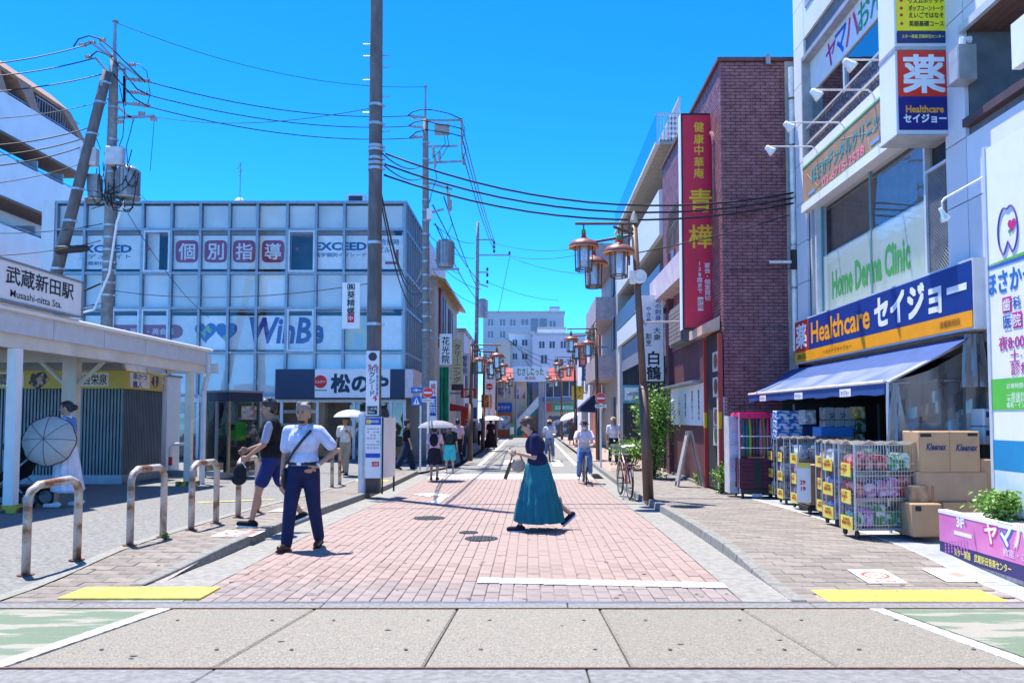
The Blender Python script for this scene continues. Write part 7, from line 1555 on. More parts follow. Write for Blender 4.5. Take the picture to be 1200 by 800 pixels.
# plastic wrapped column stand to its left
ws = thing('wrapped_stand', 'plastic wrapped white stand with pale leaflets left of the magenta rack', 'rack', (at(863, 570, YR_ + .3).x, YR_ + .3, wz(YR_)))
b = MB(); b.box((-.13, 0, .06), (.1, .4, zt_ - .05)); b.build('frame', pm('wire_white', (0.55, 0.55, 0.58), 0.4), ws, local=True)
for k in range(5): b = MB(); b.box((-.12 + .0, -.02, .3 + k * .25), (.08, -.004, .48 + k * .25)); b.build('leaflet', pc(['#d8c8d8', '#c0a8c0', '#d4d0e0', '#b8c0d8', '#d0b8c8'][k]), ws, local=True)
# ---- roll cages
m_wire = pm('chrome_wire', (0.55, 0.55, 0.57), 0.3, metal=0.8); m_tagy = pc('#e4cf58', .5); m_pk = [pm('pack_%d' % i, c1, 0.4, col2=c2, scale=14, contrast=(0.46, 0.54)) for i, (c1, c2) in enumerate((('#d8d8e4', '#e0b020'), ('#c8d0e8', '#3a58b8'), ('#e4ece4', '#2f9a58'), ('#b8303a', '#d8a0a0'), ('#c070a8', '#e8d0e4'), ('#3a3f50', '#a8a8b0'), ('#e8e8ec', '#9aa0a8'), ('#6ab0d8', '#e8f0f4'), ('#c83058', '#3a9a48')))]
def roll_cage(label, x, y, w, d, h, picks, tags=True, rz=0.0):
    t = thing('roll_cage', label, 'cart', (x, y, wz(y)), rz, 'roll cages of goods outside the drugstore')
    for sx in (0, w):
        for sy in (0, d): b = MB(); b.tube([(sx, sy, .1), (sx, sy, h)], .013, 6); b.build('upright', m_wire, t, local=True)
    for sx in (.04, w - .04):
        for sy in (.05, d - .05): b = MB(); b.lathe((sx - .012, sy, .05), [(.045, 0), (.045, .024)], 12, Matrix.Rotation(R(90), 3, 'Y')); b.build('caster', m_dark, t, local=True)
    b = MB(); b.box((0, 0, .10), (w, d, .125)); b.build('base', m_gal, t, local=True)
    def side(p, u, L):
        bb = MB(); n = int(L / .035); u = Vector(u)
        for k in range(1, n): q = Vector(p) + u * (L * k / n); bb.tube([q + Vector((0, 0, .12)), q + Vector((0, 0, h))], .0036, 4, False)
        for z in (.16, .32, .45, .60, .74, .88, h): 
            if z <= h: bb.tube([Vector(p) + Vector((0, 0, z)), Vector(p) + u * L + Vector((0, 0, z))], .006, 4)
        return bb
    side((0, 0, 0), (1, 0, 0), w).build('wire_side', m_wire, t, local=True); side((0, d, 0), (1, 0, 0), w).build('wire_side', m_wire, t, local=True); side((w, 0, 0), (0, 1, 0), d).build('wire_side', m_wire, t, local=True)
    bb = MB()
    for z in (.2, .52, .84): bb.tube([(0, 0, z), (0, d, z)], .007, 4)
    bb.build('front_bar', m_wire, t, local=True)
    rr = random.Random(int(x * 100 + y * 1000))
    for lv, (z0, zh) in enumerate(((.13, .30), (.48, .28), (.80, max(.12, h - .86)))):
        b = MB(); b.box((.01, .01, z0 - .012), (w - .01, d - .01, z0 - .003)); b.build('shelf', m_wire, t, local=True)
        xx = .03
        while xx < w - .10:
            ww = rr.uniform(.10, .17); hh = zh * rr.uniform(.55, .95); m_ = m_pk[picks[(lv + rr.randint(0, 1)) % len(picks)]]
            b = MB(); b.cbox((xx + ww / 2, d * .5, z0 + hh / 2), (ww * .92, d * .8, hh), 0, 0, R(rr.uniform(-6, 6))); o = b.build('goods_pack', m_, t, local=True); bevel(o, .02, 2); xx += ww
    if tags:
        for z in (.17, .48, .80): b = MB(); b.cbox((-.012, d * .5, z), (.006, d * .75, .16), R(rr.uniform(-5, 5))); q = b.build('price_tag', m_tagy, t, local=True); text('特価198円', (-.018, d * .5, z), .045, pc('#c83020'), q, '-X', w=d * .55, local=True, bold=.03); text('お買得', (-.018, d * .5, z + .045), .03, pc('#8a5a10'), q, '-X', w=d * .4, local=True)
    b = MB(); n2 = 8
    for i in range(n2):
        for j in range(5): q = [(w * a_ / n2, d * c_ / 5, h + .02 + .03 * math.sin(a_ * 2.1 + c_ * 1.7 + x)) for a_, c_ in ((i, j), (i + 1, j), (i + 1, j + 1), (i, j + 1))]; b.quad(*q)
    b.build('plastic_cover', m_pl, t, local=True, smooth=True); return t
c1 = gnd(1003, 632, walk)
roll_cage('nearest wire roll cage with red and white packs, closest to the pink planter', c1.x, c1.y, .78, .42, 1.10, (2, 4, 3), rz=R(3))
c2 = gnd(983, 618, walk); roll_cage('middle wire roll cage of the near three, with yellow price tags', c2.x - .02, c2.y + .05, .7, .42, 1.08, (6, 1, 2), rz=R(2))
c3 = gnd(976, 611, walk); roll_cage('rear wire roll cage of the near three, beside the brown carton drum', c3.x + .02, c3.y + .28, .62, .40, 1.08, (0, 8, 5))
c4 = gnd(938, 598, walk); roll_cage('wire roll cage of pale blue packs next to the brown carton drum', c4.x, c4.y + .05, .55, .40, 1.12, (7, 4, 6))
c5 = gnd(922, 592, walk); roll_cage('second wire roll cage of the far three, with grey packs', c5.x, c5.y + .1, .55, .40, 1.12, (5, 6, 4))
c6 = gnd(911, 586, walk); roll_cage('farthest wire roll cage, next to the magenta topped rack', c6.x, c6.y + .15, .5, .40, 1.12, (0, 6, 5))
# brown carton with leaflet on a trolley
cd = gnd(964, 603, walk); Yc_ = cd.y; t = thing('carton_bin', 'brown cardboard bin on a trolley with a long white price leaflet', 'box', (cd.x, Yc_, wz(Yc_)))
hh = at(0, 545, Yc_).z - wz(Yc_); ww = .44
b = MB(); b.prism([(-ww/2 + .03, 0, .14), (ww/2 - .03, 0, .14), (ww/2, 0, hh), (-ww/2, 0, hh)], (0, .42, 0)); b.build('bin', m_kraft2, t, local=True)
b = MB(); b.box((-ww/2, 0, .06), (ww/2, .42, .12)); b.build('trolley', m_dark, t, local=True)
for x in (-.17, .17): b = MB(); b.lathe((x - .015, .05, .05), [(.05, 0), (.05, .03)], 12, Matrix.Rotation(R(90), 3, 'Y')); b.build('caster', m_dark, t, local=True)
b = MB(); b.cbox((-ww/2 - .06, -.02, .14 + hh * .46), (.20, .006, hh * .80), R(-14)); q = b.build('leaflet', m_lit, t, local=True); b = MB(); b.cbox((-ww/2 - .06, -.026, .14 + hh * .81), (.18, .003, .08), R(-14)); b.build('yellow_heading', m_tagy, q, local=True); text('298\n198', (-ww/2 - .06, -.03, .14 + hh * .40), hh * .22, pc('#d83030'), q, w=.12, local=True, bold=.03)
# ---- cartons by the curtain
kx = carton('tissue_carton', 'brown carton printed with blue brand lettering on top of the carton pile', 1078, 1148, 505, 553, 9.55, .45, m_kraft, top=True)
t, w, h, d = kx
text('Kleenex', (-w * .22, -d/2 - .003, h * .62), .085, pc('#20386a'), t, w=.24, local=True, shear=.3, bold=.03); text('Kleenex', (w * .28, -d/2 - .003, h * .60), .085, pc('#20386a'), t, w=.26, local=True, shear=.3, bold=.03)
b = MB(); b.box((-.004, -d/2 - .002, 0), (.004, -d/2 - .0005, h)); b.build('corner_edge', m_kraft2, t, local=True)
b = MB(); b.box((-w*.48, -d/2 - .003, h*.86), (-w*.3, -d/2 - .001, h*.94)); b.build('print_mark', m_ink, t, local=True); b = MB(); b.box((w*.3, -d/2 - .003, h*.88), (w*.46, -d/2 - .001, h*.95)); b.build('print_mark', m_ink, t, local=True)
carton('brown_carton', 'glossy brown carton directly under the carton with blue lettering', 1075, 1158, 553, 588, 9.55, .5, pm('glossy_kraft', (0.42, 0.27, 0.17), 0.35, var=.06), top=True)
carton('brown_carton', 'flat brown carton at the bottom of the carton pile', 1105, 1160, 588.5, 600, 9.5, .5, m_kraft)
t, w, h, d = carton('brown_carton', 'upright brown carton at the right, behind the planter leaves', 1150, 1186, 538, 600, 9.6, .5, m_kraft); b = MB(); b.box((w*.1, -d/2 - .003, h*.55), (w*.4, -d/2 - .001, h*.68)); b.build('print_mark', m_ink, t, local=True); text('取扱注意', (w*.22, -d/2 - .003, h*.4), .07, m_ink, t, w=.2, local=True)
t, w, h, d = carton('open_carton', 'open brown carton on the ground holding paper bags', 1070, 1104, 590, 629, 9.35, .5, m_kraft); b = MB(); b.box((-w*.4, -d/2 - .003, h*.78), (-w*.2, -d/2 - .001, h*.93)); b.build('print_mark', m_ink, t, local=True)
carton('paper_bag', 'brown printed paper bag standing in the open carton', 1068, 1088, 569, 591, 9.5, .3, pm('brown_bag', (0.25, 0.13, 0.07), 0.6, col2=(0.45, 0.3, 0.18), scale=9)); carton('paper_bag', 'orange and brown paper bag leaning in the open carton', 1089, 1099, 568, 591, 9.55, .3, pm('orange_bag', (0.45, 0.18, 0.08), 0.5, col2=(0.3, 0.18, 0.1), scale=9), rz=R(8)); carton('paper_bag', 'white and pink paper bag at the back of the open carton', 1097, 1111, 564, 588, 9.8, .2, pm('pink_bag', (0.6, 0.5, 0.48), 0.5, col2=(0.5, 0.12, 0.2), scale=9), rz=R(-12))
for k, (y0_, y1_) in enumerate(((478.5, 499), (500, 521))):
    t, w, h, d = carton('white_carton', ('upper', 'lower')[k] + ' white carton with blue and red marks beside the dental board', 1153, 1182, y0_, y1_, 9.9, .4, m_lit, group='white cartons beside the dental board')
    for dx, c_ in ((-.10, '#3050a0'), (0, '#c04040'), (.10, '#3050a0')): b = MB(); b.box((dx - .025, -d/2 - .003, h*.5), (dx + .025, -d/2 - .001, h*.82)); b.build('print_mark', pc(c_), t, local=True)
carton('grey_tub_carton', 'grey clear tub with pink printed sheet behind the clear curtain', 1063, 1150, 495, 520, 10.5, .4, pm('tub_print', (0.42, 0.42, 0.46), 0.4, col2=(0.6, 0.3, 0.38), scale=5, contrast=(0.55, 0.6)))
carton('grey_bin', 'tall grey bin behind the cartons', 1048, 1072, 525, 600, 10.6, .4, pm('grey_bin_plastic', (0.22, 0.22, 0.24), 0.5))
# posters and packs on the wall beside the curtain
pw = thing('poster_wall', 'red and yellow product posters on the wall beside the curtain', 'poster', at(1160, 450, 10.3))
for (a0, a1, b0, b1, c_) in ((1156, 1172, 420, 441, '#a02420'), (1156, 1172, 442, 455, '#2a6a9a'), (1156, 1172, 455, 476, '#3a3420')): p, q = at(a0, b1, 10.3), at(a1, b0, 10.3); b = MB(); b.box((p.x, 10.3, p.z), (q.x, 10.32, q.z - .01)); b.build('poster', pm('poster_p' + c_[1:], c_, 0.5, col2='#d8c070', scale=12, contrast=(0.56, 0.62)), pw)

# ---- pink planter
XP = 4.43; py0, py1 = 5.6, atx(1102, 640, XP).y
zp = lambda Y: wz(Y); ztop = atx(1101, 598, XP).z
pl = thing('street_planter', 'tiled street planter with a long pink and navy school banner on its side', 'planter', (XP, py1, wz(py1)))
b = MB(); b.box((XP + .03, py0, -.1), (XP + .62, py1 - .02, ztop - .02)); b.build('trough', pm('planter_concrete', (0.5, 0.48, 0.46), 0.85), pl)
m_ptile = pm('planter_tile', (0.52, 0.44, 0.42), 0.5, var=.1, rand=.12)
y = py1 - .02; shared3 = MB().box((0, -.084, 0), (.02, 0, .09)).data('tile'); shared3.materials.append(m_ptile)
while y > py0 + .1:
    o = bpy.data.objects.new('tile', shared3); COL.objects.link(o); o.parent = pl; o.location = Vector((XP + .008, y, wz(7.6) + .0)) - pl.location
    y -= .09
xx = XP + .03; b = MB(); b.box((XP + .03, py1 - .019, 0), (XP + .62, py1 + .0, ztop - .02)); b.build('end_face', m_ptile, pl)
b = MB(); b.box((XP - .01, py0, ztop - .02), (XP + .08, py1 + .01, ztop + .015)); b.box((XP + .56, py0, ztop - .02), (XP + .66, py1 + .01, ztop + .015)); b.build('rim', m_lit, pl)
b = MB(); b.box((XP + .081, py0, ztop - .06), (XP + .559, py1, ztop - .04)); b.build('soil', pm('dark_soil', (0.05, 0.035, 0.025), 0.95, bump=.6), pl)
zb_n = ztop - .46; zmid = zb_n + .14
b = MB(); b.box((XP - .006, py0, zmid), (XP + .004, py1, ztop - .02)); b.build('pink_banner', pm('pink_banner_print', (0.62, 0.16, 0.42), 0.5, col2=(0.70, 0.24, 0.50), scale=2), pl)
b = MB(); b.box((XP - .006, py0, zb_n), (XP + .004, py1, zmid - .001)); b.build('navy_banner', pc('#27246a', .5), pl)
def pb(px, py): return atx(px, py, XP - .008)
text('3F', pb(1125, 612), .11, m_lit, pl, '-X', w=.15, bold=.05); b = MB(); p = pb(1128, 626); b.box((XP - .008, p.y - .17, p.z - .02), (XP - .0065, p.y + .17, p.z + .02)); b.build('pale_strip', m_lit, pl)
bb = MB()
for i in range(8):
    for j in range(4): p = pb(1108 + i * 3.6, 634); bb.box((XP - .0085, p.y - .012, p.z - .012 - j * .035), (XP - .0065, p.y + .012, p.z + .012 - j * .035))
bb.build('faded_grid', pc('#c878b4'), pl)
for k, ch in enumerate('ヤマハ音'):
    p = pb(1161 + k * 17 + (2 if k > 1 else 0), 625 + k * 2.5); q = text(ch, (XP - .0085, p.y, p.z), .20, pc(['#d8308a', '#2a6ac8', '#e8a0c8', '#3aa860'][k]), pl, '-X', w=.22, bold=.09); text(ch, (XP - .0095, p.y, p.z), .19, m_lit, pl, '-X', w=.20, bold=.03)
p = pb(1187, 649); text('教室・ご案内', (XP - .0085, p.y - .12, p.z), .075, pc('#e8c0dc'), pl, '-X', w=.55, bold=.02)
p = pb(1150, 661); text('スター楽器　武蔵新田音楽センター', (XP - .0085, p.y, (zb_n + zmid) / 2), .08, pc('#e8dc70'), pl, '-X', w=1.0, bold=.02)

# ---- plants
m_leaf = pm('leaf_green', (0.05, 0.14, 0.025), 0.5, col2=(0.14, 0.27, 0.05), scale=3, contrast=(0.3, 0.7)); m_leaf2 = pm('bright_leaf_green', (0.11, 0.24, 0.03), 0.5, col2=(0.24, 0.42, 0.06), scale=3, contrast=(0.3, 0.7)); m_stem = pm('plant_stem', (0.10, 0.085, 0.04), 0.8)
def plant(label, p, h, rad, n, leaf, mat, seed, stems=6, low=.05):
    rr = random.Random(seed); t = thing('leafy_plant', label, 'plant', p); b = MB(); lv = MB(); tips = []
    for s in range(stems):
        a = rr.uniform(0, 6.28); r = rad * rr.uniform(.2, .9); tip = Vector((r * math.cos(a), r * math.sin(a), h * rr.uniform(.6, 1.0))); mid = tip * .5 + Vector((rr.uniform(-.1, .1) * rad, rr.uniform(-.1, .1) * rad, h * .08))
        b.tube([(tip.x * .1, tip.y * .1, 0), mid, tip], [.02, .014, .005], 5); tips.append((mid, tip))
    b.build('stem', m_stem, t, local=True)
    for k in range(n):
        m0, t0 = rr.choice(tips); u = rr.random(); base = (m0 * (1 - u) + t0 * u) if rr.random() < .8 else m0 * u
        q = base + Vector((rr.gauss(0, rad * .28), rr.gauss(0, rad * .28), rr.gauss(0, h * .07))); q.z = max(q.z, low)
        d = Vector((rr.gauss(0, 1), rr.gauss(0, 1), rr.gauss(.2, .6))).normalized(); w = d.cross(Vector((rr.gauss(0, 1), rr.gauss(0, 1), 1))).normalized(); L = leaf * rr.uniform(.6, 1.3)
        lv.quad(q, q + d * L * .45 + w * L * .28 - Vector((0, 0, L * .05)), q + d * L - Vector((0, 0, L * .2)), q + d * L * .45 - w * L * .28 - Vector((0, 0, L * .05)))
    o = lv.build('foliage', mat, t, local=True, fix=False); return t
plant('tall leafy shrub growing beside the lantern post against the shop front', Vector((at(779, 550, 21.5).x - .3, 21.5, wz(21))), at(0, 455, 21.5).z, .50, 5200, .085, m_leaf2, 1, 14)
plant('low bushy shrub on the pavement by the parked bicycle', Vector((at(735, 540, 25).x, 25, wz(25))), 1.0, .7, 2600, .08, m_leaf2, 2, 10)
plant('bright green weed clump at the foot of the brick corner', gnd(845, 578, walk), .6, .24, 900, .06, m_leaf2, 3, 9)
plant('small weed tuft on the kerb of the restaurant plinth', gnd(820, 568, walk), .25, .16, 140, .07, m_leaf2, 4)
plant('bright green leafy plant growing in the pink planter', Vector((XP + .3, atx(1172, 590, XP + .3).y, ztop - .05)), .32, .26, 1500, .05, m_leaf2, 5, 12)
plant('tiny weed by the second rusty loop barrier', gnd(194, 632, walk), .08, .08, 40, .04, m_leaf2, 6)
plant('potted shrub row further along the right pavement', Vector((at(722, 530, 30).x + .2, 30, wz(30))), .7, .5, 420, .13, m_leaf, 7)

# ---- A-frame board and waste bin by the restaurant
p = Vector((3.66, 18.6, wz(18.6))); t = thing('a_frame_board', 'grey wooden A-frame menu stand leaning open by the restaurant door', 'sign', p)
h_ = .0 + at(0, 505, p.y).z - p.z
b = MB()
for s in (-1, 1):
    bb = MB(); bb.tube([(s * .30, 0, 0), (s * .03, .05, h_)], .03, 4); bb.tube([(s * .30, .35, 0), (s * .03, .3, h_)], .03, 4); bb.build('leg', m_ins, t, local=True)
    bb = MB(); bb.prism([(s * .29, .02, .12), (s * .29, .33, .12), (s * .06, .29, h_ - .1), (s * .06, .06, h_ - .1)], (.012 * s, 0, 0)); bb.build('panel', pm('grey_board', (0.35, 0.34, 0.34), 0.6), t, local=True)
p = gnd(836, 566, walk); t = thing('waste_bin', 'pale grey waste bin beside the dark menu panel', 'bin', Vector((p.x - .02, p.y, p.z))); b = MB(); b.lathe((0,0,0), [(.14,0),(.17,.62),(.18,.64),(.18,.68)], 14); b.build('bin', pm('bin_grey', (0.42, 0.44, 0.47), 0.5), t, local=True); b = MB(); b.lathe((0,0,.681), [(.15,0),(.12,.05),(.01,.06)], 14); b.build('lid', pc('#7aa0b8'), t, local=True)
p = gnd(799, 556, walk); t = thing('round_fan_sign', 'small round pale plaque leaning at the restaurant step', 'sign', p); b = MB(); b.lathe((0,0,.24), [(.001,0),(.17,0),(.17,.02),(.001,.02)], 16, Matrix.Rotation(R(80), 3, 'X')); b.build('disc', pm('plaque_pink', (0.5, 0.4, 0.4), 0.5), t, local=True); b = MB(); b.box((-.1, .0, 0), (.1, .08, .08)); b.build('foot', m_ins, t, local=True)

# ---- bicycles
m_tyre = pm('black_tyre', (0.02, 0.02, 0.022), 0.8); m_rim = pm('alloy_rim', (0.5, 0.5, 0.52), 0.3, metal=0.8)
def bicycle(label, loc, rz, fcol, basket=True):
    t = thing('bicycle', label, 'bicycle', loc, rz); rw = .33     # rides towards local +y
    fm = pc(fcol, .35)
    for y, nm in ((-.52, 'wheel'), (.52, 'wheel')):
        b = MB(); b.tube([(0, y + rw*math.cos(a), rw + .02 + rw*math.sin(a)) for a in [2*math.pi*k/28 for k in range(29)]], .02, 8, False); w = b.build(nm, m_tyre, t, local=True, smooth=True)
        b = MB(); b.tube([(0, y + (rw-.025)*math.cos(a), rw + .02 + (rw-.025)*math.sin(a)) for a in [2*math.pi*k/28 for k in range(29)]], .010, 6, False); b.build('rim', m_rim, w, local=True)
        b = MB()
        for k in range(14): a = 2*math.pi*k/14; b.tube([(.02*(-1)**k, y, rw+.02), (0, y + (rw-.03)*math.cos(a), rw+.02 + (rw-.03)*math.sin(a))], .0022, 3, False)
        b.build('spokes', m_rim, w, local=True)
        b = MB(); b.tube([(0, y + (rw+.04)*math.cos(a), rw+.02 + (rw+.04)*math.sin(a)) for a in [R(20 + 14*k) for k in range(11)]], .02, 6); b.build('mudguard', m_rim, w, local=True)
    b = MB(); bbk = (0, -.08, .30); head0, head1 = (0, .36, .72), (0, .33, .88); seat = (0, -.24, .80)
    for p_, q_ in ((bbk, head0), (bbk, seat), (seat, (0, -.52, .35)), (bbk, (0, -.52, .35)), ((0, -.18, .55), head1), (head0, head1)): b.tube([p_, q_], .018, 7)
    for s in (-1, 1): b.tube([(s*.04, .355, .72), (s*.05, .52, .35)], .011, 6); b.tube([(s*.05, -.25, .72), (s*.05, -.52, .35)], .009, 6)
    b.build('frame', fm, t, local=True)
    b = MB(); b.tube([(0, .33, .88), (0, .31, 1.02)], .014, 6); b.tube([(-.28, .12, 1.04), (-.24, .25, 1.05), (0, .32, 1.02), (.24, .25, 1.05), (.28, .12, 1.04)], .012, 7); hb = b.build('handlebar', m_rim, t, local=True)
    for s in (-1, 1): b = MB(); b.tube([(s*.28, .12, 1.04), (s*.29, .0, 1.03)], .018, 7); b.build('grip', m_dark, hb, local=True)
    b = MB(); b.ell((0, -.27, .87), (.085, .14, .04)); b.build('saddle', m_dark, t, local=True, smooth=True); b = MB(); b.tube([(0, -.24, .78), (0, -.26, .85)], .013, 6); b.build('seat_post', m_rim, t, local=True)
    b = MB(); b.box((-.07, -.75, .70), (.07, -.38, .715)); b.build('rack', m_dark, t, local=True)
    b = MB(); b.cbox((0, -.78, .62), (.05, .02, .06)); b.build('reflector', pc('#e04030'), t, local=True)
    b = MB(); b.tube([(-.12, -.08, .30), (.12, -.08, .30)], .012, 6); b.box((.08, -.02, .18), (.16, .06, .2)); b.box((-.16, -.2, .4), (-.08, -.12, .42)); b.build('pedals', m_dark, t, local=True)
    b = MB(); b.tube([(.12, -.48, .0), (.05, -.5, .30), (-.05, -.5, .30), (-.14, -.48, .0)], .01, 5); b.build('stand', m_rim, t, local=True)
    if basket:
        b = MB()
        for z in (.86, .96, 1.06): b.tube([(-.15, .42, z), (.15, .42, z), (.17, .70, z), (-.17, .70, z), (-.15, .42, z)], .006, 4)
        for k in range(7):
            x = -.15 + .05 * k; b.tube([(x, .42, .86), (x, .42, 1.06)], .004, 3); b.tube([(x, .70, .86), (x, .70, 1.06)], .004, 3); b.tube([(x, .42, .86), (x, .70, .86)], .004, 3)
        b.build('basket', m_gal, t, local=True)
    return t
p = gnd(739, 588); bicycle('dark red parked bicycle standing in the gutter beside the nearest right lantern post', Vector((p.x, p.y + .95, g(p.y))), R(4), '#6a1a2a')
# ================================================================ PEOPLE
def blob(mb, name, mat, parent, voxel=.010, it=4):
    me = mb.data('tmp'); o = bpy.data.objects.new('tmp', me)
    m = o.modifiers.new('r', 'REMESH'); m.mode = 'VOXEL'; m.voxel_size = voxel
    if it: s = o.modifiers.new('s', 'SMOOTH'); s.factor = .5; s.iterations = it
    out = evaluated(o); bpy.data.meshes.remove(me); out.name = name
    return link(name, out, mat, parent, smooth=True)
m_skin = pm('skin', (0.40, 0.215, 0.14), 0.5, var=0.08, scale=7, spec=.35); m_skin2 = pm('skin_light', (0.47, 0.285, 0.205), 0.5, var=0.06, scale=7, spec=.35)
def cloth(h, rough=.85, **k): return pm('cloth_' + h[1:], h, rough, var=k.pop('var', .12), scale=k.pop('scale', 9), bump=k.pop('bump', .35), bscale=k.pop('bscale', 13), spec=.25, **k)
m_hair = pm('black_hair', (0.018, 0.014, 0.013), 0.45, var=.3, scale=30, stretch=(1, 1, .2)); m_greyhair = pm('grey_hair', (0.20, 0.185, 0.175), 0.6, var=.3, scale=30); m_brownhair = pm('brown_hair', (0.06, 0.03, 0.022), 0.5, var=.3, scale=30)
V3 = Vector
class Fig:
    """a figure facing local +y; all lengths for a 1.70 m person, scaled by s"""
    def __init__(f, label, loc, face, H=1.7, fat=1.0, lean=0, head_pitch=0, head_turn=0, legs=((0, 4, 4), (0, 4, 4)), arms=None, skin=None, near=False, sit=None, female=False):
        f.t = thing('person', label, 'person', loc, face); f.s = s = H / 1.7; f.near = near; f.fat = fat; f.skin = skin or m_skin
        J = f.J = {}; f.vox = (.0075 if near else .013)
        hw = .085 if not female else .09; sw = .185 if not female else .165
        for k, sd in (('L', -1), ('R', 1)):
            th, out, kn = legs[0 if k == 'L' else 1][:3]
            hip = V3((sd * hw, 0, 0)); d = V3((sd * math.sin(R(out)), math.sin(R(th)), -math.cos(R(th)))).normalized(); knee = hip + d * .43
            d2 = V3((sd * math.sin(R(out)) * .5, math.sin(R(th - kn)), -math.cos(R(th - kn)))).normalized(); ank = knee + d2 * .41
            J['hip' + k], J['knee' + k], J['ank' + k] = hip, knee, ank
            fa = legs[0 if k == 'L' else 1][3] if len(legs[0 if k == 'L' else 1]) > 3 else 0     # toe-down angle
            J['toe' + k] = ank + V3((sd * .02, .135 * math.cos(R(fa)) , -.045 - .135 * math.sin(R(fa)))); J['heel' + k] = ank + V3((0, -.055 * math.cos(R(fa)), -.045 + .055 * math.sin(R(fa))))
        low = min(min(J['toe' + k].z, J['heel' + k].z) - .035 for k in 'LR'); pz = -low if sit is None else sit
        for k in list(J): J[k] = J[k] + V3((0, 0, pz))
        P = f.P = V3((0, 0, pz)); la = R(lean); up = lambda x, y, z: P + V3((x, y * math.cos(la) + z * math.sin(la), z * math.cos(la) - y * math.sin(la)))
        f.up = up
        J['waist'], J['chest'], J['neck'] = up(0, 0, .14), up(0, 0, .34), up(0, .0, .51)
        hp = R(head_pitch) + la; J['head'] = J['neck'] + V3((0, math.sin(hp) * .15 + .02, math.cos(hp) * .15)); f.hrot = (-hp, 0, R(head_turn))
        for k, sd in (('L', -1), ('R', 1)):
            J['sho' + k] = up(sd * sw, -.01, .455)
            a = (arms or {}).get(k, dict(up=(5, 8), fo=(15, 4)))
            uf, uo = a.get('up', (5, 8)); ff, fi = a.get('fo', (15, 4))
            d = V3((sd * math.sin(R(uo)), math.sin(R(uf)) * math.cos(R(uo)), -math.cos(R(uf)) * math.cos(R(uo)))); J['elb' + k] = J['sho' + k] + d * .275
            d2 = V3((sd * math.sin(R(fi)), math.sin(R(ff)) * math.cos(R(fi)), -math.cos(R(ff)) * math.cos(R(fi)))); J['wri' + k] = J['elb' + k] + d2 * .25
            J['hd' + k] = V3(a.get('hand', d2)).normalized(); J['curl' + k] = a.get('curl', 25)
            if 'elb' in a: J['elb' + k] = P + V3(a['elb'])
            if 'wri' in a: J['wri' + k] = P + V3(a['wri']); J['hd' + k] = V3(a.get('hand', J['wri' + k] - J['elb' + k])).normalized()
        f.body()
    def S(f, v): return V3(v) * f.s
    def cap(f, b, p, q, r0, r1): b.capsule(f.S(p), f.S(q), r0 * f.s, r1 * f.s)
    def ell(f, b, c, r, rot=(0, 0, 0)): b.ell(f.S(c), tuple(x * f.s for x in r), rot)
    def body(f):
        J, b, w = f.J, MB(), f.fat
        f.ell(b, f.P + V3((0, 0, .0)), (.155 * w, .115 * w, .12)); f.ell(b, J['waist'], (.135 * w, .10 * w, .15)); f.ell(b, J['chest'], (.155 * w, .11 * w, .18))
        f.cap(b, J['shoL'] * .82 + J['shoR'] * .18, J['shoR'] * .82 + J['shoL'] * .18, .06, .06); f.cap(b, J['neck'] - V3((0, 0, .05)), J['head'] - V3((0, .005, .05)), .056, .052)
        H, hr = J['head'], Euler(f.hrot).to_matrix(); hh = lambda x, y, z: H + hr @ V3((x, y, z)); f.hh = hh
        f.ell(b, hh(0, -.008, .035), (.075, .092, .085), f.hrot); f.ell(b, hh(0, .018, -.035), (.058, .068, .075), f.hrot); f.ell(b, hh(0, .05, -.075), (.03, .03, .025), f.hrot)
        f.cap(b, hh(0, .082, .015), hh(0, .105, -.018), .010, .015); f.ell(b, hh(0, .086, -.05), (.022, .010, .010), f.hrot)
        for sd in (-1, 1): f.ell(b, hh(sd * .076, -.01, -.005), (.012, .022, .034), f.hrot); f.ell(b, hh(sd * .03, .075, .028), (.022, .014, .010), f.hrot)
        for k, sd in (('L', -1), ('R', 1)):
            f.cap(b, J['hip' + k], J['knee' + k], .078 * w, .054); f.cap(b, J['knee' + k], J['ank' + k], .053, .034); f.ell(b, J['knee' + k] * .62 + J['ank' + k] * .38 + V3((0, -.018, 0)), (.05, .052, .11)); f.cap(b, J['heel' + k], J['toe' + k], .033, .028)
            f.cap(b, J['sho' + k], J['elb' + k], .050, .038); f.cap(b, J['elb' + k], J['wri' + k], .037, .025)
            wv, d = J['wri' + k], J['hd' + k]; side = d.cross(V3((sd, .0, .15))).normalized(); nrm = side.cross(d).normalized()
            if nrm.x * sd > 0: nrm = -nrm                              # palm faces the body
            pc_ = wv + d * .05; m = Matrix((side, d, nrm)).transposed().to_euler()
            f.ell(b, pc_, (.038, .050, .017), tuple(m)); c = R(J['curl' + k])
            for q, (o, L) in enumerate(((-.030, .068), (-.010, .078), (.010, .073), (.029, .058))):
                r = .0095 if f.near else .0125; p0 = pc_ + side * o + d * .035; d1 = (d * math.cos(c) + nrm * math.sin(c)); d2 = (d * math.cos(2.1 * c) + nrm * math.sin(2.1 * c)); p1 = p0 + d1 * L * .55; f.cap(b, p0, p1, r, r * .95); f.cap(b, p1, p1 + d2 * L * .5, r * .95, r * .8)
            fwd = side if side.y > 0 else -side
            p0 = wv + d * .028 + fwd * .026; p1 = p0 + (d * .7 + fwd * .6 + nrm * .25).normalized() * .040; f.cap(b, p0, p1, .012, .011); f.cap(b, p1, p1 + (d + nrm * .5).normalized() * .03, .011, .0095)
        blob(b, 'body', f.skin, f.t, f.vox, 3)
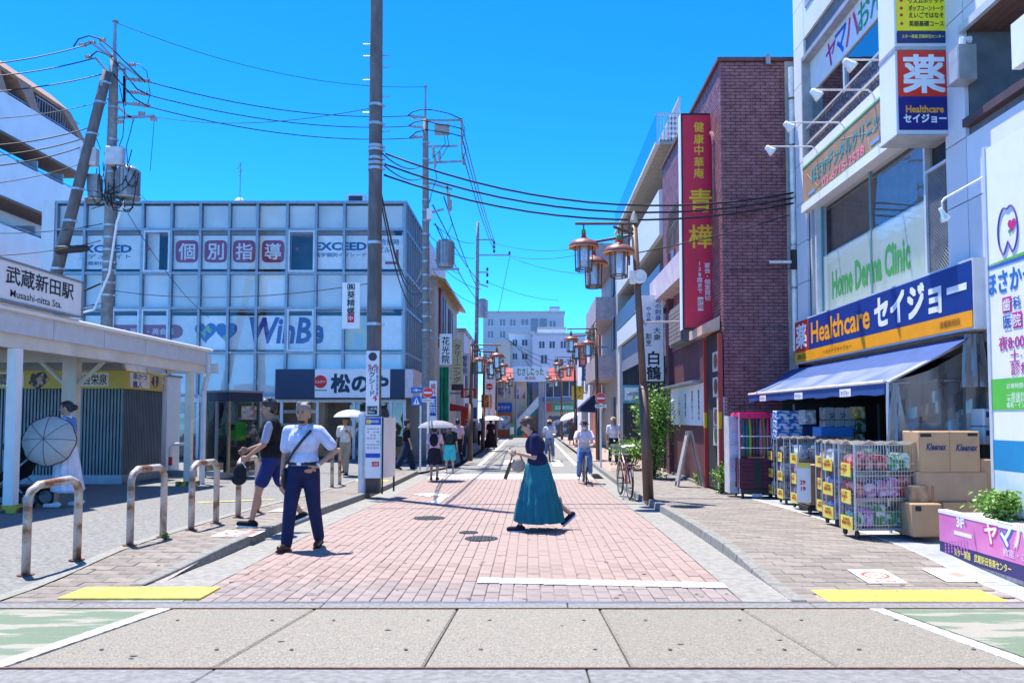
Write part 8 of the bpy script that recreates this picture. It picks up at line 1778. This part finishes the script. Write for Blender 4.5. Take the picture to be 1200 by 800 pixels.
        if f.near or True:                                            # eyes, brows, mouth
            for sd in (-1, 1):
                e = MB(); f.ell(e, hh(sd * .031, .083, .012), (.013, .006, .006), f.hrot); e.build('eye', pc('#1a1412', .3), f.t, local=True, smooth=True)
                e = MB(); f.ell(e, hh(sd * .032, .087, .032), (.019, .006, .004), f.hrot); e.build('eyebrow', m_hair, f.t, local=True)
            e = MB(); f.ell(e, hh(0, .092, -.052), (.021, .006, .005), f.hrot); e.build('mouth', pc('#8a4038'), f.t, local=True, smooth=True)
    def top(f, mat, sleeve=.6, r=.02, hem=-.04, name='shirt', flare=0.0, collar=True):
        J, b, w = f.J, MB(), f.fat
        f.ell(b, J['waist'] + V3((0, 0, -.02)), (.142 * w + r, .105 * w + r, .17)); f.ell(b, J['chest'], (.16 * w + r, .115 * w + r, .185)); f.ell(b, f.P + V3((0, 0, hem + .10)), (.148 * w + r + flare, .11 * w + r + flare, .14))
        f.cap(b, J['shoL'] * .9 + J['shoR'] * .1, J['shoR'] * .9 + J['shoL'] * .1, .062 + r * .6, .062 + r * .6)
        if collar: f.cap(b, J['neck'] - V3((0, 0, .06)), J['neck'] + V3((0, .0, -.005)), .075, .066)
        for k in 'LR':
            if sleeve > 0:
                e = J['sho' + k] + (J['elb' + k] - J['sho' + k]) * min(1, sleeve); f.cap(b, J['sho' + k], e, .056 + r * .7, .050 + r * .8)
                if sleeve > 1: f.cap(b, J['elb' + k], J['elb' + k] + (J['wri' + k] - J['elb' + k]) * (sleeve - 1), .048 + r * .5, .036 + r * .4)
        return blob(b, name, mat, f.t, .011 if f.near else .015, 5)
    def trousers(f, mat, length=1.0, r=.018, name='trousers', wide=0.0):
        J, b, w = f.J, MB(), f.fat
        f.ell(b, f.P + V3((0, 0, .01)), (.157 * w + r, .117 * w + r, .125))
        for k in 'LR':
            if length <= .5: e = J['hip' + k] + (J['knee' + k] - J['hip' + k]) * (length * 2); f.cap(b, J['hip' + k], e, .085 * w + r, .072 + r + wide)
            else:
                f.cap(b, J['hip' + k], J['knee' + k], .085 * w + r, .060 + r + wide); e = J['knee' + k] + (J['ank' + k] - J['knee' + k]) * ((length - .5) * 2); f.cap(b, J['knee' + k], e, .060 + r + wide, .046 + r + wide)
        return blob(b, name, mat, f.t, .011 if f.near else .015, 4)
    def skirt(f, mat, z1, r0, r1, n=9, amp=.02, name='skirt', cx=(0, 0), tiers=(), z0=.10, sy=.8, solid=True):
        b = MB(); N = 72; K = 26; z0 += f.P.z
        for j in range(K + 1):
            v = j / K; z = z0 + (z1 - z0) * v
            for i in range(N):
                a = 2 * math.pi * i / N; rr = r0 + (r1 - r0) * (v ** .8); st = sum(.012 * sstep(t, t + .02, v) for t in tiers)
                fold = amp * v * (math.sin(n * a + .6 * math.sin(3 * a)) + .5 * math.sin((n * 2 + 1) * a + 4 * v)); R_ = rr + fold + st
                b.v.append(tuple(f.S((R_ * math.cos(a) + cx[0] * v, R_ * sy * math.sin(a) + cx[1] * v, z + .012 * v * math.sin(n * a)))))
        for j in range(K):
            for i in range(N): q = j * N; b.f.append((q + i, q + (i + 1) % N, q + N + (i + 1) % N, q + N + i))
        b.f.append(tuple(range(N))[::-1])
        if solid: b.f.append(tuple(K * N + i for i in range(N)))
        return b.build(name, mat, f.t, local=True, smooth=True)
    def shoes(f, mat, sole=None, h=.0):
        for k in 'LR':
            b = MB(); J = f.J; f.cap(b, J['heel' + k] + V3((0, .01, .004)), J['toe' + k] + V3((0, .02, .002)), .042, .036); f.cap(b, J['heel' + k] + V3((0, .02, .01)), J['ank' + k] + V3((0, 0, -.01 + h)), .042, .043); s_ = blob(b, 'shoe', mat, f.t, .011, 2)
            if sole:
                d = (J['toe' + k] - J['heel' + k]); L = d.length + .085; q = d.to_track_quat('Y', 'Z').to_matrix().to_euler(); c = (J['toe' + k] + J['heel' + k]) / 2 + V3((0, .012, 0)) - (q.to_matrix() @ V3((0, 0, .036)))
                bb = MB(); bb.cbox(f.S(c), tuple(x * f.s for x in (.088, L, .026)), q.z, q.x, q.y); o = bb.build('sole', sole, s_, local=True); bevel(o, .012, 2)
    def hair(f, mat, style='short'):
        b, hh, r = MB(), f.hh, f.hrot
        if style == 'short': f.ell(b, hh(0, -.018, .055), (.087, .098, .086), r); f.ell(b, hh(0, -.05, .0), (.083, .062, .075), r); f.ell(b, hh(0, .048, .088), (.066, .046, .036), r); [f.ell(b, hh(.05 * math.cos(q * 1.3), .02 + .05 * math.sin(q * 2.1), .115 + .012 * math.sin(q * 3.7)), (.025, .03, .02), r) for q in range(7)]
        if style == 'bob': f.ell(b, hh(0, -.02, .045), (.092, .102, .09), r); f.ell(b, hh(0, -.05, -.02), (.088, .07, .085), r); f.ell(b, hh(0, .05, .075), (.065, .04, .035), r)
        if style == 'bun': f.ell(b, hh(0, -.018, .05), (.084, .096, .084), r); f.ell(b, hh(0, -.13, .02), (.05, .05, .05), r); f.ell(b, hh(0, -.07, .0), (.07, .05, .06), r); f.ell(b, hh(0, .045, .085), (.06, .042, .03), r)
        if style == 'long': f.ell(b, hh(0, -.018, .05), (.086, .098, .086), r); f.cap(b, hh(0, -.06, .02), hh(0, -.09, -.22), .07, .05); f.ell(b, hh(0, .045, .085), (.06, .042, .03), r)
        return blob(b, 'hair', mat, f.t, .009, 2)
    def hat(f, mat, brim=.06):
        b = MB(); m = Euler(f.hrot).to_matrix(); b.lathe(f.S(f.hh(0, -.01, .06)), [(x * f.s, z * f.s) for x, z in ((.10 + brim, -.012), (.10, .0), (.098, .05), (.08, .085), (.02, .10))], 18, m); return b.build('hat', mat, f.t, local=True, smooth=True)
    def strap(f, mat, a, c, w=.012, out=.03, front=True):
        """a strap over the torso surface from point a to point c (local, unscaled)"""
        a, c = V3(a), V3(c); b = MB(); pts = []
        for k in range(9):
            u = k / 8; p = a + (c - a) * u; p.y += (out * 4 * u * (1 - u)); pts.append(f.S(p))
        b.tube(pts, w, 6); return b.build('bag_strap', mat, f.t, local=True, smooth=True)

def parasol(label, top, R_, h, mat, axis=(0, 0, 1), rim=None, handle=.75, scallop=8):
    t = thing('parasol', label, 'umbrella', top); m = V3(axis).normalized().to_track_quat('Z', 'Y').to_matrix(); b = MB(); K = 6
    N = scallop * 4
    for j in range(K + 1):
        v = j / K; r = R_ * math.sin(v * R(78)) / math.sin(R(78)); z = -h * (1 - math.cos(v * R(78))) / (1 - math.cos(R(78)))
        for i in range(N): a = 2 * math.pi * i / N; rr = r * (1 - .045 * v * (1 - abs(math.cos(scallop / 2 * a)))); b.v.append(tuple(m @ V3((rr * math.cos(a), rr * math.sin(a), z))))
    for j in range(K):
        for i in range(N): q = j * N; b.f.append((q + i, q + (i + 1) % N, q + N + (i + 1) % N, q + N + i))
    c = b.build('canopy', mat, t, local=True, smooth=True)
    bb = MB()
    for i in range(scallop): a = 2 * math.pi * i / scallop; bb.tube([m @ V3((R_ * math.sin(v * R(78)) / math.sin(R(78)) * math.cos(a), R_ * math.sin(v * R(78)) / math.sin(R(78)) * math.sin(a), -h * (1 - math.cos(v * R(78))) / (1 - math.cos(R(78))) - .006)) for v in (0, .25, .5, .75, 1)], .004, 4)
    bb.build('ribs', m_alu, t, local=True)
    if rim:
        bb = MB()
        for i in range(scallop): a = 2 * math.pi * i / scallop; bb.tube([m @ V3((R_ * math.sin(v * R(78)) / math.sin(R(78)) * math.cos(a), R_ * math.sin(v * R(78)) / math.sin(R(78)) * math.sin(a), -h * (1 - math.cos(v * R(78))) / (1 - math.cos(R(78))) + .003)) for v in (0, .2, .4, .6, .8, 1)], .005, 4)
        bb.build('seams', pc('#50525e'), t, local=True)
        bb = MB(); bb.tube([m @ V3((R_ * (1 - .045 * (1 - abs(math.cos(scallop / 2 * a)))) * math.cos(a), R_ * (1 - .045 * (1 - abs(math.cos(scallop / 2 * a)))) * math.sin(a), -h)) for a in [2 * math.pi * i / 48 for i in range(49)]], .009, 5, False); bb.build('rim', rim, t, local=True)
    bb = MB(); bb.tube([m @ V3((0, 0, .05)), m @ V3((0, 0, -handle))], .007, 6); bb.tube([m @ V3((0, 0, -handle)), m @ V3((0, 0, -handle - .10))], .013, 6); bb.build('shaft', m_alu, t, local=True); return t
def backpack(f, mat, label):
    p = f.t.location; t = thing('backpack', label, 'bag', p, f.t.rotation_euler.z); b = MB(); z = f.J['chest'].z
    f.ell(b, (0, -.19, z - .02), (.14, .085, .20)); f.ell(b, (0, -.23, z - .1), (.11, .06, .10)); blob(b, 'pack', mat, t, .014, 3)
    for sd in (-1, 1): bb = MB(); bb.tube([f.S((sd * .10, -.12, z + .15)), f.S((sd * .11, .02, z + .20)), f.S((sd * .11, .14, z + .06)), f.S((sd * .12, .05, z - .14))], .014, 5); bb.build('strap', mat, t, local=True)
    return t

# -- man in a pale shirt walking towards the camera
p = gnd(354, 643); p.z = g(p.y)
f = Fig('grey haired man in pale shirt and navy trousers with a crossbody strap, hand on hip', p, R(180 - 5), 1.70, 1.08, lean=1, head_turn=-3, near=True,
        legs=((-10, 3, 12, 12), (15, 3, 6, -4)),
        arms={'R': dict(up=(-4, 10), fo=(8, 4), curl=45), 'L': dict(elb=(-.37, -.04, .23), wri=(-.20, .09, .055), hand=(.75, .35, -.55), curl=20)})
f.top(cloth('#b9bfd6', bscale=9, bump=.7), .72, .026, hem=.02); f.trousers(cloth('#1c2346'), 1.0, .02); f.shoes(pc('#3a2418', .4), pc('#2a1a12')); f.hair(m_greyhair, 'short')
f.strap(m_dark, f.up(-.13, .10, .47), (.17, .10, f.P.z + .08), .016, .06); f.strap(m_dark, f.up(-.13, -.10, .46), (.17, -.08, f.P.z + .08), .016, -.06)
b = MB(); f.ell(b, (.20, .02, f.P.z - .10), (.035, .10, .14)); blob(b, 'bag', m_dark, f.t, .012, 2)
b = MB(); b.lathe(f.S(f.P + V3((0, 0, .085))), [(.176 * f.s, -.02), (.182 * f.s, -.018), (.182 * f.s, .018), (.176 * f.s, .02)], 28, None, 1.0, .76, cap=False); bl_ = b.build('belt', m_dark, f.t, local=True); b = MB(); b.cbox(f.S(f.P + V3((0, .140, .085))), (.05, .012, .04)); b.build('buckle', m_alu_w, bl_, local=True)
b = MB(); e, w = f.J['elbL'], f.J['wriL']; d = (w - e).normalized(); b.tube([f.S(w - d * .03), f.S(w - d * .005)], .032, 10); b.build('watch', m_alu_w, f.t, local=True)
b = MB(); f.ell(b, f.hh(0, .055, -.095), (.046, .038, .018), f.hrot); b.build('chin_mask', m_dark, f.t, local=True, smooth=True)
for sd in (-1, 1): b = MB(); b.prism([f.S(f.up(sd * .015, .085, .50)), f.S(f.up(sd * .075, .07, .535)), f.S(f.up(sd * .085, .10, .475)), f.S(f.up(sd * .045, .125, .44))], (0, .008, .004)); b.build('collar', cloth('#b9bfd6', bscale=9, bump=.7), f.t, local=True)
for k in range(6): b = MB(); z_ = .42 - k * .06; f.ell(b, f.up(0, .148 - .012 * (k > 3), z_), (.006, .003, .006)); b.build('button', m_lit, f.t, local=True)
# -- man in a black vest walking to the left
p = gnd(318, 616, walk)
f = Fig('man in black vest, grey tee and navy shorts walking left with a dark bag', p, R(90 + 8), 1.70, 1.04, lean=3, near=True,
        legs=((20, 2, 8, -6), (-18, 2, 18, 22)), arms={'L': dict(up=(12, 10), fo=(52, 0), curl=60), 'R': dict(up=(20, 6), fo=(70, -6), curl=35)})
f.top(cloth('#8f97ad'), .8, .006, hem=.16, name='tee'); f.top(cloth('#14151a'), 0, .046, hem=-.03, name='vest', collar=False); f.trousers(cloth('#1d2c64'), .37, .016, name='shorts', wide=.004); f.shoes(cloth('#16181c'), m_lit); f.hair(m_hair, 'short')
w = f.J['wriL']; q = f.t.location; t = thing('hand_bag', 'dark drawstring bag hanging from the hand of the man in the vest', 'bag', q, R(98)); b = MB(); c_ = w + f.J['hdL'] * .10
f.ell(b, c_ + V3((0, .02, -.14)), (.05, .085, .12)); f.ell(b, c_ + V3((0, .03, -.22)), (.06, .10, .09)); blob(b, 'bag', cloth('#1c2026'), t, .013, 3); b = MB(); b.tube([f.S(c_ + V3((0, .0, .0))), f.S(c_ + V3((0, .06, -.08)))], .008, 5); b.tube([f.S(c_), f.S(c_ + V3((0, -.05, -.08)))], .008, 5); b.build('cord', m_alu_w, t, local=True)
# -- woman in teal skirt
p = gnd(630, 621)
f = Fig('woman in navy top and long tiered teal skirt walking left, looking at her hands', p, R(90), 1.60, 1.12, lean=6, head_pitch=22, near=True, skin=m_skin2, female=True,
        legs=((20, 2, 4, 0), (-24, 2, 26, 42)), arms={'L': dict(up=(2, 8), fo=(104, -12), curl=45), 'R': dict(up=(4, 8), fo=(100, -12), curl=50)})
f.top(cloth('#1c2146'), .72, .022, hem=.02, flare=.012); f.skirt(cloth('#1c6a78', var=.08), .13, .16, .33, n=17, amp=.03, cx=(0, -.03), tiers=(.30, .62), sy=.98); f.shoes(cloth('#20222e'), pc('#c8c4dc')); f.hair(m_brownhair, 'bob')
b = MB(); m_ = (f.J['wriL'] + f.J['wriR']) / 2 + V3((0, .10, .02)); b.cbox(f.S(m_), (.15, .012, .09), 0, R(-50)); o = b.build('phone', m_lit, f.t, local=True); bevel(o, .004)
t = thing('tote_bag', 'cream shoulder bag with brown handles in front of the woman in teal', 'bag', f.t.location, R(90)); b = MB(); f.ell(b, (0, .28, f.P.z + .06), (.05, .11, .11)); blob(b, 'bag', cloth('#a89888'), t, .012, 3)
for sd in (-1, 1): b = MB(); b.tube([f.S((sd * .05, .22, f.P.z + .12)), f.S((sd * .05, .27, f.P.z + .26)), f.S((sd * .05, .36, f.P.z + .24)), f.S((sd * .05, .40, f.P.z + .08))], .011, 6); b.build('handle', pc('#6a4226'), t, local=True)
b = MB(); b.cbox(f.S((.0, .43, f.P.z - .02)), (.02, .05, .24), 0, R(20)); b.build('tassel', pc('#5a3822'), t, local=True)
# -- woman at the station with a stroller under a parasol
p = gnd(76, 594, gp)
f = Fig('woman in white dress and denim waistcoat pushing a stroller under the canopy', p, R(90 + 5), 1.60, 1.0, near=True, skin=m_skin2, female=True, legs=((8, 2, 4, 0), (-8, 2, 8, 8)), arms={'L': dict(up=(20, 6), fo=(62, 0), curl=50), 'R': dict(up=(18, 6), fo=(60, 0), curl=50)})
f.top(cloth('#dcdce4'), .15, .014, hem=.02, name='dress_top'); f.top(cloth('#5a86b8'), 0, .026, hem=-.02, name='waistcoat', collar=False); f.skirt(cloth('#d8d8e6'), .26, .16, .27, n=12, amp=.02, cx=(0, -.04)); f.shoes(m_lit); f.hair(m_hair, 'bun')
Xs, Ys = p.x, p.y
st_ = thing('stroller', 'black baby stroller in front of the woman in white, behind the canopy post', 'stroller', Vector((Xs - .72, Ys, p.z)), R(95))
for x in (-.25, .25):
    for y in (-.28, .33):
        b = MB(); b.tube([(x, y + .12 * math.cos(a), .13 + .12 * math.sin(a)) for a in [2 * math.pi * k / 16 for k in range(17)]], .022, 6, False); w = b.build('wheel', m_tyre, st_, local=True); b = MB(); b.lathe((x - .015, y, .13), [(.03, 0), (.09, .01), (.09, .02), (.03, .03)], 12, Matrix.Rotation(R(90), 3, 'Y')); b.build('hub', m_gal, w, local=True)
for x in (-.25, .25): b = MB(); b.tube([(x, .33, .13), (x, -.05, .55), (x, -.55, 1.0)], .014, 6); b.tube([(x, -.28, .13), (x, .05, .5)], .014, 6); b.build('side_frame', m_gal, st_, local=True)
b = MB(); b.tube([(-.25, -.55, 1.0), (0, -.60, 1.02), (.25, -.55, 1.0)], .016, 6); b.build('handle', m_dark, st_, local=True)
b = MB(); b.ell((0, .08, .48), (.21, .28, .10), (R(-12), 0, 0)); b.ell((0, -.14, .68), (.20, .09, .26), (R(20), 0, 0)); blob(b, 'seat', cloth('#17181c'), st_, .016, 3)
b = MB(); b.ell((0, -.05, .88), (.23, .28, .17), (R(15), 0, 0)); blob(b, 'hood', cloth('#1c1d22'), st_, .016, 2)
b = MB(); b.box((-.2, -.2, .17), (.2, .2, .3)); b.build('basket', cloth('#202126'), st_, local=True)
ctr = at(58, 516, Ys - .35)
parasol('grey parasol with dark scalloped rim tilted over the stroller', ctr + Vector((.02, -.18, .03)), .375, .2, pm('grey_parasol', (0.46, 0.45, 0.43), 0.8, var=.06), (.15, -1, .18), pc('#1c1e2a'), .5)
# -- people further down the street
def far_person(label, px, py, H, face, topc, botc, kind='trousers', hair=('short', None), legs=((14, 2, 8), (-14, 2, 10)), arms=None, fn=None, **k):
    p = gnd(px, py, fn or (lambda X, Y: g(Y))); p.z = (fn(p.x, p.y) if fn else g(p.y))
    f = Fig(label, p, R(face), H, k.pop('fat', 1.0), legs=legs, arms=arms, **k)
    f.top(cloth(topc), .8, .02)
    return f, p
yard = lambda X, Y: (gp(X, Y) if X < -4.5 else walk(X, Y)) if Y < 24.4 else g(Y) + .05
f, p = far_person('man in white shirt and beige trousers holding a pale parasol by the poster', 404, 556, 1.62, 170, '#e0dcd8', None, fn=yard, arms={'L': dict(up=(25, 10), fo=(120, 0), curl=60)}); f.trousers(cloth('#a89a86'), 1); f.shoes(m_dark); f.hair(m_hair, 'short')
hw_ = f.t.location + Matrix.Rotation(R(170), 3, 'Z') @ (f.S(f.J['wriL'])); parasol('pale grey parasol held by the man in the white shirt', hw_ + Vector((.05, 0, .62)), .46, .2, pm('pale_parasol', (0.55, 0.56, 0.6), 0.7), handle=.55)
f, p = far_person('woman in black top and wide dark trousers crossing by the shop corner', 476, 550, 1.60, -62, '#15151a', None, fn=yard, female=True, skin=m_skin2, legs=((22, 3, 6), (-20, 3, 14, 20))); f.trousers(cloth('#1f2a44'), .98, .035, wide=.03); f.shoes(m_dark); f.hair(m_hair, 'short'); f.hat(m_dark, .0)
f, p = far_person('schoolgirl with navy backpack and dark pleated skirt under a grey umbrella', 509, 563, 1.52, 0, '#c8b8d8', None, female=True, skin=m_skin2, arms={'R': dict(up=(30, 8), fo=(125, -6), curl=60), 'L': dict(up=(0, 8), fo=(10, 2))}); f.skirt(cloth('#232634'), .50, .15, .24, n=16, amp=.012); f.shoes(m_dark); f.hair(m_hair, 'bob'); backpack(f, cloth('#191d2c'), 'navy backpack on the schoolgirl under the grey umbrella'); parasol('grey umbrella over the schoolgirl with the backpack', p + Vector((.05, .1, 1.62)), .52, .2, cloth('#8d8c98'), handle=.6)
f, p = far_person('child in yellow cap and turquoise shorts with a dark backpack', 527, 554, 1.50, 0, '#20242a', None, skin=m_skin2, legs=((8, 4, 4), (-8, 4, 8))); f.trousers(cloth('#3fb6c0'), .45, .03, name='shorts', wide=.02); f.shoes(m_lit); f.hair(m_hair, 'short'); f.hat(pc('#e8c81c', .6), .01); backpack(f, cloth('#2a2c36'), 'dark backpack on the child in the yellow cap')
b = None
f, p = far_person('person in pale pink shirt and dark trousers past the yellow capped child', 536, 543, 1.60, 20, '#d8b0b8', None, fn=yard); f.trousers(cloth('#22222c'), 1); f.shoes(m_dark); f.hair(m_hair, 'short')
f, p = far_person('person in grey clothes standing against the first left lantern post', 547, 536, 1.55, 180, '#5a5868', None, fn=yard, legs=((0, 3, 3), (0, 3, 3))); f.trousers(cloth('#34384a'), 1); f.shoes(m_dark); f.hair(m_hair, 'short')
f, p = far_person('man in white shirt and black trousers between the left lantern posts', 563, 522.5, 1.62, 0, '#c8c8d4', None, fn=yard); f.trousers(cloth('#1a1a20'), 1); f.shoes(m_dark); f.hair(m_hair, 'short'); f.hat(pc('#4aa050'), .0)
f, p = far_person('woman in a long dark dress under a white umbrella on the left pavement', 575, 527, 1.6, 20, '#2c2028', None, fn=yard, female=True, arms={'R': dict(up=(25, 8), fo=(125, 0), curl=60)}); f.skirt(cloth('#2a1e26'), .14, .16, .36, n=9, amp=.02); f.shoes(m_dark); f.hair(m_hair, 'bob'); parasol('white umbrella over the woman in the dark dress', p + Vector((.05, .05, 1.75)), .62, .22, pm('white_parasol', (0.75, 0.74, 0.73), 0.6), handle=.6)
f, p = far_person('man in white polo and straw hat walking on the right pavement', 719, 543, 1.60, 180, '#dcd4dc', None, fn=walk); f.trousers(cloth('#1c2438'), 1); f.shoes(m_dark); f.hair(m_greyhair, 'short'); f.hat(pc('#b8a888', .7), .05)
f, p = far_person('person in grey dress under a white umbrella by the right lantern posts', 670, 521, 1.55, 180, '#6a6a70', None, fn=walk, female=True, arms={'R': dict(up=(25, 8), fo=(125, 0), curl=60)}); f.skirt(cloth('#5a5a60'), .3, .16, .25); f.shoes(m_dark); f.hair(m_hair, 'bob'); parasol('white umbrella tilted by the far right lantern posts', p + Vector((-.2, .0, 1.85)), .6, .24, _mc['white_parasol'], (-.35, -.2, 1), handle=.6)
f, p = far_person('shop worker in orange cap and green apron behind the phone booth', 291, 553, 1.55, 150, '#c8ccd4', None, fn=yard, arms={'L': dict(up=(15, 8), fo=(75, -5)), 'R': dict(up=(15, 8), fo=(75, -5))}); f.skirt(cloth('#2a5a50'), .25, .17, .24, n=6, amp=.008, name='apron'); f.trousers(cloth('#2a3a40'), 1); f.shoes(m_dark); f.hair(m_brownhair, 'bob'); f.hat(pc('#d88030'), .01)
# cyclists
def cyclist(label, blabel, px, py, topc, face, mask, helm):
    p = gnd(px, py); p.z = g(p.y); t = bicycle(blabel, p, R(face), '#3a4048')
    f = Fig(label, p + Matrix.Rotation(R(face), 3, 'Z') @ Vector((0, -.22, 0)), R(face), 1.6, 1.02, lean=8, sit=.92, skin=m_skin2, legs=((62, 6, 66, 10), (38, 6, 62, 20)), arms={'L': dict(up=(38, 16), fo=(72, 2), curl=60), 'R': dict(up=(38, 16), fo=(72, 2), curl=60)})
    f.top(cloth(topc), .7, .022); f.trousers(cloth('#6a88b8'), .98, .022); f.shoes(m_lit); f.hair(m_hair, 'short'); f.hat(cloth(helm), .05)
    if mask: b = MB(); f.ell(b, f.hh(0, .068, -.045), (.045, .035, .04), f.hrot); b.build('face_mask', m_lit, f.t, local=True, smooth=True)
    return f
cyclist('cyclist in white tee, grey hat and face mask riding towards the crossing', 'city bicycle with front basket under the masked cyclist', 685, 566, '#d4ccd8', 180, True, '#5a545c')
cyclist('cyclist in white shirt partly hidden behind the woman in teal', 'bicycle of the rider hidden behind the woman in teal', 644, 540, '#d0d0dc', 0, False, '#c8a090')
bpy.data.scenes.remove(BENCH)
